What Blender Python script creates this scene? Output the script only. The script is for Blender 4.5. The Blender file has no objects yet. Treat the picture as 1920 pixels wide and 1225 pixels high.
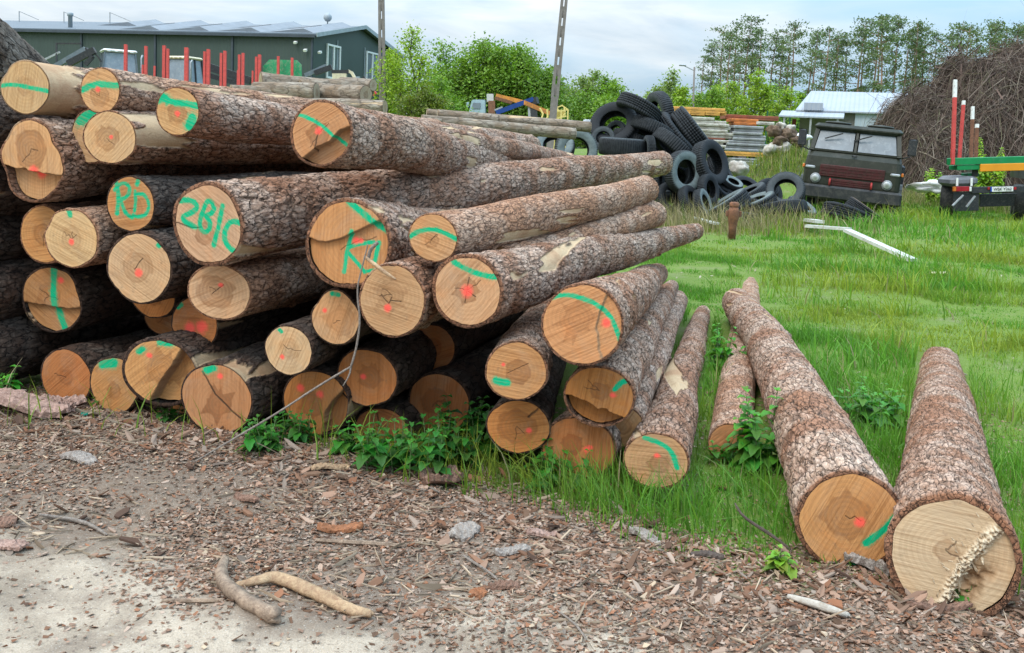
import bpy, math, random
import numpy as np
from mathutils import Vector, Matrix, Euler

random.seed(11)
RNG = np.random.default_rng(11)
scene = bpy.context.scene
COL = scene.collection
R = math.radians

# ------------------------------------------------------------------ camera
F = 1900.0                    # focal length in pixels of a 1920 wide frame
CX, CY = 960.0, 505.0         # principal point (the frame is cropped at the top)
CAM_H, PITCH, ROLL = 1.55, 6.9, 2.7
cam_data = bpy.data.cameras.new('camera')
cam = bpy.data.objects.new('camera', cam_data)
COL.objects.link(cam)
cam.location = (0, 0, CAM_H)
cam.matrix_world = (Matrix.Translation((0, 0, CAM_H)) @ Matrix.Rotation(R(90 - PITCH), 4, 'X')
                    @ Matrix.Rotation(R(ROLL), 4, 'Z'))
cam_data.sensor_width = 36.0
cam_data.lens = F / 1920 * 36
cam_data.shift_y = -(612.5 - CY) / 1920
cam_data.clip_start = 0.05
cam_data.clip_end = 3000
scene.camera = cam
CM = cam.matrix_world.to_3x3()
CO = Vector((0, 0, CAM_H))


def ray(px, py):
    return CM @ Vector(((px - CX) / F, (CY - py) / F, -1.0))


def P(px, py, d):
    return CO + ray(px, py) * d


def G(px, py, z=0.0):
    r = ray(px, py)
    return CO + r * ((z - CAM_H) / r.z)


def PY(px, py, Y):
    r = ray(px, py)
    return CO + r * (Y / r.y)


# ------------------------------------------------------------------ noise
def h01(ix, iy, seed=0):
    ix = np.asarray(ix).astype(np.int64)
    iy = np.asarray(iy).astype(np.int64)
    h = (ix * 374761393 + iy * 668265263 + int(seed) * 974634777) & 0xffffffff
    h = ((h ^ (h >> 13)) * 1274126177) & 0xffffffff
    h = ((h ^ (h >> 15)) * 2246822519) & 0xffffffff
    return ((h ^ (h >> 16)) & 0xffffff) / float(0xffffff)


def vnoise(x, y, seed=0, per=None):
    ix, iy = np.floor(x), np.floor(y)
    fx, fy = x - ix, y - iy
    fx, fy = fx * fx * (3 - 2 * fx), fy * fy * (3 - 2 * fy)
    jx = ix + 1
    if per:
        ix, jx = ix % per, jx % per
    return ((h01(ix, iy, seed) * (1 - fx) + h01(jx, iy, seed) * fx) * (1 - fy)
            + (h01(ix, iy + 1, seed) * (1 - fx) + h01(jx, iy + 1, seed) * fx) * fy)


def fbm(x, y, seed=0, o=4):
    s, a, t = 0, 0.5, 0
    for k in range(o):
        s = s + a * vnoise(x * 2 ** k, y * 2 ** k, seed + k * 17)
        t += a
        a *= 0.5
    return s / t


def worley(u, v, per, seed=0):
    iu, iv = np.floor(u), np.floor(v)
    f1 = np.full(u.shape, 9.0)
    f2 = np.full(u.shape, 9.0)
    cid = np.zeros(u.shape)
    for di in (-1, 0, 1):
        for dj in (-1, 0, 1):
            a, b = iu + di, iv + dj
            aw = a % per
            d = np.hypot(a + h01(aw, b, seed) - u, b + h01(aw, b, seed + 5) - v)
            r = h01(aw, b, seed + 9)
            near = d < f1
            f2 = np.where(near, f1, np.minimum(f2, d))
            cid = np.where(near, r, cid)
            f1 = np.where(near, d, f1)
    return f1, f2, cid


def sstep(a, b, x):
    t = np.clip((x - a) / (b - a), 0, 1)
    return t * t * (3 - 2 * t)


# ------------------------------------------------------------------ objects
def link(o, parent=None):
    COL.objects.link(o)
    if parent is not None:
        o.parent = parent
    return o


def tag(o, label=None, cat=None, group=None, kind=None):
    for k, v in (('label', label), ('category', cat), ('group', group), ('kind', kind)):
        if v:
            o[k] = v
    return o


def empty(name, loc=(0, 0, 0), rz=0.0, label=None, cat=None, group=None, mat=None):
    o = bpy.data.objects.new(name, None)
    o.empty_display_size = 0.2
    if mat is not None:
        o.matrix_world = mat
    else:
        o.location = loc
        o.rotation_euler = (0, 0, rz)
    link(o)
    return tag(o, label, cat, group)


def raw_mesh(name, v, quads=None, tris=None, mats=(), smooth=True, mi=None, attrs=None):
    v = np.asarray(v, dtype=np.float32)
    q = np.zeros((0, 4), np.int32) if quads is None else np.asarray(quads, np.int32).reshape(-1, 4)
    t = np.zeros((0, 3), np.int32) if tris is None else np.asarray(tris, np.int32).reshape(-1, 3)
    me = bpy.data.meshes.new(name)
    me.vertices.add(len(v))
    me.vertices.foreach_set('co', v.ravel())
    me.loops.add(q.size + t.size)
    me.loops.foreach_set('vertex_index', np.concatenate([q.ravel(), t.ravel()]).astype(np.int32))
    n = len(q) + len(t)
    me.polygons.add(n)
    st = np.concatenate([np.arange(len(q)) * 4, q.size + np.arange(len(t)) * 3]).astype(np.int32)
    me.polygons.foreach_set('loop_start', st)
    me.polygons.foreach_set('loop_total', np.concatenate([np.full(len(q), 4), np.full(len(t), 3)]).astype(np.int32))
    me.polygons.foreach_set('use_smooth', np.full(n, bool(smooth)))
    for m in mats:
        me.materials.append(m)
    if mi is not None:
        me.polygons.foreach_set('material_index', np.asarray(mi, np.int32))
    for k, a in (attrs or {}).items():
        a = np.asarray(a, np.float32)
        if a.ndim == 2:
            at = me.attributes.new(k, 'FLOAT_COLOR', 'POINT')
            if a.shape[1] == 3:
                a = np.concatenate([a, np.ones((len(a), 1), np.float32)], 1)
            at.data.foreach_set('color', a.ravel())
        else:
            at = me.attributes.new(k, 'FLOAT', 'POINT')
            at.data.foreach_set('value', a)
    me.update(calc_edges=True)
    me.validate()
    return me


def mesh_obj(name, me, parent=None, mat=None, loc=None):
    o = bpy.data.objects.new(name, me)
    if mat is not None:
        o.matrix_world = mat
    if loc is not None:
        o.location = loc
    return link(o, parent)


class MB:
    """Collects shapes into one mesh."""

    def __init__(self):
        self.v, self.f, self.m, self.cur, self.T, self.sm = [], [], [], 0, Matrix.Identity(4), []
        self.smooth = False

    def add(self, vs, fs):
        b = len(self.v)
        self.v += [self.T @ Vector(p) for p in vs]
        for f in fs:
            self.f.append([b + i for i in f])
            self.m.append(self.cur)
            self.sm.append(self.smooth)
        return self

    def box(self, c, s, rz=0.0, rot=None, bev=0.0, taper=(1, 1)):
        x, y, z = s[0] / 2, s[1] / 2, s[2] / 2
        M = Matrix.Translation(c) @ (rot.to_matrix().to_4x4() if rot is not None else Matrix.Rotation(rz, 4, 'Z'))
        if bev <= 0:
            vs = [(-x, -y, -z), (x, -y, -z), (x, y, -z), (-x, y, -z)]
            vs += [(a * taper[0], b * taper[1], z) for a, b, _ in vs]
            fs = [(0, 3, 2, 1), (4, 5, 6, 7), (0, 1, 5, 4), (1, 2, 6, 5), (2, 3, 7, 6), (3, 0, 4, 7)]
        else:
            b = min(bev, x * .9, y * .9, z * .9)
            def ring(zz, ins, k):
                X, Y = (x - ins) * k[0], (y - ins) * k[1]
                return [(-X, -Y + b, zz), (-X + b, -Y, zz), (X - b, -Y, zz), (X, -Y + b, zz),
                        (X, Y - b, zz), (X - b, Y, zz), (-X + b, Y, zz), (-X, Y - b, zz)]
            vs = ring(-z, b, (1, 1)) + ring(-z + b, 0, (1, 1)) + ring(z - b, 0, taper) + ring(z, b, taper)
            fs = [tuple(range(7, -1, -1)), tuple(range(24, 32))]
            for k in range(3):
                for i in range(8):
                    j = (i + 1) % 8
                    fs.append((k * 8 + i, k * 8 + j, k * 8 + 8 + j, k * 8 + 8 + i))
        return self.add([M @ Vector(p) for p in vs], fs)

    def tube(self, pts, rad, n=8, caps=True, wob=0.0, ridge=0.0):
        rg_k = [1 + ridge * (random.random() - .5) * 2 for _ in range(n)]
        pts = [Vector(p) for p in pts]
        if not isinstance(rad, (list, tuple)):
            rad = [rad] * len(pts)
        vs, fs = [], []
        up = Vector((0, 0, 1))
        for i, p in enumerate(pts):
            d = (pts[min(i + 1, len(pts) - 1)] - pts[max(i - 1, 0)]).normalized()
            if abs(d.dot(up)) > .95:
                up = Vector((1, 0, 0))
            a = d.cross(up).normalized()
            b = a.cross(d).normalized()
            up = b
            for k in range(n):
                t = 2 * math.pi * k / n
                r = rad[i] * (1 + wob * (random.random() - .5)) * rg_k[k]
                vs.append(p + (a * math.cos(t) + b * math.sin(t)) * r)
        for i in range(len(pts) - 1):
            for k in range(n):
                j = (k + 1) % n
                fs.append((i * n + k, i * n + j, i * n + n + j, i * n + n + k))
        if caps:
            fs.append(tuple(range(n - 1, -1, -1)))
            fs.append(tuple(range((len(pts) - 1) * n, len(pts) * n)))
        sm, self.smooth = self.smooth, n > 6
        self.add(vs, fs)
        self.smooth = sm
        return self

    def bar(self, a, b, w, h, up=(0, 0, 1)):
        a, b = Vector(a), Vector(b)
        d = (b - a).normalized()
        u = Vector(up)
        if abs(d.dot(u)) > .98:
            u = Vector((0, 1, 0))
        s = d.cross(u).normalized()
        u = s.cross(d).normalized()
        vs = [p + s * (w / 2 * i) + u * (h / 2 * j) for p in (a, b) for i, j in ((-1, -1), (1, -1), (1, 1), (-1, 1))]
        return self.add(vs, [(3, 2, 1, 0), (4, 5, 6, 7), (0, 1, 5, 4), (1, 2, 6, 5), (2, 3, 7, 6), (3, 0, 4, 7)])

    def prism(self, poly, vec, cap=True):
        """poly: list of 3-d points, extruded along vec"""
        n = len(poly)
        vec = Vector(vec)
        vs = [Vector(p) for p in poly] + [Vector(p) + vec for p in poly]
        fs = [(i, (i + 1) % n, n + (i + 1) % n, n + i) for i in range(n)]
        fs += [tuple(range(n - 1, -1, -1)), tuple(range(n, 2 * n))]
        return self.add(vs, fs)

    def lathe(self, prof, n=32, axis='Z', closed=False, c=(0, 0, 0)):
        """prof: (radius, height) pairs"""
        vs, fs = [], []
        c = Vector(c)
        for r, h in prof:
            for k in range(n):
                t = 2 * math.pi * k / n
                p = (r * math.cos(t), r * math.sin(t), h)
                if axis == 'X':
                    p = (p[2], p[0], p[1])
                elif axis == 'Y':
                    p = (p[1], p[2], p[0])
                vs.append(c + Vector(p))
        m = len(prof)
        for i in range(m if closed else m - 1):
            i2 = (i + 1) % m
            for k in range(n):
                j = (k + 1) % n
                fs.append((i * n + k, i * n + j, i2 * n + j, i2 * n + k))
        if not closed:
            fs.append(tuple(range(n - 1, -1, -1)))
            fs.append(tuple(range((m - 1) * n, m * n)))
        sm, self.smooth = self.smooth, True
        self.add(vs, fs)
        self.smooth = sm
        return self

    def build(self, name, mats, parent=None, loc=None, rz=0.0, mat=None):
        me = bpy.data.meshes.new(name)
        me.from_pydata([tuple(p) for p in self.v], [], self.f)
        for m in (mats if isinstance(mats, (list, tuple)) else [mats]):
            me.materials.append(m)
        me.polygons.foreach_set('material_index', self.m)
        me.polygons.foreach_set('use_smooth', self.sm)
        me.update()
        o = bpy.data.objects.new(name, me)
        if mat is not None:
            o.matrix_world = mat
        elif loc is not None:
            o.location = loc
            o.rotation_euler = (0, 0, rz)
        return link(o, parent)


def copy_tree(o, parent=None):
    c = o.copy()
    COL.objects.link(c)
    if parent is not None:
        c.parent = parent
    for ch in list(o.children):
        copy_tree(ch, c)
    return c


# ------------------------------------------------------------------ materials
class NT:
    def __init__(self, name):
        self.mat = bpy.data.materials.new(name)
        self.mat.use_nodes = True
        self.t = self.mat.node_tree
        self.bsdf = self.t.nodes['Principled BSDF']

    def n(self, typ, **kw):
        nd = self.t.nodes.new(typ)
        for k, v in kw.items():
            if k.startswith('i_'):
                key = k[2:]
                key = int(key) if key.isdigit() else key.replace('_', ' ')
                self.set(nd, key, v)
            else:
                setattr(nd, k, v)
        return nd

    def set(self, nd, key, v):
        s = nd.inputs[key]
        if hasattr(v, 'is_output') or isinstance(v, bpy.types.NodeSocket):
            self.t.links.new(v, s)
        else:
            s.default_value = v

    def mix(self, f, a, b, mode='MIX'):
        nd = self.t.nodes.new('ShaderNodeMix')
        nd.data_type = 'RGBA'
        nd.blend_type = mode
        nd.clamp_factor = True
        for k, v in ((0, f), (6, a), (7, b)):
            if isinstance(v, tuple) and len(v) == 3:
                v = v + (1,)
            self.set(nd, k, v)
        return nd.outputs[2]

    def math(self, op, a, b=0.0, c=None, clamp=False):
        nd = self.t.nodes.new('ShaderNodeMath')
        nd.operation = op
        nd.use_clamp = clamp
        self.set(nd, 0, a)
        self.set(nd, 1, b)
        if c is not None:
            self.set(nd, 2, c)
        return nd.outputs[0]

    def ramp(self, fac, stops):
        nd = self.t.nodes.new('ShaderNodeValToRGB')
        el = nd.color_ramp.elements
        while len(el) < len(stops):
            el.new(0.5)
        for e, (p, c) in zip(el, stops):
            e.position = p
            e.color = (c, c, c, 1) if not isinstance(c, tuple) else c + (1,)
        self.set(nd, 0, fac)
        return nd.outputs[0]

    def noise(self, vec, scale, detail=4, rough=0.55, dist=0.0):
        nd = self.t.nodes.new('ShaderNodeTexNoise')
        if vec is not None:
            self.set(nd, 'Vector', vec)
        nd.inputs['Scale'].default_value = scale
        nd.inputs['Detail'].default_value = detail
        nd.inputs['Roughness'].default_value = rough
        nd.inputs['Distortion'].default_value = dist
        return nd

    def vor(self, vec, scale, feature='F1', rnd=1.0):
        nd = self.t.nodes.new('ShaderNodeTexVoronoi')
        nd.feature = feature
        self.set(nd, 'Vector', vec)
        nd.inputs['Scale'].default_value = scale
        nd.inputs['Randomness'].default_value = rnd
        return nd

    def vmath(self, op, a, b):
        nd = self.t.nodes.new('ShaderNodeVectorMath')
        nd.operation = op
        self.set(nd, 0, a)
        if op == 'SCALE':
            self.set(nd, 'Scale', b)
        else:
            self.set(nd, 1, b)
        return nd.outputs[0]

    def attr(self, name, out='Fac'):
        nd = self.t.nodes.new('ShaderNodeAttribute')
        nd.attribute_name = name
        return nd.outputs[out]

    def bump(self, h, strength=0.5, dist=0.01):
        nd = self.t.nodes.new('ShaderNodeBump')
        nd.inputs['Strength'].default_value = strength
        nd.inputs['Distance'].default_value = dist
        self.set(nd, 'Height', h)
        self.set(self.bsdf, 'Normal', nd.outputs[0])

    def out(self, col=None, rough=None, **kw):
        if col is not None:
            if isinstance(col, tuple) and len(col) == 3:
                col = col + (1,)
            self.set(self.bsdf, 'Base Color', col)
        if rough is not None:
            self.set(self.bsdf, 'Roughness', rough)
        for k, v in kw.items():
            self.set(self.bsdf, k.replace('_', ' '), v)
        return self.mat


def simple(name, col, rough=0.6, var=0.25, scale=6.0, dirt=None, dirt_amt=0.35, metal=0.0, bump=0.0, bscale=None, spec=0.35):
    """painted or plain surface with uneven tone, a dirt layer and a little relief"""
    k = NT(name)
    oc = k.n('ShaderNodeTexCoord').outputs['Object']
    n1 = k.noise(oc, scale, 6, 0.6)
    lo = tuple(c * (1 - var) for c in col)
    hi = tuple(min(1, c * (1 + var)) for c in col)
    c = k.mix(k.ramp(n1.outputs[0], [(0.3, 0.0), (0.7, 1.0)]), lo, hi)
    if dirt:
        n2 = k.noise(oc, scale * 2.7, 8, 0.7, 0.6)
        c = k.mix(k.ramp(n2.outputs[0], [(0.62 - dirt_amt * .4, 0.0), (0.72, 1.0)]), c, dirt)
    if bump:
        n3 = k.noise(oc, bscale or scale * 6, 5, 0.6)
        k.bump(n3.outputs[0], bump, 0.02)
    k.set(k.bsdf, 'Specular IOR Level', spec)
    return k.out(c, rough, Metallic=metal)
# ------------------------------------------------------------------ sky and sun
SUN_EL, SUN_AZ = 52.0, 215.0          # the light comes from behind the camera's left shoulder
w = bpy.data.worlds.new('World')
scene.world = w
w.use_nodes = True
wt = w.node_tree
bg = wt.nodes['Background']


class WN(NT):
    def __init__(self, t):
        self.t = t


k = WN(wt)
sky = wt.nodes.new('ShaderNodeTexSky')
sky.sky_type = 'NISHITA'
sky.sun_disc = False
sky.sun_elevation = R(SUN_EL)
sky.sun_rotation = R(SUN_AZ)
sky.air_density = 1.2
sky.dust_density = 1.5
gen = k.n('ShaderNodeTexCoord').outputs['Generated']
sep = k.n('ShaderNodeSeparateXYZ', i_0=gen)
z = sep.outputs[2]
mp = k.n('ShaderNodeMapping', i_Vector=gen)
mp.inputs['Scale'].default_value = (1.5, 1.5, 6.5)
mp.inputs['Location'].default_value = (0.74, 0.35, 0.22)
warp = k.noise(mp.outputs[0], 1.6, 3, 0.5)
wv = k.vmath('ADD', mp.outputs[0], k.vmath('SCALE', warp.outputs['Color'], 0.55))
n1 = k.noise(wv, 1.35, 7, 0.52)
n2 = k.noise(wv, 3.4, 6, 0.55)
mask = k.ramp(k.math('MULTIPLY_ADD', sep.outputs[0], -0.30, n1.outputs[0]), [(0.36, 0.0), (0.54, 1.0)])
shade = k.ramp(n2.outputs[0], [(0.35, 0.0), (0.65, 1.0)])
up = k.math('MULTIPLY_ADD', k.math('MAXIMUM', z, 0.0), 4.6, 0.95)       # an overcast sky is brightest overhead
cloud = k.mix(shade, (4.1, 4.95, 5.7), (6.4, 6.9, 7.2))
blue = k.mix(0.85, sky.outputs[0], (3.1, 4.8, 6.4))
colr = k.mix(mask, blue, cloud)
colr = k.vmath('SCALE', colr, up)
wt.links.new(colr, bg.inputs['Color'])
bg.inputs['Strength'].default_value = 0.1
sd = bpy.data.lights.new('sun', 'SUN')
sd.energy = 1.5
sd.angle = R(22)
sd.color = (1.0, 0.93, 0.84)
sun = bpy.data.objects.new('sun', sd)
link(sun)
_a, _e = R(SUN_AZ), R(SUN_EL)
sdir = Vector((math.sin(_a) * math.cos(_e), math.cos(_a) * math.cos(_e), math.sin(_e)))
sun.rotation_euler = sdir.to_track_quat('Z', 'Y').to_euler()
sun.location = sdir * 60
scene.view_settings.view_transform = 'Standard'
scene.view_settings.look = 'None'
scene.view_settings.exposure = 0.1
scene.view_settings.gamma = 1.0
scene.render.engine = 'CYCLES'
scene.cycles.max_bounces = 6
scene.cycles.diffuse_bounces = 3
scene.cycles.transparent_max_bounces = 6

# ------------------------------------------------------------------ ground
# edge of the bare strip in front of the pile (image points laid on the ground)
EDGE = np.array([tuple(G(px, py))[:2] for px, py in
                 [(-900, 745), (0, 758), (180, 768), (330, 806), (470, 852), (700, 893), (860, 922), (960, 955), (1080, 1005),
                  (1220, 1045), (1400, 1090), (1520, 1110), (1680, 1135), (1800, 1150), (1920, 1165), (2500, 1215)]])


def edge_side(x, y):
    """signed distance in Y from the edge: > 0 is the grass side"""
    o = np.argsort(EDGE[:, 0])
    return y - np.interp(x, EDGE[o, 0], EDGE[o, 1])


PALE = np.array([tuple(G(px, py))[:2] for px, py in
                 [(-400, 955), (0, 985), (120, 1010), (300, 1050), (420, 1100), (560, 1140), (760, 1150), (960, 1165), (1150, 1205), (1500, 1330), (2200, 1500)]])


def pale_side(x, y):
    o = np.argsort(PALE[:, 0])
    return y - np.interp(x, PALE[o, 0], PALE[o, 1])


def hill(x, y):
    """broad rise of the meadow on the right, a bank by the truck, higher yard behind the pile"""
    x, y = np.asarray(x, float), np.asarray(y, float)
    bank = 1.5 * np.exp(-((x - 9.0) / 1.5) ** 2 - ((y - 34.0) / 1.6) ** 2)
    return 0.28 * sstep(12, 26, y) * sstep(2, 8, x) + bank + 1.5 * sstep(30, 50, y) * sstep(15, 5, x)


def ground_z(x, y):
    x = np.asarray(x, float)
    y = np.asarray(y, float)
    near = np.clip(1.3 - y / 14, 0.15, 1)
    b = (fbm(x * 1.3 + 40, y * 1.3 + 40, 3, 3) - .5) * 0.09 + (fbm(x * 6 + 9, y * 6 + 9, 8, 3) - .5) * 0.03 * near
    es = edge_side(x, y)
    litter = 0.035 * sstep(-1.3, -0.25, es) * sstep(0.7, 0.0, es)        # bark litter is heaped against the pile
    return b + litter + hill(x, y)


def gz(x, y):
    return float(ground_z(np.array([x]), np.array([y]))[0])


def axis_steps(a, fine_lo, fine_hi, step, b, grow=1.12):
    xs = list(np.arange(fine_lo, fine_hi, step))
    s = step
    x = fine_hi
    while x < b:
        xs.append(x)
        s *= grow
        x += s
    xs.append(b)
    s, x, pre = step, fine_lo, []
    while x > a:
        s *= grow
        x -= s
        pre.append(max(x, a))
    return np.array(pre[::-1] + xs)


gx = axis_steps(-160, -2.6, 3.2, 0.028, 200)
gy = axis_steps(-12, 2.4, 5.6, 0.028, 420)
GX, GY = np.meshgrid(gx, gy)
GZ = ground_z(GX, GY)
nx, ny = len(gx), len(gy)
idx = np.arange(nx * ny).reshape(ny, nx)
quads = np.stack([idx[:-1, :-1], idx[:-1, 1:], idx[1:, 1:], idx[1:, :-1]], -1).reshape(-1, 4)
es = edge_side(GX, GY)
jit = (fbm(GX * 2.2, GY * 2.2, 21, 4) - .5)
a_grass = sstep(-0.05, 0.35, es + jit * 0.8)
a_pale = sstep(0.28, -0.25, pale_side(GX, GY) + jit * 1.1)

k = NT('soil')
oc = k.n('ShaderNodeTexCoord').outputs['Object']
nA = k.noise(oc, 1.6, 8, 0.62, 0.3)
nB = k.noise(oc, 9.0, 8, 0.66)
nC = k.noise(oc, 55.0, 6, 0.7)
nD = k.noise(oc, 190.0, 4, 0.7)
vs = k.vor(oc, 70.0)
dirt = k.mix(nB.outputs[0], (0.095, 0.062, 0.044), (0.25, 0.18, 0.13))
dirt = k.mix(k.ramp(nC.outputs[0], [(0.42, 0.0), (0.62, 1.0)]), dirt, (0.20, 0.155, 0.12))
pal = k.mix(nB.outputs[0], (0.31, 0.24, 0.175), (0.55, 0.455, 0.355))
pal = k.mix(k.ramp(nA.outputs[0], [(0.44, 0.0), (0.58, 0.8)]), pal, (0.22, 0.17, 0.125))
pal = k.mix(k.ramp(k.noise(oc, 4.5, 6, 0.7, 0.6).outputs[0], [(0.5, 0.0), (0.66, 0.7)]), pal, (0.22, 0.17, 0.13))
pal = k.mix(k.ramp(nC.outputs[0], [(0.54, 0.0), (0.64, 0.75)]), pal, (0.19, 0.145, 0.11))
c = k.mix(k.math('ADD', k.attr('pale'), k.math('MULTIPLY_ADD', nC.outputs[0], 0.9, -0.45), clamp=True), dirt, pal)
sod = k.mix(nB.outputs[0], (0.075, 0.135, 0.022), (0.16, 0.215, 0.04))
sod = k.mix(k.ramp(nA.outputs[0], [(0.55, 0.0), (0.72, 0.6)]), sod, (0.22, 0.19, 0.12))
c = k.mix(k.attr('grassy'), c, sod)
c = k.mix(k.ramp(vs.outputs['Distance'], [(0.10, 0.55), (0.2, 0.0)]), c, (0.5, 0.46, 0.41))
c = k.mix(0.55, c, k.ramp(nD.outputs[0], [(0.3, 0.35), (0.7, 1.0)]), 'MULTIPLY')
c = k.mix(1.0, c, (1.3, 1.3, 1.3), 'MULTIPLY')
hgt = k.math('ADD', k.math('MULTIPLY', nC.outputs[0], 0.8), k.math('MULTIPLY', nD.outputs[0], 0.4))
k.bump(hgt, 0.75, 0.012)
SOIL = k.out(c, 0.95)
k.bsdf.inputs['Specular IOR Level'].default_value = 0.15
me = raw_mesh('ground', np.stack([GX.ravel(), GY.ravel(), GZ.ravel()], 1), quads, mats=[SOIL],
              attrs={'grassy': a_grass.ravel(), 'pale': a_pale.ravel()})
ground = mesh_obj('ground', me)
tag(ground, kind='structure')
# ------------------------------------------------------------------ log materials
def bark_material(name, g_lo, g_hi, red, crack, scale=31.0, bleach=(0.80, 0.62, 0.505)):
    k = NT(name)
    oc = k.n('ShaderNodeTexCoord').outputs['Object']
    rnd = k.n('ShaderNodeObjectInfo').outputs['Random']
    v = k.vmath('ADD', oc, k.vmath('SCALE', (7.3, 3.1, 5.7), k.math('MULTIPLY', rnd, 9.0)))
    mp = k.n('ShaderNodeMapping', i_Vector=v)
    mp.inputs['Scale'].default_value = (0.33, 1.0, 1.0)
    wn = k.noise(mp.outputs[0], 14, 6, 0.68)
    q = k.vmath('ADD', mp.outputs[0], k.vmath('SCALE', wn.outputs['Color'], 0.062))
    e1 = k.vor(q, scale, 'DISTANCE_TO_EDGE').outputs['Distance']
    c1 = k.vor(q, scale, 'F1').outputs['Color']
    e2 = k.vor(q, scale * 2.6, 'DISTANCE_TO_EDGE').outputs['Distance']
    c2 = k.vor(q, scale * 2.6, 'F1').outputs['Color']
    scv = k.math('MULTIPLY_ADD', k.math('FRACT', k.math('MULTIPLY', rnd, 7.31)), scale * .45, scale * .98)
    for nd in k.t.nodes:
        if nd.type == 'TEX_VORONOI' and abs(nd.inputs['Scale'].default_value - scale) < 1e-3:
            k.set(nd, 'Scale', scv)
    s1 = k.n('ShaderNodeSeparateColor', i_Color=c1)
    s2 = k.n('ShaderNodeSeparateColor', i_Color=c2)
    big = k.noise(v, 3.2, 5, 0.6)
    fine = k.noise(v, 85, 5, 0.7)
    brk = k.noise(v, 21, 4, 0.6)
    open_ = k.ramp(brk.outputs[0], [(0.50, 0.0), (0.66, 1.0)])
    gap1 = k.math('MAXIMUM', k.ramp(e1, [(0.008, 0.0), (0.062, 1.0)]), k.math('MULTIPLY', open_, 0.65))
    gap2 = k.ramp(e2, [(0.01, 0.0), (0.09, 1.0)])
    c = k.mix(s1.outputs[0], g_lo, g_hi)
    c = k.mix(k.ramp(s2.outputs[0], [(0.4, 0.0), (0.95, 0.25)]), c, bleach)
    c = k.mix(k.ramp(k.noise(v, 6.5, 5, 0.65).outputs[0], [(0.47, 0.0), (0.62, 0.55)]), c, bleach)
    c = k.mix(k.ramp(big.outputs[0], [(0.44, 0.0), (0.6, 0.85)]), c, red)
    c = k.mix(k.ramp(s2.outputs[1], [(0.72, 0.0), (0.92, 0.3)]), c, red)
    c = k.mix(k.math('MULTIPLY', rnd, 0.30), c, red)
    c = k.mix(k.attr('crust'), c, red)
    c = k.mix(0.38, c, k.ramp(fine.outputs[0], [(0.3, 0.4), (0.65, 1.0)]), 'MULTIPLY')
    c = k.mix(k.math('SUBTRACT', 1.0, k.math('MULTIPLY_ADD', gap2, 0.2, 0.8)), c, crack)
    c = k.mix(k.math('SUBTRACT', 1.0, gap1), c, crack)
    c = k.mix(k.math('MULTIPLY', k.math('SUBTRACT', 1.0, k.attr('plate')), 0.5), c, crack)
    # places where the bark is knocked off
    wood = k.mix(fine.outputs[0], (0.42, 0.27, 0.15), (0.66, 0.49, 0.31))
    wood = k.mix(k.ramp(big.outputs[0], [(0.5, 0.0), (0.62, 0.5)]), wood, (0.36, 0.17, 0.085))
    bare = k.attr('bare')
    c = k.mix(bare, c, wood)
    h = k.math('ADD', k.math('MULTIPLY', gap1, 0.8), k.math('ADD', k.math('MULTIPLY', s2.outputs[0], 0.75), k.math('MULTIPLY', gap2, 0.35)))
    h = k.math('ADD', h, k.math('MULTIPLY', fine.outputs[0], 0.3))
    h = k.math('MULTIPLY', h, k.math('MULTIPLY_ADD', bare, -0.85, 1.0))
    k.bump(h, 0.8, 0.009)
    k.set(k.bsdf, 'Specular IOR Level', 0.2)
    return k.out(c, 0.92)


BARK = bark_material('pine_bark', (0.44, 0.275, 0.185), (0.68, 0.48, 0.36), (0.38, 0.17, 0.09), (0.036, 0.021, 0.014))
BARK_THIN = bark_material('thin_pine_bark', (0.55, 0.32, 0.205), (0.75, 0.52, 0.385), (0.52, 0.25, 0.135), (0.06, 0.03, 0.02), 40.0, (0.80, 0.60, 0.46))
BARK_GREY = bark_material('grey_bark', (0.24, 0.20, 0.16), (0.48, 0.42, 0.35), (0.14, 0.10, 0.075), (0.025, 0.019, 0.015), 17.0, (0.40, 0.35, 0.29))
BARK_DARK = bark_material('dark_bark', (0.07, 0.055, 0.045), (0.17, 0.135, 0.11), (0.11, 0.06, 0.04), (0.018, 0.012, 0.01), 20.0, (0.22, 0.18, 0.15))


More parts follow.
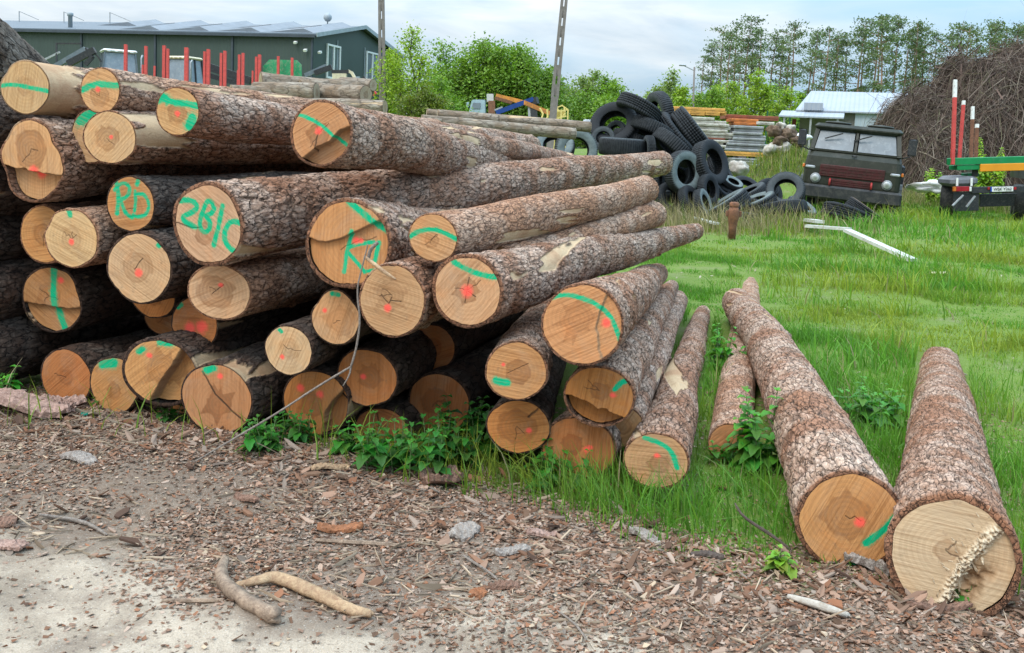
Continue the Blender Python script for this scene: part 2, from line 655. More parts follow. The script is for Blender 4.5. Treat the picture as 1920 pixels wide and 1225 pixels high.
def cut_material():
    k = NT('cut_wood')
    oc = k.n('ShaderNodeTexCoord').outputs['Object']
    info = k.n('ShaderNodeObjectInfo')
    rnd, tone = info.outputs['Random'], info.outputs['Color']
    off = k.vmath('SCALE', (3.3, 5.1, 1.7), k.math('MULTIPLY', rnd, 11.0))
    v = k.vmath('ADD', oc, off)
    heart = k.attr('heart')
    n1 = k.noise(v, 9, 6, 0.6)
    n2 = k.noise(v, 60, 5, 0.7)
    # growth rings follow the distance from the pith
    ringpos = k.math('ADD', k.math('MULTIPLY', k.attr('pith'), 330.0), k.math('MULTIPLY', n1.outputs[0], 5.0))
    rings = k.math('MULTIPLY_ADD', k.math('SINE', ringpos), 0.5, 0.5)
    rings2 = k.math('MULTIPLY_ADD', k.math('SINE', k.math('MULTIPLY', ringpos, 2.3)), 0.5, 0.5)
    # saw marks run straight across, at an angle of their own
    rot = k.n('ShaderNodeVectorRotate', i_Vector=oc, i_Angle=k.math('MULTIPLY_ADD', rnd, 2.2, -0.6))
    rot.rotation_type = 'X_AXIS'
    mp = k.n('ShaderNodeMapping', i_Vector=k.vmath('ADD', rot.outputs[0], off))
    mp.inputs['Scale'].default_value = (1.0, 3.0, 120.0)
    saw = k.noise(mp.outputs[0], 1.0, 4, 0.65)
    mp2 = k.n('ShaderNodeMapping', i_Vector=k.vmath('ADD', rot.outputs[0], off))
    mp2.inputs['Scale'].default_value = (1.0, 4.0, 20.0)
    saw2 = k.noise(mp2.outputs[0], 1.0, 3, 0.6)
    c = k.mix(1.0, tone, k.mix(n1.outputs[0], (0.82, 0.80, 0.76), (1.12, 1.1, 1.06)), 'MULTIPLY')
    c = k.mix(k.ramp(saw.outputs[0], [(0.45, 0.0), (0.62, 0.42)]), c, k.mix(1.0, tone, (0.62, 0.52, 0.42), 'MULTIPLY'))
    c = k.mix(k.ramp(saw2.outputs[0], [(0.5, 0.0), (0.68, 0.16)]), c, k.mix(1.0, tone, (1.25, 1.25, 1.22), 'MULTIPLY'))
    hcol = k.mix(1.0, tone, k.mix(n2.outputs[0], (0.40, 0.31, 0.25), (0.74, 0.62, 0.52)), 'MULTIPLY')
    c = k.mix(k.math('MULTIPLY', heart, 0.92), c, hcol)
    rimd = k.attr('rim')
    c = k.mix(k.math('MULTIPLY', rimd, 0.35), c, k.mix(1.0, tone, (1.15, 1.12, 1.05), 'MULTIPLY'))
    c = k.mix(k.math('MULTIPLY', rings, k.math('MULTIPLY_ADD', heart, 0.22, 0.16)), c, (0.20, 0.10, 0.045))
    c = k.mix(k.math('MULTIPLY', rings2, 0.08), c, (0.16, 0.08, 0.04))
    wz = k.noise(v, 4.2, 5, 0.65, 0.8)
    c = k.mix(k.ramp(wz.outputs[0], [(0.5, 0.0), (0.7, 0.26)]), c, (0.36, 0.285, 0.205))
    wz2 = k.noise(k.vmath('ADD', v, (4.4, 1.3, 2.2)), 5.5, 5, 0.65, 0.8)
    c = k.mix(k.ramp(wz2.outputs[0], [(0.5, 0.0), (0.7, 0.4)]), c, k.mix(1.0, tone, (1.05, .78, .55), 'MULTIPLY'))
    mp3 = k.n('ShaderNodeMapping', i_Vector=k.vmath('ADD', rot.outputs[0], off))
    mp3.inputs['Scale'].default_value = (1.0, 3.0, 95.0)
    groove = k.noise(mp3.outputs[0], 1.0, 2, 0.5)
    c = k.mix(k.ramp(groove.outputs[0], [(0.55, 0.0), (0.66, 0.42)]), c, k.mix(1.0, tone, (0.5, 0.4, 0.3), 'MULTIPLY'))
    st = k.noise(v, 24, 7, 0.72)
    c = k.mix(k.ramp(st.outputs[0], [(0.58, 0.0), (0.74, 0.6)]), c, (0.17, 0.11, 0.07))
    c = k.mix(k.attr('torn'), c, k.mix(n2.outputs[0], (0.16, 0.085, 0.045), (0.46, 0.29, 0.16)))
    c = k.mix(k.attr('fray'), c, k.mix(n2.outputs[0], (0.42, 0.31, 0.19), (0.76, 0.64, 0.48)))
    c = k.mix(k.math('MULTIPLY', k.attr('crack'), 0.85), c, (0.05, 0.028, 0.016))
    sp = k.noise(v, 150, 3, 0.7)
    spr = k.math('MULTIPLY_ADD', sp.outputs[0], 1.1, -0.55)
    gfac = k.ramp(k.math('ADD', k.attr('green'), k.math('MULTIPLY', spr, k.math('MULTIPLY_ADD', k.attr('green'), -0.8, 0.9))), [(0.15, 0.0), (0.45, 1.0)])
    rfac = k.ramp(k.math('ADD', k.attr('red'), k.math('MULTIPLY', spr, k.math('MULTIPLY_ADD', k.attr('red'), -0.5, 0.95))), [(0.2, 0.0), (0.8, 0.92)])
    gsoak = k.ramp(k.math('ADD', groove.outputs[0], k.math('MULTIPLY', n2.outputs[0], .5)), [(0.7, 1.0), (1.05, 0.7)])
    c = k.mix(k.math('MULTIPLY', gfac, gsoak), c, k.mix(n1.outputs[0], (0.0, 0.31, 0.135), (0.002, 0.45, 0.215)))
    c = k.mix(rfac, c, (0.93, 0.105, 0.075))
    h = k.math('ADD', k.math('MULTIPLY', saw.outputs[0], 0.6), k.math('ADD', k.math('MULTIPLY', n2.outputs[0], 0.4), k.math('MULTIPLY', k.attr('crack'), -1.2)))
    h = k.math('ADD', h, k.math('MULTIPLY', groove.outputs[0], 0.9))
    k.bump(h, 0.55, 0.006)
    k.set(k.bsdf, 'Specular IOR Level', 0.22)
    return k.out(c, 0.8)


CUT = cut_material()
SPLINT = simple('torn_fibres', (0.68, 0.55, 0.38), 0.85, 0.3, 40, (0.3, 0.16, 0.08), 0.4, bump=0.4)

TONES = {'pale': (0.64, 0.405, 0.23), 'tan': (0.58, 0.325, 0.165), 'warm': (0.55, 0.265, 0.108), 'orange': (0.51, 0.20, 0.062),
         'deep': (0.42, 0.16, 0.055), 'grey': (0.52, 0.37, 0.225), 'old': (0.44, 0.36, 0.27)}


def poly_dist(u, v, pts):
    d = np.full(u.shape, 9.0)
    for (ax, ay), (bx, by) in zip(pts[:-1], pts[1:]):
        dx, dy = bx - ax, by - ay
        t = np.clip(((u - ax) * dx + (v - ay) * dy) / (dx * dx + dy * dy + 1e-9), 0, 1)
        d = np.minimum(d, np.hypot(u - ax - t * dx, v - ay - t * dy))
    return d


def poly_side(u, v, pts):
    d = np.full(u.shape, 9.0)
    s = np.zeros(u.shape)
    n = len(pts) - 1
    for i, ((ax, ay), (bx, by)) in enumerate(zip(pts[:-1], pts[1:])):
        dx, dy = bx - ax, by - ay
        t = ((u - ax) * dx + (v - ay) * dy) / (dx * dx + dy * dy + 1e-9)
        t = np.clip(t, -99 if i == 0 else 0, 99 if i == n - 1 else 1)
        e = np.hypot(u - ax - t * dx, v - ay - t * dy)
        cr = dx * (v - ay) - dy * (u - ax)
        s = np.where(e < d, np.sign(cr) * e, s)
        d = np.minimum(d, e)
    return s


def smooth_pts(pts, it=2):
    for _ in range(it):
        q = [pts[0]]
        for a, b in zip(pts[:-1], pts[1:]):
            q += [(a[0] * .75 + b[0] * .25, a[1] * .75 + b[1] * .25), (a[0] * .25 + b[0] * .75, a[1] * .25 + b[1] * .75)]
        pts = q + [pts[-1]]
    return pts


LOGN = [0]


def make_log(label, c0, c1, rh, rv, r1, tone='tan', marks=(), heart=(0, 0, .42, .12), step=None, lobes=None, q=1, bark=None,
             bare0=0.0, bend=(0, 0), cut_tilt=(0, 0), group=None, name='pine_log', plates=1.0, bare_all=0.0, seed=None,
             cracks=3, rim=0.055, cat='log', barkt=None, swell=0.0):
    LOGN[0] += 1
    sd = seed if seed is not None else LOGN[0] * 13 + 5
    rg = np.random.default_rng(sd)
    c0, c1 = Vector(c0), Vector(c1)
    L = (c1 - c0).length
    X = (c1 - c0).normalized()
    Z = (Vector((0, 0, 1)) - X * X.z).normalized()
    Y = Z.cross(X)
    M = Matrix(((X.x, Y.x, Z.x, c0.x), (X.y, Y.y, Z.y, c0.y), (X.z, Y.z, Z.z, c0.z), (0, 0, 0, 1)))
    nt = {2: 176, 1: 112, 0: 48}[q]
    st, gr, mx = {2: (.007, 1.0095, .024), 1: (.009, 1.016, .035), 0: (.04, 1.06, .25)}[q]
    xs = [0.0]
    s = st
    while xs[-1] < L:
        xs.append(xs[-1] + s)
        s = min(s * gr, mx)
    xs[-1] = L
    xs = np.array(xs)
    th = np.arange(nt) * 2 * math.pi / nt

    # outline of the butt, seen from the camera: u to the right, v up
    def outline(t):
        c, s_ = np.cos(t), np.sin(t)
        r = 1.0 / np.sqrt((c / rh) ** 2 + (s_ / rv) ** 2)
        w = 0
        for m_ in (2, 3, 4, 5, 7):
            w = w + rg2[m_] * np.cos(m_ * t + rg2[m_ + 10]) / m_ ** .6
        r = r * (1 + w)
        if lobes:
            for a, wd, amt in lobes:
                dd = (t - a + math.pi) % (2 * math.pi) - math.pi
                r = r * (1 + amt * np.exp(-(dd / wd) ** 2))
        return r

    rg2 = np.concatenate([rg.normal(0, .013, 10), rg.uniform(0, 6.3, 12)])
    Rb = outline(th)
    rm = (rh + rv) / 2
    TH, XS = np.meshgrid(th, xs)
    f = XS / L
    blend = sstep(0.0, 0.9, XS)
    base = (Rb[None, :] * (1 - blend) + rm * blend)
    prof = 1 - (1 - r1 / rm) * f + swell * np.exp(-XS / .3)
    rad = base * prof
    rad = rad * (1 + (fbm(np.cos(TH) * 1.5 + 7 + XS * 2.2, np.sin(TH) * 1.5 + sd, sd, 3) - .5) * .07 * blend)
    cell = 0.040
    per = max(6, int(round(2 * math.pi * rm / cell)))
    uu = TH / (2 * math.pi) * per
    vv = XS / (cell * 2.5)
    uw = uu + (vnoise(uu * 1.5, vv * 1.5, sd, int(per * 1.5) or None) - .5) * .8
    vw = vv + (vnoise(uu * 1.3 + 3, vv * 1.3, sd + 3) - .5) * .9
    f1, f2, cid = worley(uw, vw, per, sd)
    plate = sstep(0.02, 0.24, f2 - f1)
    # knocked-off bark
    pn = fbm(np.cos(TH) * 1.2 + XS * 1.1 + sd * .37, np.sin(TH) * 1.2 + XS * .55, sd + 31, 4)
    bare = sstep(.735 - .18 * bare_all, .75 - .18 * bare_all, pn)
    if bare0:
        e0 = bare0 * (0.75 + .9 * (fbm(np.cos(TH) * 2 + 4, np.sin(TH) * 2 + XS * 3, sd + 8, 3) - .5) * 2)
        bare = np.maximum(bare, 1 - sstep(e0 - .015, e0 + .015, XS))
    thin = 1 - .55 * f
    amp = 0.0078 * plates * thin * min(1, rm / .16)
    dsp = amp * (plate * (.45 + .75 * cid) - .35) + amp * .5 * (fbm(uu * 2, vv * 2.4, sd + 2, 2) - .5)
    dsp = np.where(bare > .5, -amp * .75, dsp)
    dsp = dsp * sstep(-0.01, .03, XS)
    rad = rad + dsp
    for kn in range(int(rg.integers(4, 11))):
        kt, kx, kr = rg.uniform(0, 6.283), rg.uniform(.25, L), rg.uniform(.018, .042)
        dt = ((TH - kt + math.pi) % (2 * math.pi) - math.pi) * rm
        e_ = np.exp(-((dt / kr) ** 2 + ((XS - kx) / (kr * 1.3)) ** 2))
        rad = rad + e_ * rg.uniform(.006, .022)
        plate = plate * (1 - .8 * e_ ** 3)
    rad = rad * (1 + .035 * (vnoise(XS * 1.7 + sd, XS * 0 + .5, sd + 71) - .5) * blend)
    bx = bend[0] * 4 * f * (1 - f) + .03 * (vnoise(XS * .9 + sd * 1.7, XS * 0 + .3, sd + 51) - .5) * sstep(0, .6, XS)
    bz = bend[1] * 4 * f * (1 - f) + .04 * (vnoise(XS * .9 + sd * 2.3, XS * 0 + .7, sd + 53) - .5) * sstep(0, .6, XS)
    tilt = (cut_tilt[0] * -np.cos(TH) + cut_tilt[1] * np.sin(TH)) * base * np.exp(-XS / .25)
    Vv = np.stack([XS + tilt, -np.cos(TH) * rad + bx, np.sin(TH) * rad + bz], -1)
    nx_ = len(xs)
    wood_r = Rb * (1 - rim * (.55 + .9 * fbm(np.cos(th) * 4 + sd, np.sin(th) * 4 + 3, sd + 77, 3)))
    ring_in = np.stack([np.full(nt, .002) + (cut_tilt[0] * -np.cos(th) + cut_tilt[1] * np.sin(th)) * wood_r, -np.cos(th) * wood_r, np.sin(th) * wood_r], -1)
    rl = rad[-1]
    end_in = np.stack([np.full(nt, L + .012), -np.cos(th) * rl * .86 + bx[-1], np.sin(th) * rl * .86 + bz[-1]], -1)
    allv = np.concatenate([ring_in, Vv.reshape(-1, 3), end_in, [[L + .014, 0, 0]]])
    iv = np.arange((nx_ + 2) * nt).reshape(nx_ + 2, nt)
    ir = np.roll(iv, -1, 1)
    qd = np.stack([iv[:-1], iv[1:], ir[1:], ir[:-1]], -1).reshape(-1, 4)
    ctr = len(allv) - 1
    tr = np.stack([iv[-1], np.full(nt, ctr), ir[-1]], -1)
    one = np.ones(nt)
    pl = np.concatenate([one * .2, plate.ravel(), one, [1]])
    cr = np.concatenate([one, (np.exp(-XS / .02)).ravel() * .8, one * 0, [0]])
    ba = np.concatenate([one * 0, bare.ravel(), one, [1]])
    me = raw_mesh(name, allv, qd, tr, [bark or BARK], True, None, {'plate': pl, 'crust': cr, 'bare': ba})
    root = mesh_obj(name, me, None, M)
    tag(root, label, cat, group)

    # the sawn face, a part of its own
    nr, na = {2: (64, 200), 1: (44, 132), 0: (24, 72)}[q]
    ta = np.arange(na) * 2 * math.pi / na
    ro = np.interp(np.concatenate([ta, [2 * math.pi]]), np.concatenate([th, [2 * math.pi]]), np.concatenate([wood_r, wood_r[:1]]))[:na]
    rr = np.concatenate([[0.0], np.linspace(1 / nr, 1, nr)])
    fr = rr[1:, None] * np.ones((1, na))
    pu = (np.cos(ta)[None] * ro[None] * rr[1:, None])
    pv = (np.sin(ta)[None] * ro[None] * rr[1:, None])
    U = np.concatenate([[0.0], (pu / (rh * (1 - rim))).ravel()])
    V = np.concatenate([[0.0], (pv / (rv * (1 - rim))).ravel()])
    FR = np.concatenate([[0.0], fr.ravel()])
    pu = np.concatenate([[0.0], pu.ravel()])
    pv = np.concatenate([[0.0], pv.ravel()])
    hu, hv, hr, hs = heart
    du, dv = U - hu, V - hv
    ang = np.arctan2(dv, du)
    spk = np.zeros(U.shape) - .12
    for a_ in np.cumsum(rg.uniform(.35, 1.25, 9)):
        da = (ang - a_ + math.pi) % (2 * math.pi) - math.pi
        spk = np.maximum(spk, rg.uniform(.15, 1.5) * np.exp(-np.abs(da) / rg.uniform(.10, .22)))
    star = 1 + hs * spk + .22 * (fbm(np.cos(ang) * 2 + 5, np.sin(ang) * 2 + sd, sd, 3) - .5) * 2
    dh = np.hypot(du, dv)
    hrt = (1 - sstep(hr * .93, hr * 1.03, dh / np.maximum(star, .3))) * (.75 + .25 * sstep(hr * .5, hr, dh)) * rg.uniform(.3, 1.0)
    crk = np.zeros(U.shape)
    for ci in range(min(cracks, int(rg.integers(0, 4)))):
        a = rg.uniform(0, 6.28)
        ln = rg.uniform(.2, .55)
        p = [(hu, hv)]
        for s_ in range(1, 6):
            p.append((hu + math.cos(a) * ln * s_ / 5 + rg.normal(0, .02), hv + math.sin(a) * ln * s_ / 5 + rg.normal(0, .02)))
        crk = np.maximum(crk, .75 * (1 - sstep(.004, .02, poly_dist(U, V, p))))
    grn = np.zeros(U.shape)
    red = np.zeros(U.shape)
    for mk in marks:
        if mk[0] == 'g':
            pts = smooth_pts(mk[2])
            wob = 1 + .5 * (fbm(U * 4 + sd, V * 4, sd, 2) - .5)
            d = poly_dist(U, V, pts) / (mk[1] * .5 * wob)
            grn = np.maximum(grn, np.maximum(1 - sstep(.5, 1.3, d), .34 * (1 - sstep(.8, 2.4, d))))
        elif mk[0] == 'r':
            d = np.hypot(U - mk[2], V - mk[3]) * (1 + .5 * (fbm(U * 5, V * 5 + sd, sd + 4, 2) - .5))
            red = np.maximum(red, 1 - sstep(.0, 1.3, d / mk[1]))
        elif mk[0] == 'k':
            crk = np.maximum(crk, 1 - sstep(mk[1] * .4, mk[1], poly_dist(U + .05 * (fbm(U * 6, V * 6, sd, 2) - .5), V, mk[2])))
    depth = np.zeros(U.shape)
    torn = np.zeros(U.shape)
    fray = np.zeros(U.shape)
    if step:
        pts, dep = step[0], step[1]
        wv = .09 * (fbm(U * 5 + 2, V * 5 + sd, sd + 6, 3) - .5)
        sgn = poly_side(U + wv, V + wv, pts)
        rec = sstep(-.012, .03, sgn)
        depth = rec * dep * 1.5
        torn = 1 - sstep(0.0, .04, np.abs(sgn - .01))
        if len(step) > 2:
            jag = fbm(U * 26 + 3, V * 26, sd + 2, 3)
            band = 1 - sstep(.05, .16, np.abs(sgn + .05) * (1 + .8 * (fbm(U * 6, V * 6, sd + 9, 2) - .5)))
            fray = band * sstep(.32, .5, jag)
            depth = depth - band * (jag - .25) * .04
            pit = (1 - sstep(.08, .3, np.abs(sgn - .2))) * sstep(.1, -.3, V)
            torn = np.maximum(torn * (1 - fray), pit * .9)
            depth = depth + pit * (fbm(U * 9, V * 9, sd + 5, 3)) * .06
    depth = depth + .0025 * (fbm(U * 3, V * 3, sd, 3) - .5)
    til = cut_tilt[0] * -pu + cut_tilt[1] * pv
    fv = np.stack([depth - .001 + til, -pu, pv], -1)
    fv[:, 0] = np.where(FR > .985, np.minimum(fv[:, 0], .004 + til), fv[:, 0]) if not step else fv[:, 0]
    ii = 1 + np.arange(nr * na).reshape(nr, na)
    ij = np.roll(ii, -1, 1)
    qd = np.stack([ii[:-1], ii[1:], ij[1:], ij[:-1]], -1).reshape(-1, 4)
    tr = np.stack([np.zeros(na, int), ii[0], ij[0]], -1)
    pith = np.hypot(pu - hu * rh, pv - hv * rv)
    me = raw_mesh('cut_face', fv, qd, tr, [CUT], True, None,
                  {'heart': hrt, 'pith': pith, 'rim': sstep(.86, .97, FR), 'crack': crk, 'torn': torn, 'fray': fray, 'green': grn, 'red': red})
    fo = mesh_obj('cut_face', me, root)
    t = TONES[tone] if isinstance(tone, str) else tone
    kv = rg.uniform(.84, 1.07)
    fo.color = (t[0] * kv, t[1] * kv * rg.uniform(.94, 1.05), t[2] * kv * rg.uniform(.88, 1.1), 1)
    root['r0'] = rm
    return root


# ------------------------------------------------------------------ the pile
_pl, _pr = G(120, 765, .045), G(1232, 912, .045)
FN = Vector((-( _pr.y - _pl.y), _pr.x - _pl.x, 0)).normalized()      # away from the camera
HEAD = math.atan2(FN.x, FN.y)


def face_depth(px, py, off=0.0):
    r = ray(px, py)
    return FN.dot(_pl + FN * off - CO) / FN.dot(r)


GP = 'sawn pine logs stacked in the pile'


def pile_log(label, cx, cy, rx, ry, off=0.0, far=None, L=5.0, head=None, slope=0.0, r1=None, **kw):
    d = face_depth(cx, cy, off)
    c0 = P(cx, cy, d)
    if far:
        fx, fy, ratio, rpx = far
        c1 = P(fx, fy, d * ratio)
        r1 = rpx * d * ratio / F
    else:
        h = R(head) if head is not None else HEAD
        c1 = c0 + Vector((math.sin(h), math.cos(h), slope)).normalized() * L
    rv = ry * d / F
    ax = (c1 - c0).normalized()
    vd = ray(cx, cy).normalized()
    axh = Vector((ax.x, ax.y)).normalized()
    vdh = Vector((vd.x, vd.y)).normalized()
    ca = max(.5, axh.dot(vdh))
    rh = min(max(rx * d / F / ca, rv * .78), rv * 1.3)
    if r1 is None:
        r1 = (rh + rv) / 2 * .74
    kw.setdefault('group', GP)
    return make_log(label, c0, c1, rh, rv, r1, **kw)


STAR = (-.08, .08, .36, .55)
pile_log('thick pale log at the top left with one straight green line across its face', 47, 164, 42, 51, 0.0, q=1, tone='pale', bare0=.42, heart=(.05, .05, .34, .2), slope=-.01,
         marks=[('g', .13, [(-1, .03), (-.5, .1), (0, .03), (.5, -.05), (1, -.12)])], lobes=[(2.6, .25, -.08)], cracks=0, bare_all=.4)
pile_log('second log in the top row, broad green band above its brown heart', 188, 170, 35, 43, -.02, q=1, tone='tan', heart=(-.03, -.25, .5, .05), slope=-.01, bare_all=.45,
         marks=[('g', .24, [(-1, -.02), (-.4, .25), (.1, .3), (.5, .25), (1, .27)]), ('r', .2, -.12, .05)], bark=BARK_THIN)
pile_log('top row log with a green band and a green blot low on its face', 333, 209, 39, 46, -.05, q=2, tone='tan', L=7.0, heart=(0, -.1, .45, .3), slope=-.012, r1=.13,
         marks=[('g', .24, [(-1, .42), (-.55, .5), (-.25, .38), (.1, .37), (1, .27)]), ('g', .3, [(-.9, .75), (-.5, .45)]), ('g', .42, [(.72, -.3), (.62, -.62)]), ('r', .18, 0, -.1)])
pile_log('top row log end split by a dark step, green line slanting down across it', 602, 250, 55, 62, -.1, far=(1010, 314, 2.25, 25), q=2, tone='warm', heart=(-.1, -.05, .36, .3), swell=.03,
         step=([(1.1, .32), (.62, .12), (.3, -.25), (-.1, -.42), (-.75, -.95)], .035), cut_tilt=(.0, .08),
         marks=[('g', .1, [(-.9, .57), (-.5, .48), (-.1, .3), (.2, .12), (.6, -.2), (1, -.45)]), ('r', .18, -.08, .08), ('k', .03, [(-.12, -.1), (-.2, -.6)])])
pile_log('bark covered log lying behind the split top log, only its back visible', 690, 232, 26, 26, .8, far=(1066, 302, 1.95, 17), q=1, tone='tan', plates=1.1)
pile_log('pale round log end with a soft red dot, overlapping a green tinged end', 206, 258, 47, 50, -.05, q=2, tone='pale', heart=(-.12, -.05, .46, .2), L=6.0, bare_all=.2,
         marks=[('r', .12, .05, .02)], cracks=4)
pile_log('pale log end half hidden behind the red dotted round end, green tint at its top', 172, 256, 36, 51, .12, q=0, tone='pale', marks=[('g', .5, [(-.6, .65), (.2, .85)])], L=4)
pile_log('clover shaped log end at far left, its lower half broken back below a step', 58, 302, 54, 78, -.05, q=2, tone='tan', heart=(.02, .3, .5, .06), plates=1.2,
         step=([(-1.2, -.12), (-.4, -.2), (.2, -.28), (1.2, -.36)][::-1], .04), lobes=[(.62, .3, -.12), (3.55, .35, -.16), (2.45, .3, -.08), (-.25, .25, .06)],
         marks=[('r', .22, .1, -.28)], cracks=2)
pile_log('log end lettered in green with an R and a D', 245, 383, 43, 53, .0, q=2, tone='warm', heart=(.1, -.15, .4, .2), bark=BARK_DARK,
         marks=[('g', .16, [(-.62, .78), (-.5, .3), (-.58, -.38)]), ('g', .13, [(-.68, .5), (-.35, .82), (-.02, .66), (-.08, .3), (-.5, .1)]), ('g', .13, [(-.42, .12), (-.25, -.35), (.08, -.5)]),
                ('g', .12, [(.2, .5), (.22, .1), (.17, -.25)]), ('g', .13, [(.2, .4), (.6, .42), (.82, .05), (.7, -.35), (.3, -.48), (.12, -.4)]), ('g', .16, [(.28, .75), (.32, .9)])])
pile_log('long thick log lettered 281C in green, reaching far back over the pile', 390, 421, 61, 76, -.22, far=(1238, 306, 2.5, 23), q=2, tone='pale', heart=(-.1, -.25, .3, .1), plates=1.35, swell=.05,
         marks=[('g', .125, [(-.95, .55), (-.5, .62), (-.28, .44), (-.5, .27), (-.83, .14), (-.7, 0), (-.4, -.09)]),
                ('g', .125, [(.2, .40), (.13, .62), (-.03, .6), (-.13, .36), (-.23, .14), (-.27, -.05), (-.13, -.24), (.05, -.14), (.09, .08), (-.1, .22), (.1, .28), (.22, .42)]),
                ('g', .125, [(.47, .52), (.33, -.03), (.17, -.52)]), ('g', .125, [(.97, .11), (.73, .16), (.53, -.08), (.5, -.36), (.63, -.55), (.87, -.68)]), ('k', .025, [(-1, -.02), (-.5, -.14), (-.2, -.1)])])
pile_log('pale log end with a spiky green blot on top and a red dot', 134, 447, 46, 57, -.05, q=1, tone='pale', heart=(.0, -.02, .42, .15), bark=BARK_THIN,
         marks=[('g', .16, [(-.08, .95), (-.04, .8)]), ('r', .16, .0, -.12)], lobes=[(2.7, .25, -.06)])
pile_log('darker log end tucked behind the spiky green blot log at the left', 82, 440, 40, 56, .12, q=0, tone='warm')
pile_log('broad pale log end with large brown heart below the lettered R D log', 261, 503, 58, 67, -.06, q=2, tone='pale', heart=(-.08, .02, .45, .3), bark=BARK_DARK,
         marks=[('r', .17, -.02, -.14), ('g', .14, [(.62, .72), (.7, .82)]), ('k', .02, [(-.15, -.05), (.12, .3)])], lobes=[(3.9, .3, -.05)])
pile_log('round ringed log end under the 281C log, one red dot near its heart', 411, 548, 58, 53, -.06, q=2, tone='pale', heart=(-.1, .02, .62, .08), bark=BARK_THIN,
         marks=[('r', .12, .05, .28), ('k', .02, [(-.25, -.1), (.15, .3)])])
pile_log('dark log end at far left crossed by a vertical bright green stroke', 98, 562, 53, 63, .22, q=1, tone='warm', heart=(-.1, .1, .4, .2), bark=BARK_DARK,
         step=([(-1.2, -.2), (-.2, -.18), (.5, -.25), (1.2, -.1)][::-1], .02), lobes=[(.3, .4, -.12)],
         marks=[('g', .19, [(.08, 1), (.05, .5), (.03, .05), (.1, -.35), (.3, -.9)]), ('r', .14, .3, .65)])
pile_log('small orange log end sprayed with a large red blotch', 365, 607, 42, 51, .15, q=1, tone='orange', heart=(0, 0, .3, .2), bark=BARK_DARK,
         marks=[('r', .36, -.2, -.2), ('r', .36, .3, -.1), ('g', .16, [(-.75, .6), (-.6, .7)])])
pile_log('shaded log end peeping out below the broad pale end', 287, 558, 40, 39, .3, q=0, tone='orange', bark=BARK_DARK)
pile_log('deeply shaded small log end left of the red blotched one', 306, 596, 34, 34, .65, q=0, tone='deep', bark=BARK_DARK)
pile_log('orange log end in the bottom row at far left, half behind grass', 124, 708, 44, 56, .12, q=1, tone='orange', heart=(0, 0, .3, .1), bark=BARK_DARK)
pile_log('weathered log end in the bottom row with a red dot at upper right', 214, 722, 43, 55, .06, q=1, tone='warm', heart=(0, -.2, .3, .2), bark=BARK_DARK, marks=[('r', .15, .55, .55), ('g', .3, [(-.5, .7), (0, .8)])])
pile_log('bottom row log end broken in two, its right half set back in shade', 300, 698, 66, 63, -.08, q=2, tone='warm', heart=(.1, .1, .45, .6), bark=BARK_DARK, swell=.04,
         step=([(.72, 1.1), (.35, .3), (.05, -.2), (-.35, -1.1)], .05), marks=[('r', .12, -.3, .5), ('g', .17, [(-.6, .6), (-.5, .68)]), ('g', .2, [(0, .95), (.3, .98)])])
pile_log('large bottom row log end with a long diagonal crack through its heart', 406, 748, 66, 69, -.1, q=2, tone='warm', heart=(.05, -.15, .34, .7), bark=BARK_DARK,
         marks=[('g', .18, [(-.28, .82), (-.12, .88)]), ('r', .13, .1, .68), ('k', .035, [(-.4, .75), (0, .1), (.4, -.25), (.95, -.7)])], lobes=[(2.1, .4, -.06)])
pile_log('log end showing low behind the diagonally cracked bottom log', 362, 778, 44, 36, .25, q=0, tone='orange', bark=BARK_DARK)
pile_log('small pale ringed log end with a round heart, alone left of the middle', 541, 657, 44, 48, -.1, q=1, tone='pale', heart=(.0, .05, .45, .05), bark=BARK_DARK,
         marks=[('g', .14, [(-.4, .82), (-.32, .75)]), ('r', .15, -.28, -.3)])
pile_log('oval tan log end with a green dab at its top edge, beside the forked twig', 629, 595, 47, 53, -.04, q=1, tone='tan', heart=(.2, -.1, .5, .6), bark=BARK_DARK, lobes=[(2.5, .4, -.14), (.8, .4, -.08)],
         marks=[('g', .15, [(-.15, .88), (.1, .86)]), ('r', .14, -.45, .22)])
pile_log('biggest log end, cracked across and lettered K N in green', 652, 457, 79, 84, -.12, q=2, tone='warm', heart=(.2, .05, .25, .2), plates=1.5, far=(905, 432, 1.6, 32), rim=.075,
         step=([(-1.1, .12), (-.8, .03), (-.58, -.02), (-.2, .12), (.23, .33), (.65, .55), (1, .75)][::-1], .018), cut_tilt=(0, .03),
         marks=[('g', .14, [(.0, 1.0), (.31, .78), (.65, .52), (.95, .38)]), ('g', .09, [(.08, .3), (-.04, -.06), (-.1, -.7)]), ('g', .08, [(-.03, -.1), (.23, 0), (.6, .07)]),
                ('g', .08, [(0, -.25), (.19, -.43), (.42, -.66)]), ('g', .09, [(.74, .06), (.69, -.21), (.65, -.45)]), ('g', .07, [(.42, -.66), (.65, -.6)]), ('r', .14, .17, .08), ('r', .1, .28, .08)])
pile_log('pale log end with a star shaped heart and red dot, centre of the pile', 735, 564, 62, 70, -.2, q=2, tone='tan', heart=(.0, .15, .38, .8), plates=1.2, L=4.5,
         marks=[('r', .17, -.12, -.22), ('k', .02, [(.0, .1), (-.1, -.1), (-.35, .15)]), ('k', .02, [(-.05, 0), (.3, .0)])])
pile_log('slender log with one curved green line near the top of its face', 812, 446, 46, 46, -.1, far=(1207, 359, 1.68, 27), q=2, tone='tan', heart=(-.05, -.1, .3, .3), bark=BARK_THIN, plates=.8,
         marks=[('g', .18, [(-1, -.05), (-.6, .25), (-.1, .38), (.4, .3), (1, .02)]), ('k', .02, [(-.1, -.1), (.15, .15)])])
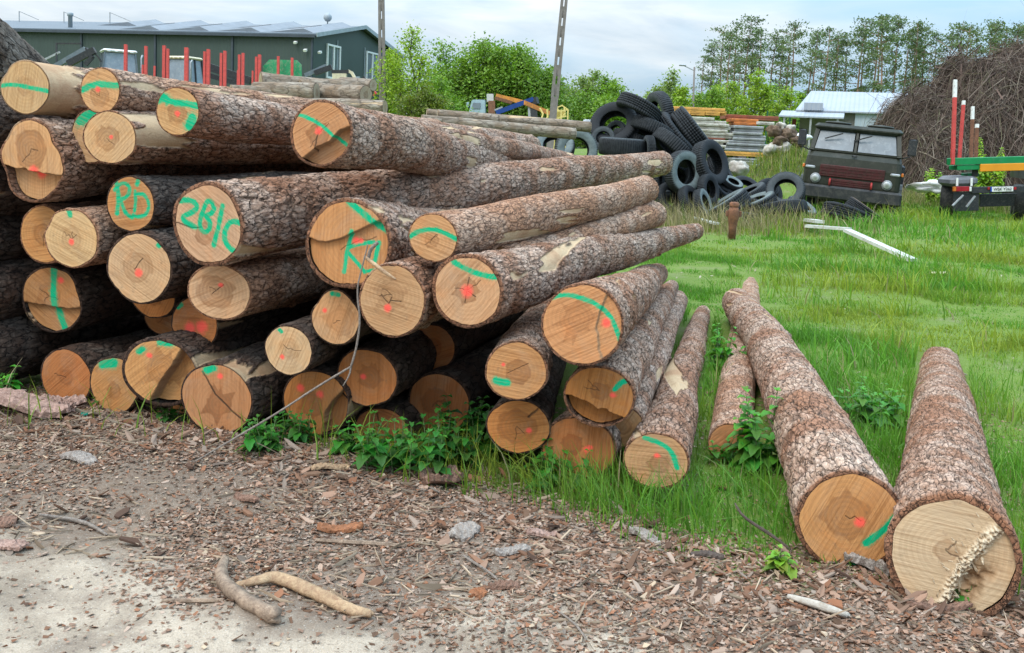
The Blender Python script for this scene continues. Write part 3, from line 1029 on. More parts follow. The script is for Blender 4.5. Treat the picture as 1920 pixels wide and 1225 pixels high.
pile_log('thin barked log between the slender log and the star hearted one, its far end round', 936, 486, 24, 24, .5, far=(1226, 404, 1.5, 24), q=1, tone='tan', bark=BARK_THIN)
pile_log('long log with a starry red heart under a green stroke, tapering to a point', 876, 546, 64, 67, -.2, far=(1306, 431, 2.05, 15), q=2, tone='tan', heart=(.0, .02, .32, .6), plates=1.2, swell=.05,
         marks=[('g', .14, [(-.45, .82), (0, .62), (.5, .5), (1, .5)]), ('r', .26, .02, 0), ('k', .02, [(0, 0), (.05, .4)]), ('k', .02, [(0, 0), (.28, -.15)]), ('k', .02, [(0, 0), (-.05, -.35)])])
pile_log('bark log nested above the starry red log, ending before its tip', 975, 506, 18, 18, .6, far=(1196, 447, 1.5, 20), q=1, tone='tan', bark=BARK_THIN)
pile_log('wide log end with a dark star heart under a long green arc', 1092, 609, 77, 77, -.2, far=(1236, 512, 1.95, 19), q=2, tone='warm', heart=(-.15, .12, .34, 1.0), plates=1.2,
         step=([(.55, .75), (.42, .35), (.32, -.05), (.42, -.35), (.55, -.95)], .008),
         marks=[('g', .1, [(-.92, .62), (-.5, .75), (0, .68), (.45, .5), (.75, .2), (.97, -.3)]), ('r', .17, .6, .1)], cut_tilt=(0, .02))
pile_log('log end with a neat round heart and a short green bar, right of the gap', 968, 696, 58, 57, -.16, far=(1058, 530, 1.9, 20), q=2, tone='warm', heart=(.05, -.02, .45, .03),
         marks=[('r', .1, -.45, .2), ('g', .22, [(-.68, -.38), (-.3, -.42)]), ('k', .015, [(-.3, -.1), (.4, .3)])])
pile_log('log end broken along a ragged ledge, small green dash at upper right', 1123, 744, 67, 58, -.04, far=(1260, 537, 2.1, 13), q=2, tone='orange', heart=(0, .2, .3, .2),
         step=([(-1.2, .02), (-.6, -.1), (0, -.42), (.25, -.4), (.6, -.62), (1.1, -.66)][::-1], .05), marks=[('g', .14, [(.45, .3), (.62, .58), (.95, .72)]), ('r', .13, .4, .1)])
pile_log('oval ringed log end in the bottom row with a red dot right of centre', 972, 800, 61, 51, .02, far=(1050, 640, 1.8, 24), q=1, tone='orange', heart=(-.05, 0, .7, .05), bark=BARK_DARK, marks=[('r', .15, .35, -.12), ('k', .05, [(.3, .4), (.6, .75)])])
pile_log('bottom row log end sunk in grass with a slanting red smear', 1084, 840, 71, 60, .06, far=(1240, 606, 2.0, 18), q=1, tone='orange', heart=(-.2, .1, .3, .3), marks=[('r', .16, .25, -.02), ('r', .12, .33, .06)])
pile_log("log on the ground at the pile's right end, green arc on its grassy face", 1230, 864, 62, 53, -.12, far=(1318, 590, 2.25, 14), q=2, tone='tan', heart=(.1, -.1, .35, .2), plates=1.2,
         marks=[('g', .14, [(-.4, .82), (.15, .68), (.5, .4), (.68, -.2)]), ('r', .15, .02, .2)])
pile_log('bark log wedged between the ledge broken log and the grassy right end log', 1168, 800, 40, 40, .25, far=(1268, 566, 1.95, 20), q=1, tone='tan')
pile_log('shaded orange log end with a red dot, low in the middle behind the twig', 688, 708, 57, 56, .18, q=1, tone='orange', heart=(.1, .0, .35, .5), bark=BARK_DARK, marks=[('r', .16, -.12, .02)])
pile_log('bottom log end with two red dots and a set back right part', 592, 755, 62, 63, .14, q=1, tone='orange', heart=(-.1, -.1, .35, .4), bark=BARK_DARK,
         step=([(.85, .5), (.5, .1), (.3, -.3), (.25, -1.1)], .05), marks=[('r', .18, -.5, .42), ('r', .17, .12, .28)])
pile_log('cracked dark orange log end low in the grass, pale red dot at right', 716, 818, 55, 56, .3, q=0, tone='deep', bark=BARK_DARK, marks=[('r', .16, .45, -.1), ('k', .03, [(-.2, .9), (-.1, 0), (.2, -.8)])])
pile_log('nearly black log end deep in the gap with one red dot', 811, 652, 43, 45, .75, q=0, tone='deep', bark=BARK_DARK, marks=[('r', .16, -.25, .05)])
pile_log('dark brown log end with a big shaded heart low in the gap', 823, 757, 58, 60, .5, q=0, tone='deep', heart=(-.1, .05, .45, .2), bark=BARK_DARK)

# the second stack, whose butts lie outside the picture on the left
GS = 'bark covered logs at the left edge'
for i, (px, py, rr, off, bk, lab) in enumerate([
        (-150, 22, 84, .16, BARK_GREY, 'grey thick barked log rising at the top left edge'),
        (-105, 236, 62, -.1, BARK_DARK, 'dark bark log at the left edge beside the clover shaped end'),
        (-112, 352, 60, -.05, BARK_DARK, 'dark bark log at the left edge below the clover shaped end'),
        (-105, 452, 56, .0, BARK_DARK, 'blackish bark log at the left edge, third from the ground'),
        (-98, 556, 62, -.05, BARK_DARK, 'blackish bark log at the left edge, second from the ground'),
        (-84, 672, 66, -.05, BARK_DARK, 'brown bark log lying lowest at the left edge')]):
    pile_log(lab, px, py, rr * .9, rr, off, q=1, bark=bk, group=GS, plates=1.3, L=5.5, tone='warm', slope=-.01, far=(66, 168, 1.16, 52) if i == 0 else None)

# ------------------------------------------------------------------ logs lying loose on the right
def loose_log(label, cx, cy, rx, ry, far, lift=0.0, **kw):
    """far: image point of the far centre, its radius there and the ratio of the two distances"""
    d = None
    for z in (.0,):
        g = G(cx, cy + ry * .96, gz(*G(cx, cy + ry)[:2]) + .02)
        d = (g - CO).dot(CM @ Vector((0, 0, -1)))
    c0 = P(cx, cy, d)
    fx, fy, ratio, rpx = far
    c1 = P(fx, fy, d * ratio)
    r1 = rpx * d * ratio / F
    rh = rx * d / F
    kw.setdefault('group', 'logs lying loose on the grass')
    return make_log(label, c0, c1, rh, rh * .98, r1, **kw)


loose_log('long loose log lying on the grass, orange face with red dot and green streak', 1594, 979, 96, 84, (1380, 566, 2.5, 27), q=2, tone='warm', plates=1.15, bend=(-.05, .03), swell=.03,
          heart=(-.1, .12, .46, .2), cut_tilt=(0, .04), marks=[('r', .15, .2, .02), ('g', .13, [(.35, -.42), (.7, -.08), (.97, .3)]), ('g', .22, [(.1, -.9), (.25, -.86)])])
loose_log('loose log at the right with a torn splintered cut face', 1785, 1046, 113, 88, (1763, 686, 2.4, 37), q=2, tone='grey', plates=1.25, heart=(-.1, .1, .2, .1), swell=.05, bare_all=.12,
          step=([(.85, .75), (.5, .3), (.2, -.2), (-.12, -1.1)], .015, 1), cut_tilt=(0, .16), cracks=2)
loose_log('short thin log half hidden by nettles, passing under the long loose log', 1369, 834, 41, 28, (1408, 541, 2.55, 22), q=1, tone='warm', bark=BARK_THIN, heart=(0, 0, .3, .1))
# pale splinters standing out of the torn face
_b = [o for o in bpy.data.objects if o.get('label', '').startswith('loose log at the right')][0]
m = MB()
rr = random.Random(4)
r0 = _b['r0']
for i in range(110):
    t = rr.random()
    u = (.52 * (1 - t) + -.12 * t) * r0 + rr.gauss(0, .02)
    v = (.5 * (1 - t) + -.78 * t) * r0 + rr.gauss(0, .014)
    ln = rr.uniform(.015, .085)
    x0 = .16 * v + .03
    dx = Vector((-.6, rr.gauss(0, .35) + .45, rr.gauss(0, .4) + .75)).normalized()
    a = Vector((x0, -u, v))
    m.tube([a + dx * -.01, a + dx * ln * .5, a + dx * ln], [rr.uniform(.003, .007), rr.uniform(.002, .005), .0006], 4)
m.build('splinters', SPLINT, _b)
# ------------------------------------------------------------------ grass, litter, sticks, nettles
def hue_mat(name, rough=0.6, trans=0.0, spec=0.25):
    k = NT(name)
    c = k.attr('tint', 'Color')
    if trans:
        tr = k.n('ShaderNodeBsdfTranslucent')
        k.set(tr, 'Color', k.mix(1.0, c, (1.1, 1.25, .55), 'MULTIPLY'))
        mx = k.n('ShaderNodeMixShader')
        mx.inputs[0].default_value = trans
        k.t.links.new(k.bsdf.outputs[0], mx.inputs[1])
        k.t.links.new(tr.outputs[0], mx.inputs[2])
        k.t.links.new(mx.outputs[0], k.t.nodes['Material Output'].inputs['Surface'])
    k.set(k.bsdf, 'Specular IOR Level', spec)
    return k.out(c, rough)


GRASS = hue_mat('grass_blades', 0.55, 0.35)
LEAF = hue_mat('leaf', 0.5, 0.35)
CHIP = hue_mat('bark_flakes', 0.9, 0.0, 0.15)

# footprints of the logs, to keep blades out of them
LOGLINES = []
for o in bpy.data.objects:
    if o.name.startswith('pine_log') and o.parent is None:
        a = o.matrix_world.translation
        L = max(v.co.x for v in (o.data.vertices[-1],))
        b = o.matrix_world @ Vector((L, 0, 0))
        LOGLINES.append((a.x, a.y, a.z, b.x, b.y, b.z, o['r0']))


def in_logs(x, y, pad=0.0):
    m = np.zeros(x.shape, bool)
    for ax, ay, az, bx, by, bz, r in LOGLINES:
        dx, dy = bx - ax, by - ay
        t = ((x - ax) * dx + (y - ay) * dy) / (dx * dx + dy * dy)
        tt = np.clip(t, 0, 1)
        d = np.hypot(x - ax - tt * dx, y - ay - tt * dy)
        zz = az + (bz - az) * tt
        m |= (t > -.0) & (t < 1) & (d < r * .9 + pad) & (zz - r < .12)
    return m


def blades(x, y, h, wd, tint, lean, rg, seg=3):
    n = len(x)
    z = ground_z(x, y)
    a = rg.uniform(0, 6.283, n)
    la = rg.uniform(0, 6.283, n) * .8 + .4
    ln = lean * h
    t = np.linspace(0, 1, seg + 1)
    wprof = np.array([1.0, .85, .55, .06]) if seg == 3 else np.array([1, .7, .05])
    V = np.zeros((n, seg + 1, 2, 3), np.float32)
    for i in range(seg + 1):
        bend = ln * t[i] ** 1.9
        cx = x + np.cos(la) * bend
        cy = y + np.sin(la) * bend
        cz = z - .015 + h * t[i] * (1 - .35 * np.clip(lean, 0, 1.4) * t[i] ** 1.5)
        for s, sg in ((0, -1), (1, 1)):
            V[:, i, s, 0] = cx + sg * np.cos(a) * wd * wprof[i] / 2
            V[:, i, s, 1] = cy + sg * np.sin(a) * wd * wprof[i] / 2
            V[:, i, s, 2] = cz
    nv = (seg + 1) * 2
    base = (np.arange(n) * nv)[:, None]
    qs = []
    for i in range(seg):
        qs.append(np.stack([base[:, 0] + 2 * i, base[:, 0] + 2 * i + 1, base[:, 0] + 2 * i + 3, base[:, 0] + 2 * i + 2], -1))
    q = np.concatenate(qs)
    tn = np.repeat(tint[:, None, :], nv, 1).reshape(-1, 3)
    return V.reshape(-1, 3), q, tn


def grass_tint(x, y, rg, dry=0.0):
    n = len(x)
    p = fbm(x * .55 + 3, y * .55, 61, 3)
    lush = np.array([.115, .27, .03])
    yel = np.array([.26, .31, .040])
    dark = np.array([.045, .13, .022])
    straw = np.array([.33, .27, .15])
    t = np.clip((p - .40) / .2 + rg.normal(0, .18, n), 0, 1)[:, None]
    c = lush * (1 - t) + yel * t
    dk = np.clip(rg.normal(.1, .3, n), 0, .8)[:, None]
    c = c * (1 - dk) + dark * dk
    s = (rg.random(n) < (.025 + dry))[:, None]
    c = np.where(s, straw * rg.uniform(.6, 1.1, (n, 1)), c)
    return c * rg.uniform(.8, 1.25, (n, 1))


def scatter(n, x0, x1, y0, y1, rg):
    return rg.uniform(x0, x1, n), rg.uniform(y0, y1, n)


rg = np.random.default_rng(5)
GV, GQ, GT = [], [], []
off = 0


def push(v, q, t):
    global off
    GV.append(v)
    GQ.append(q + off)
    GT.append(t)
    off += len(v)


def visible(x, y, m=.45):
    return np.abs(x) < (.505 + m) * y + .3


def patch(x, y):
    return fbm(x * 1.1 + 13, y * 1.1 + 5, 77, 4)


RIGHT_END = Vector(P(1232, 864, face_depth(1232, 864)))


def right_of_pile(x, y):
    """metres to the right of the line that runs back from the pile's right end"""
    return (x - RIGHT_END.x) * FN.y - (y - RIGHT_END.y) * FN.x


# near meadow: tall tufts round the logs and against the pile's foot
for (cnt, x0, x1, y0, y1, hm, wm) in [(135000, -3.2, 7.0, 3.0, 9.0, .115, .006), (290000, -2, 13, 8.5, 17, .085, .0095), (210000, -1, 27, 16, 42, .10, .021)]:
    x, y = scatter(cnt, x0, x1, y0, y1, rg)
    es_ = edge_side(x, y)
    pt_ = patch(x, y)
    rp = right_of_pile(x, y)
    far_ok = (rp > -.3) | (es_ < .75) | (y > 9)
    prob = sstep(-.12, .2, es_ + (pt_ - .5) * .8) * (0.45 + .55 * sstep(.34, .56, pt_))
    left_fade = sstep(-2.3, -.5, x + .55 * (pt_ - .5))
    prob = np.where((rp < -.25) & (y < 9), prob * (.12 + .88 * left_fade) * 1.0, prob)
    worn = sstep(.56, .66, fbm(x * .35 + 2, y * .8 + 9, 91, 3)) * sstep(6.5, 9, y)
    prob = prob * (1 - .55 * worn)
    keep = (rg.random(cnt) < prob) & far_ok & visible(x, y) & ~in_logs(x, y)
    x, y, pt_, worn = x[keep], y[keep], pt_[keep], worn[keep]
    tall = sstep(.42, .68, patch(x * 1.7 + 31, y * 1.7))
    nearlog = np.exp(-np.maximum(0, np.abs(right_of_pile(x, y)) - .5) / 1.2) * (y < 9)
    h = hm * (.45 + 1.1 * tall + .30 * nearlog) * rg.uniform(.5, 1.35, len(x)) * (1 - .45 * worn)
    es_ = edge_side(x, y)
    h = h * (.4 + .6 * sstep(-.1, .4, es_))
    v, q, t = blades(x, y, h, wm * rg.uniform(.6, 1.4, len(x)), grass_tint(x, y, rg, .05 * worn), np.abs(rg.normal(.45, .4, len(x))), rg)
    push(v, q, t)
# long blades in front of the bottom logs
x, y = scatter(9000, -3.2, 1.6, 3.3, 6.4, rg)
dface = (x - _pl.x) * FN.x + (y - _pl.y) * FN.y
keep = (dface > -.42) & (dface < .02) & (rg.random(9000) < .16 + .84 * sstep(-.9, .2, x + .8 * (patch(x * 2, y * 2) - .5)))
x, y = x[keep], y[keep]
v, q, t = blades(x, y, rg.uniform(.1, .34, len(x)), rg.uniform(.004, .009, len(x)), grass_tint(x, y, rg) * .9, np.abs(rg.normal(.6, .4, len(x))), rg)
push(v, q, t)
# tall tufts standing out of the meadow
for i in range(150):
    cx_ = rg.uniform(.5, 14)
    cy_ = rg.uniform(4.5, 26)
    if edge_side(np.array([cx_]), np.array([cy_]))[0] < .5 or right_of_pile(cx_, cy_) < .2:
        continue
    n = int(rg.uniform(40, 110))
    rr_ = rg.uniform(.08, .3) * (1 + cy_ / 20)
    x, y = cx_ + rg.normal(0, rr_, n), cy_ + rg.normal(0, rr_, n)
    k_ = ~in_logs(x, y)
    x, y = x[k_], y[k_]
    n = len(x)
    v, q, t = blades(x, y, rg.uniform(.14, .32, n) * (1 + cy_ / 60), rg.uniform(.005, .009, n) * (1 + cy_ / 9), grass_tint(x, y, rg), np.abs(rg.normal(.5, .3, n)), rg)
    push(v, q, t)
me = raw_mesh('grass', np.concatenate(GV), np.concatenate(GQ), None, [GRASS], True, None, {'tint': np.concatenate(GT)})
tag(mesh_obj('grass', me), kind='stuff')

# dry grass before the tyres, the trucks and the trailer
GV, GQ, GT, off = [], [], [], 0
for (px, py, spread, cnt, hh, dead) in [(1300, 415, 1.4, 2600, .75, .85), (1240, 400, .9, 900, .7, .9), (1400, 425, .9, 700, .5, .7), (1720, 385, .8, 900, .75, .7), (1755, 392, .7, 900, .7, .4),
                                        (1830, 404, .9, 1300, .6, .3), (1890, 406, 1.0, 1500, .6, .25), (1470, 320, 1.3, 1500, .6, .6), (1440, 330, 1.2, 1200, .7, .35), (1560, 425, 1.0, 500, .35, .3), (1640, 405, 1.2, 700, .3, .1)]:
    c = G(px, py + 4, .1)
    x, y = c.x + rg.normal(0, spread, cnt), c.y + rg.normal(0, spread * .8, cnt)
    h = rg.uniform(.3, 1.0, cnt) * hh
    tint = np.where((rg.random(cnt) < dead)[:, None], np.array([.36, .29, .17]) * rg.uniform(.5, 1.15, (cnt, 1)), np.array([.12, .16, .03]) * rg.uniform(.6, 1.3, (cnt, 1)))
    v, q, t = blades(x, y, h, rg.uniform(.008, .02, cnt), tint, np.abs(rg.normal(.35, .35, cnt)), rg)
    push(v, q, t)
bx0, by0 = 9.0 + rg.normal(0, 1.3, 2600), 32.9 + rg.normal(0, .9, 2600)
tint = np.where((rg.random(2600) < .35)[:, None], np.array([.34, .29, .13]) * rg.uniform(.6, 1.2, (2600, 1)), np.array([.20, .26, .05]) * rg.uniform(.6, 1.3, (2600, 1)))
v, q, t = blades(bx0, by0, rg.uniform(.2, .6, 2600), rg.uniform(.015, .03, 2600), tint, np.abs(rg.normal(.4, .35, 2600)), rg)
push(v, q, t)
me = raw_mesh('dry_grass', np.concatenate(GV), np.concatenate(GQ), None, [GRASS], True, None, {'tint': np.concatenate(GT)})
tag(mesh_obj('dry_grass', me), kind='stuff')

# ------------------------------------------------------------------ bark litter
def flakes(n, x, y, ln, wd, th, tint, rg, lift=0.0, tilt=.35):
    z = ground_z(x, y)
    a = rg.normal(.15, .9, n)
    tx, ty = rg.normal(0, tilt, n), rg.normal(0, tilt, n)
    # irregular six-sided chip with thickness
    ang = np.array([0, 1.0, 2.15, 3.14, 4.2, 5.3])
    V = np.zeros((n, 12, 3), np.float32)
    curl = rg.normal(0, .25, n)
    for i, b in enumerate(ang):
        r = rg.uniform(.42, 1.2, n)
        u, w_ = np.cos(b) * ln / 2 * r, np.sin(b) * wd / 2 * r
        px_ = np.cos(a) * u - np.sin(a) * w_
        py_ = np.sin(a) * u + np.cos(a) * w_
        pz = tx * u + ty * w_ + curl * u * u / np.maximum(ln, .01) + rg.normal(0, .12, n) * wd * .3
        for s in (0, 1):
            V[:, i + 6 * s, 0] = x + px_
            V[:, i + 6 * s, 1] = y + py_
            V[:, i + 6 * s, 2] = pz + (s - .5) * th
    low = V[:, :, 2].min(1)
    V[:, :, 2] += (z - low * .75 + lift - .002)[:, None]
    b0 = (np.arange(n) * 12)[:, None]
    qs, ts = [], []
    for s, o in ((6, (0, 1, 2, 3)), (6, (3, 4, 5, 0))):
        qs.append(b0 + s + np.array([o]))
    for i in range(6):
        j = (i + 1) % 6
        qs.append(b0 + np.array([[i, j, j + 6, i + 6]]))
    q = np.concatenate(qs)
    return V.reshape(-1, 3), q, np.repeat(tint[:, None, :], 12, 1).reshape(-1, 3)


PAL = np.array([.88, .81, .76]) * np.array([(.28, .185, .135), (.21, .12, .078), (.34, .25, .195), (.15, .095, .065), (.38, .30, .245), (.27, .135, .08), (.25, .205, .17), (.11, .07, .052), (.46, .37, .27), (.31, .20, .145)])


def chip_tint(n, rg):
    return PAL[rg.choice(len(PAL), n, p=[.16, .15, .14, .13, .09, .09, .09, .06, .03, .06])] * rg.uniform(.75, 1.3, (n, 1))


GV, GQ, GT, off = [], [], [], 0
N = 110000
x, y = scatter(N, -3.4, 4.4, 2.1, 6.6, rg)
es_ = edge_side(x, y)
ps = pale_side(x, y)
pp = fbm(x * 1.6, y * 1.6, 33, 4)
prob = (sstep(-.2, .6, ps + (pp - .5) * 1.2) * (.10 + .90 * sstep(.42, .62, pp + .14 * sstep(-1.0, 0, es_)))) * sstep(.55, .0, es_) + .012
keep = (rg.random(N) < prob) & visible(x, y)
x, y, es_ = x[keep], y[keep], es_[keep]
n = len(x)
sz = np.exp(rg.normal(-4.42, .5, n))
sz = np.clip(sz * (1 + .5 * sstep(-.8, 0, es_)), .006, .06)
v, q, t = flakes(n, x, y, sz * rg.uniform(.9, 2.2, n), sz * rg.uniform(.45, .9, n), np.clip(sz * .14, .0015, .008), chip_tint(n, rg), rg)
push(v, q, t)
# fibres and splinters
n = 9000
x, y = scatter(n, -3.4, 4.4, 2.1, 6.4, rg)
keep = (pale_side(x, y) > -.1) & (edge_side(x, y) < .35) & visible(x, y) & (rg.random(n) < .15 + .85 * sstep(.42, .6, fbm(x * 1.6, y * 1.6, 33, 4)))
x, y = x[keep], y[keep]
n = len(x)
ln = rg.uniform(.03, .14, n)
v, q, t = flakes(n, x, y, ln, rg.uniform(.003, .009, n), rg.uniform(.002, .005, n), np.array([(.40, .30, .21)]) * rg.uniform(.4, 1.2, (n, 1)), rg, .004, .2)
push(v, q, t)
# crumbs
N = 260000
x, y = scatter(N, -3.4, 4.4, 2.1, 6.6, rg)
es_ = edge_side(x, y)
ps = pale_side(x, y)
pp = fbm(x * 1.9 + 4, y * 1.9, 35, 4)
keep = (rg.random(N) < sstep(-.25, .5, ps + (pp - .5) * 1.4) * sstep(.6, .0, es_) * (.12 + .88 * sstep(.38, .62, pp + .16 * sstep(-.9, -.1, es_))) + .08) & visible(x, y)
x, y = x[keep], y[keep]
n = len(x)
s_ = rg.uniform(.003, .011, n)
a = rg.uniform(0, 6.283, n)
zc = ground_z(x, y) + rg.uniform(.0, .008, n)
V = np.zeros((n, 4, 3), np.float32)
el_ = rg.uniform(.35, 1.0, n)
for i, (u, w_) in enumerate(((-1, -1), (1, -.7), (.8, 1), (-.9, .8))):
    V[:, i, 0] = x + np.cos(a) * u * s_ - np.sin(a) * w_ * s_ * el_
    V[:, i, 1] = y + np.sin(a) * u * s_ + np.cos(a) * w_ * s_ * el_
    V[:, i, 2] = zc + rg.normal(0, .35, n) * s_
push(V.reshape(-1, 3), np.arange(n * 4).reshape(n, 4), np.repeat(chip_tint(n, rg), 4, 0))
# larger slabs of bark
n = 260
x, y = scatter(n, -3.2, 4.0, 2.5, 6.3, rg)
keep = (pale_side(x, y) > .05) & (edge_side(x, y) < .3) & visible(x, y)
x, y = x[keep], y[keep]
n = len(x)
ln = rg.uniform(.04, .11, n)
v, q, t = flakes(n, x, y, ln, ln * rg.uniform(.25, .6, n), rg.uniform(.005, .012, n), chip_tint(n, rg), rg, .004, .3)
push(v, q, t)
# a few chips in the meadow
n = 500
x, y = scatter(n, 1, 9, 4, 16, rg)
keep = rg.random(n) < sstep(.5, .65, fbm(x * .35 + 2, y * .8 + 9, 91, 3))
x, y = x[keep], y[keep]
n = len(x)
ln = rg.uniform(.015, .06, n)
v, q, t = flakes(n, x, y, ln, ln * .4, ln * .1, np.array([(.45, .38, .28)]) * rg.uniform(.5, 1.1, (n, 1)), rg, .02)
push(v, q, t)
me = raw_mesh('bark_litter', np.concatenate(GV), np.concatenate(GQ), None, [CHIP], False, None, {'tint': np.concatenate(GT)})
tag(mesh_obj('bark_litter', me), kind='stuff')

# ------------------------------------------------------------------ single sticks and pieces
STICK = simple('stick_wood', (0.33, 0.235, 0.165), 0.85, 0.35, 14, (0.13, 0.085, 0.06), 0.55, bump=0.5, bscale=120)
STICKP = simple('peeled_stick_wood', (0.47, 0.32, 0.185), 0.8, 0.3, 18, (0.24, 0.13, 0.075), 0.75, bump=0.4, bscale=120)
TWIG = simple('twig_bark', (0.26, 0.215, 0.18), 0.85, 0.35, 60, (0.12, 0.09, 0.07), 0.5, bump=0.4, bscale=200)
DARKTW = simple('dark_twig_bark', (0.085, 0.062, 0.05), 0.85, 0.3, 60)
ORANGEW = simple('orange_bark', (0.31, 0.125, 0.055), 0.85, 0.3, 25, (0.2, 0.09, 0.05), 0.4, bump=0.5, bscale=90)
PINKBARK = simple('flaky_pink_bark', (0.42, 0.27, 0.215), 0.9, 0.3, 16, (0.16, 0.085, 0.06), 0.5, bump=0.8, bscale=45)
GREYSL = simple('grey_bark_slab', (0.36, 0.31, 0.27), 0.9, 0.3, 20, (0.14, 0.1, 0.08), 0.5, bump=0.7, bscale=70)
BROWNSL = simple('brown_bark_slab', (0.27, 0.15, 0.105), 0.9, 0.3, 22, (0.12, 0.075, 0.05), 0.5, bump=0.7, bscale=70)
BIRCH = simple('white_bark', (0.42, 0.375, 0.32), 0.8, 0.2, 18, (0.3, 0.24, 0.18), 0.35, bump=0.4, bscale=80)


def ground_stick(name, label, cat, pts, mat, n=10, wob=.12, sub=2, group=None):
    """pts: image x, image y, height above the ground, radius"""
    base = None
    P3, RR = [], []
    for px, py, h, r in pts:
        g = G(px, py)
        g = G(px, py, gz(g.x, g.y) + h)
        P3.append(g)
        RR.append(r)
    for _ in range(sub):
        p2, r2 = [P3[0]], [RR[0]]
        for i in range(len(P3) - 1):
            p2 += [P3[i] * .75 + P3[i + 1] * .25, P3[i] * .25 + P3[i + 1] * .75]
            r2 += [RR[i] * .75 + RR[i + 1] * .25, RR[i] * .25 + RR[i + 1] * .75]
        P3, RR = p2 + [P3[-1]], r2 + [RR[-1]]
    base = P3[0].copy()
    P3 = [p - base + Vector((random.gauss(0, 1), random.gauss(0, 1), random.gauss(0, 1))) * r * .04 for p, r in zip(P3, RR)]
    m = MB()
    m.tube(P3, RR, n, True, wob * .9, .17)
    e = (P3[-1] - P3[-2]).normalized()
    m.tube([P3[-1] - e * .002, P3[-1] + e * RR[-1] * .9], [RR[-1] * .8, RR[-1] * .15], n, True, .7, .3)
    o = m.build(name, mat, None, base)
    if label:
        tag(o, label, cat, group)
    return o


ground_stick('crooked_stick', 'thick crooked stick with a sawn end lying on the pale dirt', 'stick',
             [(422, 1048, .045, .016), (412, 1075, .03, .023), (420, 1098, .024, .026), (452, 1122, .024, .026), (490, 1145, .026, .026), (516, 1156, .028, .029)], STICK, 12, .2)
ground_stick('peeled_stick', 'peeled pale branch lying right of the thick crooked stick', 'stick',
             [(440, 1098, .02, .008), (480, 1090, .03, .014), (512, 1081, .034, .020), (560, 1098, .03, .021), (610, 1122, .022, .021), (660, 1145, .018, .019), (696, 1152, .014, .011)], STICKP, 12, .15)
ground_stick('dry_stick', 'grey forked dry stick on the bare ground at the left', 'stick',
             [(74, 965, .012, .006), (110, 970, .014, .008), (150, 976, .014, .009), (178, 988, .012, .008), (200, 1003, .008, .005)], TWIG, 8)
ground_stick('flat_splinter', 'thin flat splinter lying left of the thick crooked stick', 'splinter',
             [(303, 1127, .006, .006), (360, 1127, .008, .008), (420, 1127, .008, .007)], STICK, 6)
ground_stick('broken_lath', 'grey broken lath lying under the orange bark piece', 'lath',
             [(592, 1013, .008, .008), (680, 1018, .01, .010), (760, 1024, .008, .008)], STICK, 6)
ground_stick('thin_root', 'thin bent root lying on the litter below the pile', 'root',
             [(868, 1042, .01, .004), (890, 1056, .014, .005), (915, 1072, .012, .005), (932, 1086, .006, .003)], TWIG, 6)
ground_stick('thin_wand', 'thin bare twig on the dirt in the lower middle', 'twig',
             [(1045, 1145, .006, .003), (1080, 1170, .012, .004), (1100, 1200, .006, .003)], TWIG, 6)
ground_stick('dark_twig', 'dark curved twig rising from the grass left of the orange faced loose log', 'twig',
             [(1482, 1030, .03, .004), (1450, 1006, .07, .006), (1415, 984, .10, .006), (1390, 966, .13, .005), (1378, 944, .16, .003)], DARKTW, 6)
ground_stick('white_branch', 'whitish barked branch piece lying below the splintered log', 'branch',
             [(1478, 1118, .010, .009), (1520, 1130, .016, .014), (1560, 1143, .016, .014), (1590, 1154, .01, .009)], BIRCH, 10)

# forked twig that leans across the log ends
def twig3(pts, parent, name, mat):
    m = MB()
    P3 = [P(px, py, face_depth(px, py, o)) for px, py, o, r in pts]
    rr_ = [p[3] * .8 for p in pts]
    for _ in range(2):
        p2, r2 = [P3[0]], [rr_[0]]
        for i in range(len(P3) - 1):
            p2 += [P3[i] * .75 + P3[i + 1] * .25, P3[i] * .25 + P3[i + 1] * .75]
            r2 += [rr_[i] * .75 + rr_[i + 1] * .25, rr_[i] * .25 + rr_[i + 1] * .75]
        P3, rr_ = p2 + [P3[-1]], r2 + [rr_[-1]]
    m.tube(P3, rr_, 8, True, .15)
    return m.build(name, mat, parent)


fb = empty('forked_branch', (0, 0, 0), 0, 'long thin forked branch leaning across the log ends down to the ground', 'branch')
twig3([(365, 866, -.62, .004), (440, 822, -.5, .006), (520, 775, -.42, .0062), (600, 722, -.36, .0066), (658, 688, -.33, .007)], fb, 'main_stem', TWIG)
twig3([(658, 688, -.33, .007), (668, 655, -.33, .0065), (676, 600, -.33, .006), (668, 545, -.33, .0045), (678, 505, -.33, .0045), (690, 458, -.33, .004)], fb, 'upper_stem', TWIG)
twig3([(658, 688, -.33, .006), (655, 705, -.34, .005), (643, 724, -.35, .003)], fb, 'side_shoot', TWIG)
sn = empty('dead_snag', (0, 0, 0), 0, 'short dead branch stub with a broken pale tip before the K N log', 'branch')
twig3([(742, 524, -.34, .006), (720, 510, -.34, .0115), (700, 494, -.33, .012), (684, 482, -.3, .010)], sn, 'broken_stub', STICKP)
twig3([(690, 488, -.3, .009), (694, 468, -.3, .011), (708, 455, -.3, .011)], sn, 'upper_stub', TWIG)


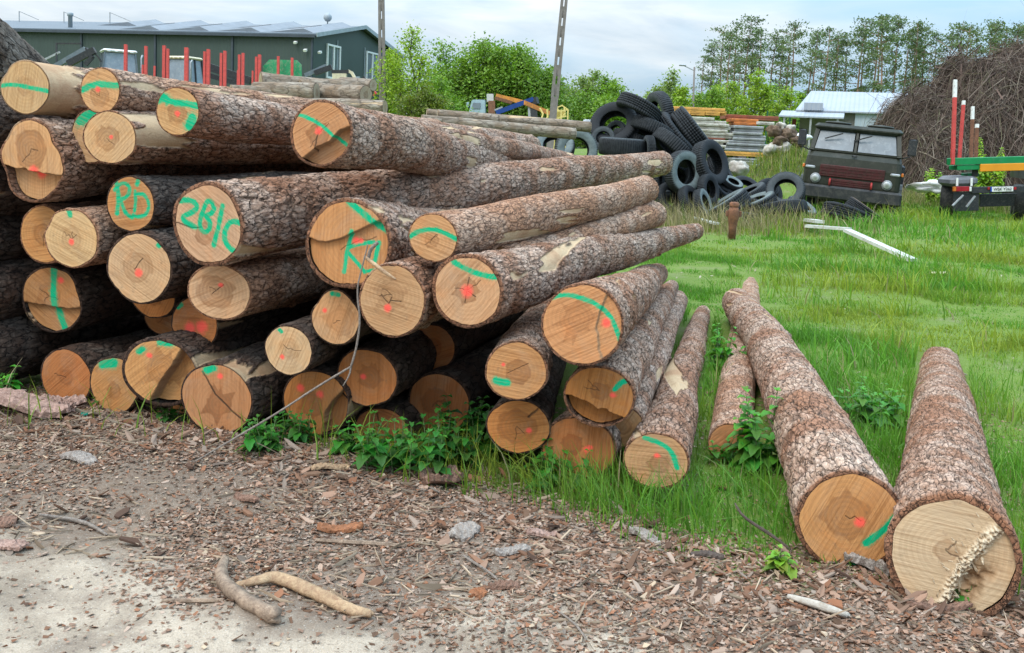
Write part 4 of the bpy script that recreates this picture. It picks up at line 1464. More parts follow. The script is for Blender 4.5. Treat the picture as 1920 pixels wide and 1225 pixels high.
def bark_slab(name, label, cat, px, py, ln, wd, th, rz, mat, curl=.3, lift=.0, seed=1, group=None):
    rg_ = random.Random(seed)
    nu, nv_ = 20, 9
    vs, fs = [], []
    for s in (0, 1):
        for i in range(nu + 1):
            for j in range(nv_ + 1):
                u, v = i / nu - .5, j / nv_ - .5
                e = 1 - .35 * abs(2 * u) ** 3 + rg_.uniform(-.10, .10) * (abs(v) > .45)
                uu = u * ln * (1 + rg_.uniform(-.08, .08) * (i in (0, nu)))
                vs.append((uu, v * wd * e, curl * (v * v) * wd * 1.6 * -1 + .05 * ln * math.sin(u * 5 + seed) + th * s * .6 + (rg_.uniform(0, .75) * th if s else 0)))
    a = (nu + 1) * (nv_ + 1)
    for i in range(nu):
        for j in range(nv_):
            p = i * (nv_ + 1) + j
            fs.append((a + p, a + p + nv_ + 1, a + p + nv_ + 2, a + p + 1))
            fs.append((p, p + 1, p + nv_ + 2, p + nv_ + 1))
    for i in range(nu):
        for j in (0, nv_):
            p = i * (nv_ + 1) + j
            fs.append((p, p + nv_ + 1, a + p + nv_ + 1, a + p) if j == 0 else (p + nv_ + 1, p, a + p, a + p + nv_ + 1))
    for j in range(nv_):
        for i in (0, nu):
            p = i * (nv_ + 1) + j
            fs.append((p + 1, p, a + p, a + p + 1) if i == 0 else (p, p + 1, a + p + 1, a + p))
    m = MB()
    m.add(vs, fs)
    g = G(px, py)
    low = min(v[2] for v in vs)
    o = m.build(name, mat, None, (g.x, g.y, gz(g.x, g.y) - low * .6 + lift), R(rz))
    return tag(o, label, cat, group)


bark_slab('bark_slab', 'big pink flaky slab of bark at the left edge under the dark logs', 'bark', 50, 792, .5, .17, .03, -14, PINKBARK, .25, .03, 3)
bark_slab('bark_slab', 'curled pinkish bark piece right of the big pink slab', 'bark', 118, 782, .22, .14, .02, 25, PINKBARK, -.3, .01, 4)
bark_slab('bark_piece', 'bright orange inner bark piece lying on the litter', 'bark', 638, 1002, .17, .055, .014, 6, ORANGEW, .3, .004, 5)
bark_slab('bark_piece', 'reddish brown curved bark strip left of the orange piece', 'bark', 462, 948, .13, .04, .012, -35, BROWNSL, .5, .004, 6)
bark_slab('bark_piece', 'pale grey pointed bark chip right of the orange piece', 'bark', 870, 1010, .14, .10, .014, 60, GREYSL, .3, .006, 7)
bark_slab('bark_piece', 'broad grey bark plate at the left, above the grey forked stick', 'bark', 150, 878, .2, .08, .014, -28, GREYSL, .3, .004, 8)
bark_slab('bark_piece', 'long pale wood chip slanting on the litter above the orange piece', 'bark', 618, 905, .17, .045, .012, 28, STICKP, .2, .006, 9)
bark_slab('bark_piece', 'rust brown bark heap at the foot of the grass in the middle', 'bark', 830, 918, .2, .13, .03, 40, BROWNSL, -.5, .01, 10)
bark_slab('bark_piece', 'brown curled bark piece at the left edge of the dirt', 'bark', 8, 985, .1, .09, .012, 10, BROWNSL, .4, .004, 12)
bark_slab('bark_piece', 'pale brown bark flake below the curled piece at the left edge', 'bark', 22, 1025, .12, .07, .012, -20, PINKBARK, .3, .004, 13)
bark_slab('bark_piece', 'dark wet bark plate on the litter left of the young plant', 'bark', 1325, 1058, .12, .035, .01, -10, DARKTW, .3, .004, 14)
bark_slab('bark_piece', 'grey slanting wood slab where the grass meets the litter', 'bark', 1210, 1022, .17, .05, .014, -50, GREYSL, .2, .006, 15)
bark_slab('bark_piece', 'large grey bark slab between the two loose log faces', 'bark', 1640, 1082, .22, .14, .03, -20, GREYSL, -.3, .0, 16)
bark_slab('bark_piece', 'red brown bark strip lying below the splintered log face', 'bark', 1756, 1162, .22, .035, .014, 4, BROWNSL, .2, .004, 17)
bark_slab('bark_piece', 'dark green painted chip on the litter at the left', 'bark', 160, 797, .04, .03, .008, 4, simple('green_paint', (0.01, .25, .17), .7), .2, .006, 18)
bark_slab('bark_piece', 'grey bark plate on the litter in the centre foreground', 'bark', 960, 1045, .13, .05, .012, 12, GREYSL, .3, .004, 19)
bark_slab('bark_piece', 'brown bark plate in the centre foreground below the grey plate', 'bark', 945, 1108, .11, .04, .014, 3, BROWNSL, .3, .002, 20)
bark_slab('bark_piece', 'small rust red bark flake on the dirt left of the centre plates', 'bark', 896, 1120, .07, .055, .01, 70, ORANGEW, .4, .002, 21)
bark_slab('bark_piece', 'pale pink bark flake right of the centre on the litter', 'bark', 1015, 1012, .12, .05, .012, 5, PINKBARK, .3, .004, 22)


# nettles and young plants
STEMM = simple('plant_stem', (.10, .16, .05), .6)
def leaf_plant(name, label, px, py, hgt, nst, spread, ls, base=(.055, .16, .02), seed=1, group=None, lift=0, serr=True, ground=None):
    rg_ = random.Random(seed)
    g = ground or G(px, py)
    root = empty(name, (g.x, g.y, gz(g.x, g.y) + lift), 0, label, 'plant', group)
    V, Fq, T = [], [], []
    for s in range(nst):
        a = rg_.uniform(0, 6.28)
        r0_ = rg_.uniform(0, spread)
        p0 = Vector((math.cos(a) * r0_, math.sin(a) * r0_ * .6, 0))
        hh = hgt * rg_.uniform(.55, 1.0)
        ln = Vector((rg_.gauss(0, .16), rg_.gauss(0, .16), 1)).normalized()
        pts = [p0 + ln * hh * t + Vector((math.cos(a), math.sin(a), 0)) * hh * .12 * t * t for t in (0, .35, .7, 1)]
        sm_ = MB()
        sm_.tube(pts, [.0035, .003, .0025, .0015], 5)
        sm_.build('stem', STEMM, root)
        nw = max(4, int(hh / .038))
        for wi in range(nw):
            t = (wi + 1) / nw
            c = p0 + ln * hh * t + Vector((math.cos(a), math.sin(a), 0)) * hh * .12 * t * t
            for sd_ in range(2):
                az = wi * 1.57 + sd_ * math.pi + rg_.gauss(0, .35)
                L_ = ls * (1 - .55 * max(0, t - .45) / .55) * rg_.uniform(.7, 1.15)
                dr = Vector((math.cos(az), math.sin(az), rg_.uniform(-.1, .55) + .5 * max(0, t - .8) * 5)).normalized()
                sidev = Vector((-math.sin(az), math.cos(az), 0))
                col = [1.35 * base[i] * rg_.uniform(.75, 1.3) * (1 + .7 * max(0, t - .6)) for i in range(3)]
                b = len(V)
                ns = 6
                for i in range(ns + 1):
                    u = i / ns
                    wv = L_ * .36 * (math.sin(math.pi * min(1, u * .92 + .10)) ** .8) * (1 if not serr else (1.12 if i % 2 else .86))
                    if i == ns:
                        wv = .0008
                    mid = c + dr * (L_ * u) - Vector((0, 0, 1)) * L_ * .55 * u * u
                    V.append(mid - sidev * wv + Vector((0, 0, wv * .35)))
                    V.append(mid)
                    V.append(mid + sidev * wv + Vector((0, 0, wv * .35)))
                    T += [col, [x_ * .8 for x_ in col], col]
                for i in range(ns):
                    for j in (0, 1):
                        Fq.append((b + i * 3 + j, b + i * 3 + j + 1, b + i * 3 + j + 4, b + i * 3 + j + 3))
    me = raw_mesh('leaves', [tuple(v) for v in V], Fq, None, [LEAF], True, None, {'tint': np.array(T)})
    mesh_obj('leaves', me, root)
    return root


NG = 'nettles growing between the logs'
leaf_plant('nettle_plant', 'tall bushy nettle against the left side of the long loose log', 1428, 885, .44, 9, .10, .11, (.06, .19, .022), 1, NG)
leaf_plant('nettle_plant', 'nettle hanging over the face of the short thin log', 1352, 868, .16, 5, .08, .07, (.05, .16, .022), 2, NG)
leaf_plant('nettle_plant', 'nettle growing high up between the right end log and the thin log', 1352, 700, .34, 8, .12, .085, (.06, .2, .02), 3, NG)
leaf_plant('nettle_plant', 'broad nettle patch between the two loose logs', 1640, 800, .24, 26, .42, .085, (.06, .17, .025), 4, NG)
leaf_plant('nettle_plant', 'low leafy weeds on the litter beneath the big cracked bottom log', 500, 868, .18, 12, .16, .075, (.045, .15, .025), 5, NG)
leaf_plant('nettle_plant', 'low leafy weeds before the dark middle of the pile', 752, 898, .24, 18, .22, .08, (.045, .15, .025), 6, NG)
leaf_plant('nettle_plant', 'weeds with broad leaves at the foot of the oval ringed log', 890, 852, .30, 16, .2, .10, (.025, .095, .014), 7, NG)
leaf_plant('nettle_plant', 'nettle at the left edge before the dark bark logs', 8, 772, .22, 5, .08, .09, (.06, .2, .025), 8, NG)
leaf_plant('nettle_plant', 'small weed under the broken bottom row log', 226, 778, .09, 6, .12, .05, (.05, .15, .025), 9, NG)
leaf_plant('young_plant', 'bright yellow green young plant alone on the litter at right', 1458, 1098, .10, 6, .035, .065, (.14, .25, .03), 10, None, 0, False)
leaf_plant('young_plant', 'small weed growing at the foot of the splintered log', 1812, 1150, .08, 5, .04, .05, (.06, .17, .02), 11, None)
leaf_plant('nettle_plant', 'weeds under the two red dotted bottom log', 572, 846, .18, 10, .16, .07, (.04, .13, .022), 12, NG)

leaf_plant('nettle_plant', 'weeds before the dark brown log end with the big shaded heart', 830, 880, .26, 12, .16, .085, (.035, .12, .018), 21, NG)
leaf_plant('nettle_plant', 'low weeds at the foot of the cracked dark orange log end', 672, 878, .2, 10, .16, .075, (.045, .145, .022), 22, NG)
leaf_plant('nettle_plant', 'weeds in the grass before the red smeared bottom log', 1010, 905, .2, 9, .2, .08, (.045, .15, .022), 23, NG)
leaf_plant('nettle_plant', 'small weeds left of the big cracked bottom log', 330, 800, .12, 7, .14, .06, (.045, .14, .022), 24, NG)
# ------------------------------------------------------------------ helpers for the far things
def place(px, d, py=None):
    """ground point under an image column at a depth"""
    q = P(px, 300, d)
    return Vector((q.x, q.y, gz(q.x, q.y)))


def zat(py, px, d):
    return P(px, py, d).z


RED = simple('red_paint', (0.50, 0.055, 0.045), 0.55, 0.2, 8, (0.25, 0.06, 0.04), 0.25)
DARKRED = simple('dull_red_paint', (0.16, 0.022, 0.022), 0.6, 0.3, 6, (0.09, 0.05, 0.035), 0.3)
WHITE = simple('white_paint', (0.72, 0.71, 0.68), 0.55, 0.1, 6, (0.4, 0.37, 0.32), 0.25)
BLACKM = simple('black_metal', (0.022, 0.023, 0.026), 0.5, 0.3, 8, (0.09, 0.08, 0.07), 0.3)
STEEL = simple('grey_steel', (0.36, 0.37, 0.38), 0.45, 0.2, 7, (0.2, 0.16, 0.13), 0.3, metal=0.4)
RUST = simple('rusty_steel', (0.20, 0.085, 0.045), 0.85, 0.4, 9, (0.09, 0.05, 0.035), 0.5, bump=0.4)
GLASS = simple('window_glass', (0.10, 0.125, 0.14), 0.08, 0.15, 3, spec=0.9)
GLASSW = simple('pale_glass', (0.22, 0.26, 0.30), 0.25, 0.15, 2.5, (0.33, 0.36, 0.38), 0.3, spec=0.5)  # lighter blue-grey glass, blotched paler
RUBBER = simple('wheel_rubber', (0.02, 0.021, 0.022), 0.85, 0.3, 6, (0.08, 0.075, 0.065), 0.4)
CONC = simple('old_concrete', (0.18, 0.155, 0.14), 0.9, 0.2, 7, (0.15, 0.13, 0.11), 0.4, bump=0.3)


def corrugated(name, col, period, axis=0, dirt=(0.3, 0.3, 0.3), amt=0.15, rough=0.5, metal=0.0):
    k = NT(name)
    oc = k.n('ShaderNodeTexCoord').outputs['Object']
    sp = k.n('ShaderNodeSeparateXYZ', i_0=oc)
    wv = k.math('MULTIPLY_ADD', k.math('SINE', k.math('MULTIPLY', sp.outputs[axis], 6.283 / period)), 0.5, 0.5)
    n1 = k.noise(oc, 0.6, 6, 0.6)
    n2 = k.noise(oc, 3.0, 6, 0.65)
    c = k.mix(n1.outputs[0], tuple(x * .8 for x in col), tuple(min(1, x * 1.2) for x in col))
    c = k.mix(k.ramp(n2.outputs[0], [(0.55, 0.0), (0.75, amt)]), c, dirt)
    k.bump(wv, 0.8, 0.03)
    return k.out(c, rough, Metallic=metal)


# ------------------------------------------------------------------ dark green hall
HALL_G = corrugated('green_cladding', (0.036, 0.056, 0.048), 0.30, 0, (0.06, 0.075, 0.07))
HALL_R = corrugated('grey_roof_sheet', (0.10, 0.125, 0.15), 0.30, 0, (0.15, 0.175, 0.2), 0.3, 0.6, 0.0)
HALL_T = simple('roof_trim', (0.30, 0.33, 0.35), 0.5, 0.15, 2)
HALL_D = simple('dark_trim', (0.05, 0.06, 0.075), 0.5, 0.2, 2)
PVM = simple('solar_glass', (0.15, 0.17, 0.195), 0.5, 0.15, 1.0, (0.14, 0.16, 0.18), 0.2, spec=0.5)
D0 = 75.0
hc = place(583, D0)
psi = R(15)
ax = Vector((math.cos(psi), -math.sin(psi), 0))
ay = Vector((math.sin(psi), math.cos(psi), 0))
HM = Matrix(((ax.x, ay.x, 0, hc.x), (ax.y, ay.y, 0, hc.y), (0, 0, 1, hc.z), (0, 0, 0, 1)))
hall = empty('industrial_hall', mat=HM, label='long dark green sheet metal hall with a grey roof behind the pile', cat='building')
eave = zat(72, 583, D0) - hc.z
Wg, Lh = 16.8, 52.0
apex = eave + 1.55
m = MB()
m.prism([(-Lh, 0, 0), (0, 0, 0), (0, Wg, 0), (-Lh, Wg, 0)], (0, 0, eave))
m.prism([(-.001, 0, eave), (-.001, Wg, eave), (-.001, Wg / 2, apex)], (-.15, 0, 0))
m.build('wall', HALL_G, hall)
m = MB()
for s in (0, 1):
    y0, y1 = (-.35, Wg / 2) if s == 0 else (Wg + .35, Wg / 2)
    z0 = eave + .05
    m.prism([(-Lh - .3, y0, z0), (-Lh - .3, y1, apex + .12), (-Lh - .3, y1, apex + .26), (-Lh - .3, y0, z0 + .16)], (Lh + .7, 0, 0))
m.build('roof', HALL_R, hall)
m = MB()
m.box((-Lh / 2, -.38, eave + .02), (Lh + .6, .12, .2))
m.build('gutter', HALL_D, hall)
m = MB()
m.bar((.42, -.36, eave + .12), (.42, Wg / 2, apex + .2), .06, .3)
m.bar((.42, Wg + .36, eave + .12), (.42, Wg / 2, apex + .2), .06, .3)
m.build('verge_trim', HALL_T, hall)
for x_ in (-.08, -6.6, -13.2, -19.8, -26.4, -33):
    m = MB()
    m.box((x_, -.07, eave / 2), (.16 if x_ < -1 else .12, .12, eave - .1))
    m.build('downspout', HALL_D, hall)
for y_ in (4.0, 9.2, 12.6):
    m = MB()
    m.box((.03, y_, eave / 2 + .3), (.05, .07, eave - .2))
    m.build('cladding_joint', HALL_T, hall)


def on_gable(px, py):
    """hall coordinates of an image point on the gable wall"""
    Mi = HM.inverted()
    o, r = Mi @ CO, Mi.to_3x3() @ ray(px, py)
    t = -o.x / r.x
    return o + r * t


for (a, b) in (((612, 97), (636, 136)), ((686, 111), (707, 147))):
    p, q = on_gable(*a), on_gable(*b)
    yc, zc = (p.y + q.y) / 2, (p.z + q.z) / 2
    wy, wz = abs(q.y - p.y), abs(p.z - q.z)
    wz = max(wz, wy * 1.1)
    m = MB()
    t = .14
    m.box((.06, yc, zc + wz / 2 - t / 2), (.12, wy, t))
    m.box((.06, yc, zc - wz / 2 + t / 2), (.12, wy, t))
    for s in (-1, 0, 1):
        m.box((.06, yc + s * (wy / 2 - t / 2), zc), (.115, t * (1 if s else 1.3), wz - 2 * t))
    fr = m.build('window', WHITE, hall)
    m = MB()
    m.box((.02, yc, zc), (.03, wy - .05, wz - .05))
    m.build('pane', GLASS, fr)
for k_, (dx, dz) in enumerate(((-.5, -1.0), (.32, -1.05), (-1.3, -.45))):
    m = MB()
    m.box((dx, -.3 if dx < 0 else .4, eave + dz), (.24, .24, .15), rot=Euler((R(25), 0, 0)))
    m.build('wall_lamp', WHITE, hall)
# solar modules stand in saw-tooth rows on the near slope
sl = (apex - eave) / (Wg / 2)
for row, (v0, v1) in enumerate(((.3, 3.6), (4.2, 8.0))):
    for i in range(5 if row else 4):
        x1 = -.1 - i * 4.3 - row * .5
        x0 = x1 - 4.1
        def zz(v):
            return eave + .24 + sl * v
        m = MB()
        hgt_ = .34
        pts = [(x0, v0, zz(v0)), (x1 - .9, v0, zz(v0) + hgt_), (x1, v0, zz(v0))]
        vec = Vector((0, v1 - v0, sl * (v1 - v0)))
        m.prism(pts, vec)
        m.build('solar_module', PVM, hall)
for i in range(4):
    m = MB()
    x_ = -22.5 - i * 4.6
    m.bar((x_, 7, apex), (x_, 7, apex + .9), .06, .06)
    m.bar((x_, 7, apex + .9), (x_ + 2.0, 7, apex + .2), .06, .06)
    m.build('module_frame', STEEL, hall)
m = MB()
hp = HM.inverted() @ P(167, 56, D0 + 8)
m.lathe([(.17, 0), (.17, 1.2), (.24, 1.22), (.24, 1.45), (.1, 1.5)], 12, c=(hp.x, 1.4, eave + .2))
m.build('flue_pipe', HALL_T, hall)
m = MB()
hp = HM.inverted() @ P(598, 50, D0 + 7)
m.lathe([(.05, 0), (.05, .5), (.2, .55), (.33, .75), (.33, .95), (.18, 1.15), (.02, 1.2)], 12, c=(-2.3, 7.0, apex - .1))
m.build('roof_ventilator', HALL_T, hall)

# ------------------------------------------------------------------ machines in the yard before the hall
def wheel(parent, c, r, w, yaw=0.0, hub=None, rubber=None):
    m = MB()
    T = Matrix.Translation(c) @ Matrix.Rotation(yaw, 4, 'Z') @ Matrix.Rotation(R(90), 4, 'X')
    m.T = T
    m.lathe([(r * .55, -w * .42), (r * .8, -w * .5), (r * .96, -w * .46), (r, -w * .3), (r, w * .3), (r * .96, w * .46), (r * .8, w * .5), (r * .55, w * .42)], 28, closed=True)
    o = m.build('wheel', rubber or RUBBER, parent)
    m = MB()
    m.T = T
    m.lathe([(r * .57, -w * .36), (r * .5, -w * .2), (r * .2, -w * .2), (r * .16, -w * .4), (r * .16, w * .4), (r * .2, w * .2), (r * .5, w * .2), (r * .57, w * .36)], 20)
    m.build('rim', hub or STEEL, o)
    return o


BLUEG = simple('pale_blue_paint', (0.27, 0.36, 0.40), 0.45, 0.15, 3, (0.25, 0.25, 0.24), 0.3)
CREAM = simple('cream_paint', (0.62, 0.54, 0.37), 0.5, 0.15, 3, (0.35, 0.27, 0.18), 0.3)
YEL = simple('yellow_paint', (0.66, 0.42, 0.07), 0.5, 0.15, 3, (0.3, 0.2, 0.08), 0.3)
SLATE = simple('slate_paint', (0.12, 0.145, 0.165), 0.5, 0.2, 3, (0.2, 0.2, 0.2), 0.3)


def tractor(label, px, d, ytop, wpx, body, roofm, glass, yaw):
    """cab tractor: bonnet, glazed cab, roof, exhaust, wheels"""
    g = place(px, d)
    s = d / F
    root = empty('tractor', g, yaw, label, 'tractor')
    H = zat(ytop, px, d) - g.z
    wc = wpx * s
    zb = H - wc * 1.0
    m = MB()
    m.box((0, -wc * .1, zb * .62), (wc * .9, wc * 1.6, zb * .5), bev=.1)
    m.box((0, -wc * 1.05, zb * .66), (wc * .6, wc * 1.1, zb * .5), bev=.15)
    m.build('body', body, root)
    m = MB()
    hw = wc / 2
    t = .07
    for sx in (-1, 1):
        for (y0, y1) in ((-hw * .95, -hw * .75), (hw * .95, hw * .75), (.05, .05)):
            m.bar((sx * hw * .97, y0, zb), (sx * hw * .8, y1, H - .14), t, t)
    for y0 in (-hw * .95, hw * .95):
        m.bar((-hw, y0, zb), (hw, y0, zb), t, t)
    m.build('cab_frame', roofm[0], root)
    m = MB()
    m.box((0, 0, (zb + H) / 2 - .08), (hw * 1.84, hw * 1.76, H - zb - .2), taper=(.82, .82))
    m.build('cab_glass', glass, root)
    m = MB()
    m.box((0, 0, H - .07), (hw * 1.8, hw * 1.75, .16), bev=.07)
    for sx in (-.6, -.2, .2, .6):
        m.box((sx * hw, -hw * .92, H - .1), (.16, .08, .1), bev=.02)
    m.build('cab_roof', roofm[1], root)
    m = MB()
    m.tube([(hw * 1.12, -hw * .7, zb * .7), (hw * 1.12, -hw * .7, H - .35), (hw * 1.2, -hw * .6, H - .2)], .05, 8)
    m.build('exhaust_pipe', STEEL, root)
    for sx in (-1, 1):
        wheel(root, (sx * wc * .62, wc * .55, zb * .42), zb * .42, .45, R(90))
        wheel(root, (sx * wc * .55, -wc * 1.3, zb * .3), zb * .3, .35, R(90))
    return root


tractor('pale blue glazed tractor cab showing over the top row of logs', 222, 56, 97, 66, SLATE, (SLATE, WHITE), GLASSW, R(28))
tractor('cream roofed tractor with a yellow bonnet behind the red stakes', 346, 58, 109, 52, YEL, (BLACKM, CREAM), GLASSW, R(-24))


def boom_machine(name, label, cat, parts_, d, base_px, post=True):
    """bars given by image points at a depth; one part per boom"""
    g = place(base_px, d)
    root = empty(name, g, 0, label, cat)
    for nm, mt, wpx, pts in parts_:
        m = MB()
        w3 = wpx * d / F
        for i in range(len(pts) - 1):
            a, b = P(*pts[i], d + (.0 if i % 2 == 0 else .003)) - g, P(*pts[i + 1], d + (.0 if i % 2 == 0 else .003)) - g
            e = (b - a).normalized() * w3 * .3
            m.bar(a - e * (i > 0), b + e * (i < len(pts) - 2), w3 * .8, w3, up=(0, 0, 1))
        m.build(nm, mt, root)
    m = MB()
    m.box((0, 0, .75), (1.6, 2.2, .6), bev=.08)
    m.box((0, 0, 1.3), (.8, .8, .7), bev=.08)
    m.build('carriage', BLACKM, root)
    for sx in (-1, 1):
        for sy in (-.7, .7):
            wheel(root, (sx * .85, sy, .5), .5, .3, R(90))
    return root


boom_machine('log_loader', 'folded dark loader crane over the first top row log', 'crane',
             [('main_boom', SLATE, 9, [(98, 128), (160, 92)]), ('outer_boom', BLACKM, 12, [(128, 120), (178, 94)]), ('grapple_arm', BLACKM, 8, [(160, 92), (172, 108), (160, 122)]),
              ('frame_post', BLACKM, 3, [(106, 124), (106, 82), (152, 82), (152, 78)]), ('hose', BLACKM, 2.5, [(168, 96), (182, 104), (190, 116)]), ('hydraulic_ram', STEEL, 3.5, [(72, 118), (112, 98)])], 54, 130)
boom_machine('log_loader', 'black lattice boom sloping down behind the paired red stakes', 'crane',
             [('main_boom', BLACKM, 14, [(368, 118), (470, 152)]), ('outer_boom', BLACKM, 9, [(372, 136), (450, 158)]), ('hydraulic_ram', SLATE, 3, [(370, 124), (440, 140)])], 60, 400)
boom_machine('log_loader', 'loader with black boom, cream side and yellow curved arm beside the hall window', 'crane',
             [('main_boom', SLATE, 8, [(572, 142), (612, 124)]), ('outer_boom', BLACKM, 10, [(590, 138), (622, 126)]), ('cab_roof', BLACKM, 7, [(622, 135), (654, 135)]), ('cab_side', CREAM, 15, [(624, 146), (650, 146)]),
              ('curved_arm', CREAM, 5, [(652, 133), (660, 137), (665, 146), (666, 158)]), ('rear_panel', GLASSW, 12, [(668, 150), (675, 150)]), ('red_arm', RED, 8, [(688, 158), (704, 178)]), ('black_link', BLACKM, 8, [(680, 146), (690, 158)])], 56, 630)
# trailer with red stakes
tg = place(400, 52)
tr = empty('timber_trailer', tg, 0, 'timber trailer with many red stakes and a green headboard before the hall', 'trailer')
for (px, y0, y1, w_) in [(236, 84, 150, 6), (274, 87, 152, 5.5), (268, 122, 152, 4), (308, 86, 160, 6), (315, 92, 160, 5), (290, 124, 150, 3.5), (350, 90, 162, 7.5), (384, 97, 162, 5), (391, 93, 162, 6.5), (415, 100, 165, 5), (422, 96, 165, 6),
                         (449, 103, 165, 5), (456, 100, 165, 5.5), (446, 132, 150, 3), (474, 133, 160, 3.5), (481, 107, 160, 5), (487, 103, 160, 6), (522, 106, 160, 5), (548, 109, 160, 5)]:
    a, b = P(px, y0, 52) - tg, P(px - 1, y1 + 40, 52) - tg
    m = MB()
    m.bar(b, a, w_ * 52 / F * .9, w_ * 52 / F, up=(0, 1, 0))
    m.build('stake', RED, tr)
m = MB()
pts = [P(x, y, 52.4) - tg for x, y in ((493, 175), (493, 124), (505, 112), (556, 113), (565, 122), (565, 178))]
m.prism(pts, (0, .12, 0))
m.build('headboard', simple('green_paint', (0.012, 0.23, 0.085), 0.5, 0.2, 2, (0.2, 0.25, 0.15), 0.35), tr)
m = MB()
a, b = P(225, 205, 52) - tg, P(565, 212, 52) - tg
m.bar(a, b, .9, .35)
m.build('chassis', BLACKM, tr)
for px in (280, 320, 480, 520):
    c = P(px, 225, 52.5) - tg
    wheel(tr, (c.x, c.y, .5), .5, .4, 0)

# ------------------------------------------------------------------ two stacks of weathered logs behind the pile
GREYLOG = bark_material('weathered_wood', (0.27, 0.215, 0.165), (0.42, 0.36, 0.29), (0.25, 0.17, 0.11), (0.13, 0.10, 0.075), 9.0, (0.46, 0.40, 0.33))


def far_log(label, a, b, r0, r1, d0, d1, group, **kw):
    c0, c1 = P(a[0], a[1], d0), P(b[0], b[1], d1)
    return make_log(label, c0, c1, r0 * d0 / F, r0 * d0 / F, r1 * d1 / F, q=0, bark=GREYLOG, plates=.35, tone='old', group=group, cracks=1, **kw)


GA = 'weathered grey logs stacked behind the top row'
far_log('weathered grey log with its cut end facing right, on the grey stack', (686, 178), (596, 170), 17, 16, 17.0, 17.6, GA)
far_log('weathered grey log whose thin edge overlaps the right facing one', (594, 174), (476, 172), 18, 16, 17.2, 17.4, GA)
far_log('weathered tapering butt log on top of the grey stack at left', (488, 154), (640, 165), 17, 12, 18.0, 18.6, GA, swell=.14)
far_log('long weathered log along the back of the grey stack', (560, 168), (694, 166), 19, 17, 18.2, 19.0, GA)
far_log('small weathered log at the left end of the grey stack', (432, 172), (540, 178), 13, 11, 17.0, 17.4, GA)
far_log('weathered log at the bottom right of the grey stack', (722, 202), (560, 196), 13, 13, 16.8, 17.2, GA)
far_log('broken end of a weathered log at the back right of the grey stack', (700, 160), (640, 158), 11, 12, 18.8, 19.2, GA)
far_log('flat slab log low in the grey stack', (668, 206), (480, 204), 14, 14, 17.1, 17.4, GA)
for i in range(6):
    for j in range(2):
        zz_ = .25 + .38 * i
        if zz_ > 1.85:
            continue
        y_ = 17.0 + j * .9 + (i % 2) * .35
        c0, c1 = Vector((-2.6, y_, zz_)), Vector((-4.6, y_ + .3, zz_))
        make_log('weathered log supporting the grey stack, hidden behind the pile', c0, c1, .19, .19, .18, q=0, bark=GREYLOG, plates=.35, tone='old', group=GA)
GB = 'long pale logs lying behind the pile on the right'
far_log('upper one of the two long pale logs left of the tyres, orange far end', (820, 214), (1106, 240), 9, 10, 20.0, 20.6, GB)
far_log('lower one of the two long pale logs left of the tyres', (790, 226), (1078, 252), 11, 11, 19.4, 20.0, GB)
far_log('ragged pale log on top behind the two long ones', (800, 212), (960, 228), 8, 7, 21.0, 21.4, GB)
for i in range(4):
    zz_ = .2 + .36 * i
    for j in range(2):
        y_ = 19.6 + j * .8 + (i % 2) * .3
        make_log('pale log under the two long ones, hidden behind the pile', Vector((-1.7, y_, zz_)), Vector((1.25, y_ + .5, zz_)), .17, .17, .16, q=0, bark=GREYLOG, plates=.35, tone='old', group=GB)

# ------------------------------------------------------------------ poles
def lattice_pole(label, top, bot, d, w0, w1, extra):
    g = place(bot[0], d)
    a = P(bot[0], bot[1], d)
    b = P(top[0], top[1], d)
    dr = (b - a).normalized()
    a = a - dr * ((a.z - g.z) / dr.z)
    b = b + dr * extra
    root = empty('concrete_pole', a, 0, label, 'utility pole')
    Lp = (b - a).length
    m = MB()
    m.bar((0, 0, -.02), dr * 2.6, w0 * 1.02, .2, up=(0, 1, 0))
    s = dr.cross(Vector((0, 1, 0))).normalized()
    for k_ in (-1, 1):
        m.bar(dr * 2.55 + s * k_ * w0 * .36, dr * Lp + s * k_ * w1 * .36, w0 * .42, .17, up=(0, 1, 0))
    t = 2.9
    while t < Lp:
        m.bar(dr * t - s * w0 * .3, dr * t + s * w0 * .3, .48, .14, up=(0, 1, 0))
        t += .85
    m.build('shaft', CONC, root)
    m = MB()
    m.bar(dr * Lp - s * .8, dr * Lp + s * .8, .1, .1)
    m.build('crossarm', STEEL, root)
    return root


lattice_pole('upright concrete pole with square holes beside the hall gable', (715, 0), (717, 190), 46, .27, .2, 2.5)
lattice_pole('leaning concrete pole with square holes behind the crane truck', (1058, 0), (1036, 226), 44, .30, .22, 2.0)
lg = place(1297, 85)
lp_ = empty('street_lamp', lg, 0, 'thin lamp post with a short arm among the shrubs before the pines', 'lamp')
m = MB()
tp = P(1302, 126, 85) - lg
m.tube([(0, 0, 0), tp], [.13, .07], 8)
m.build('post', CONC, lp_)
m = MB()
m.bar(tp - Vector((0, 0, .3)), tp + Vector((-.95, 0, .1)), .07, .07)
m.box(tp + Vector((-1.0, 0, .1)), (.6, .25, .14), bev=.05)
m.build('lamp_head', STEEL, lp_)

# ------------------------------------------------------------------ crane truck
d = 75
cg = place(900, d)
ct = empty('crane_truck', cg, 0, 'pale blue truck with orange and blue crane booms before the green trees', 'truck')


def C(px, py, dd=0.0):
    return P(px, py, d + dd) - cg


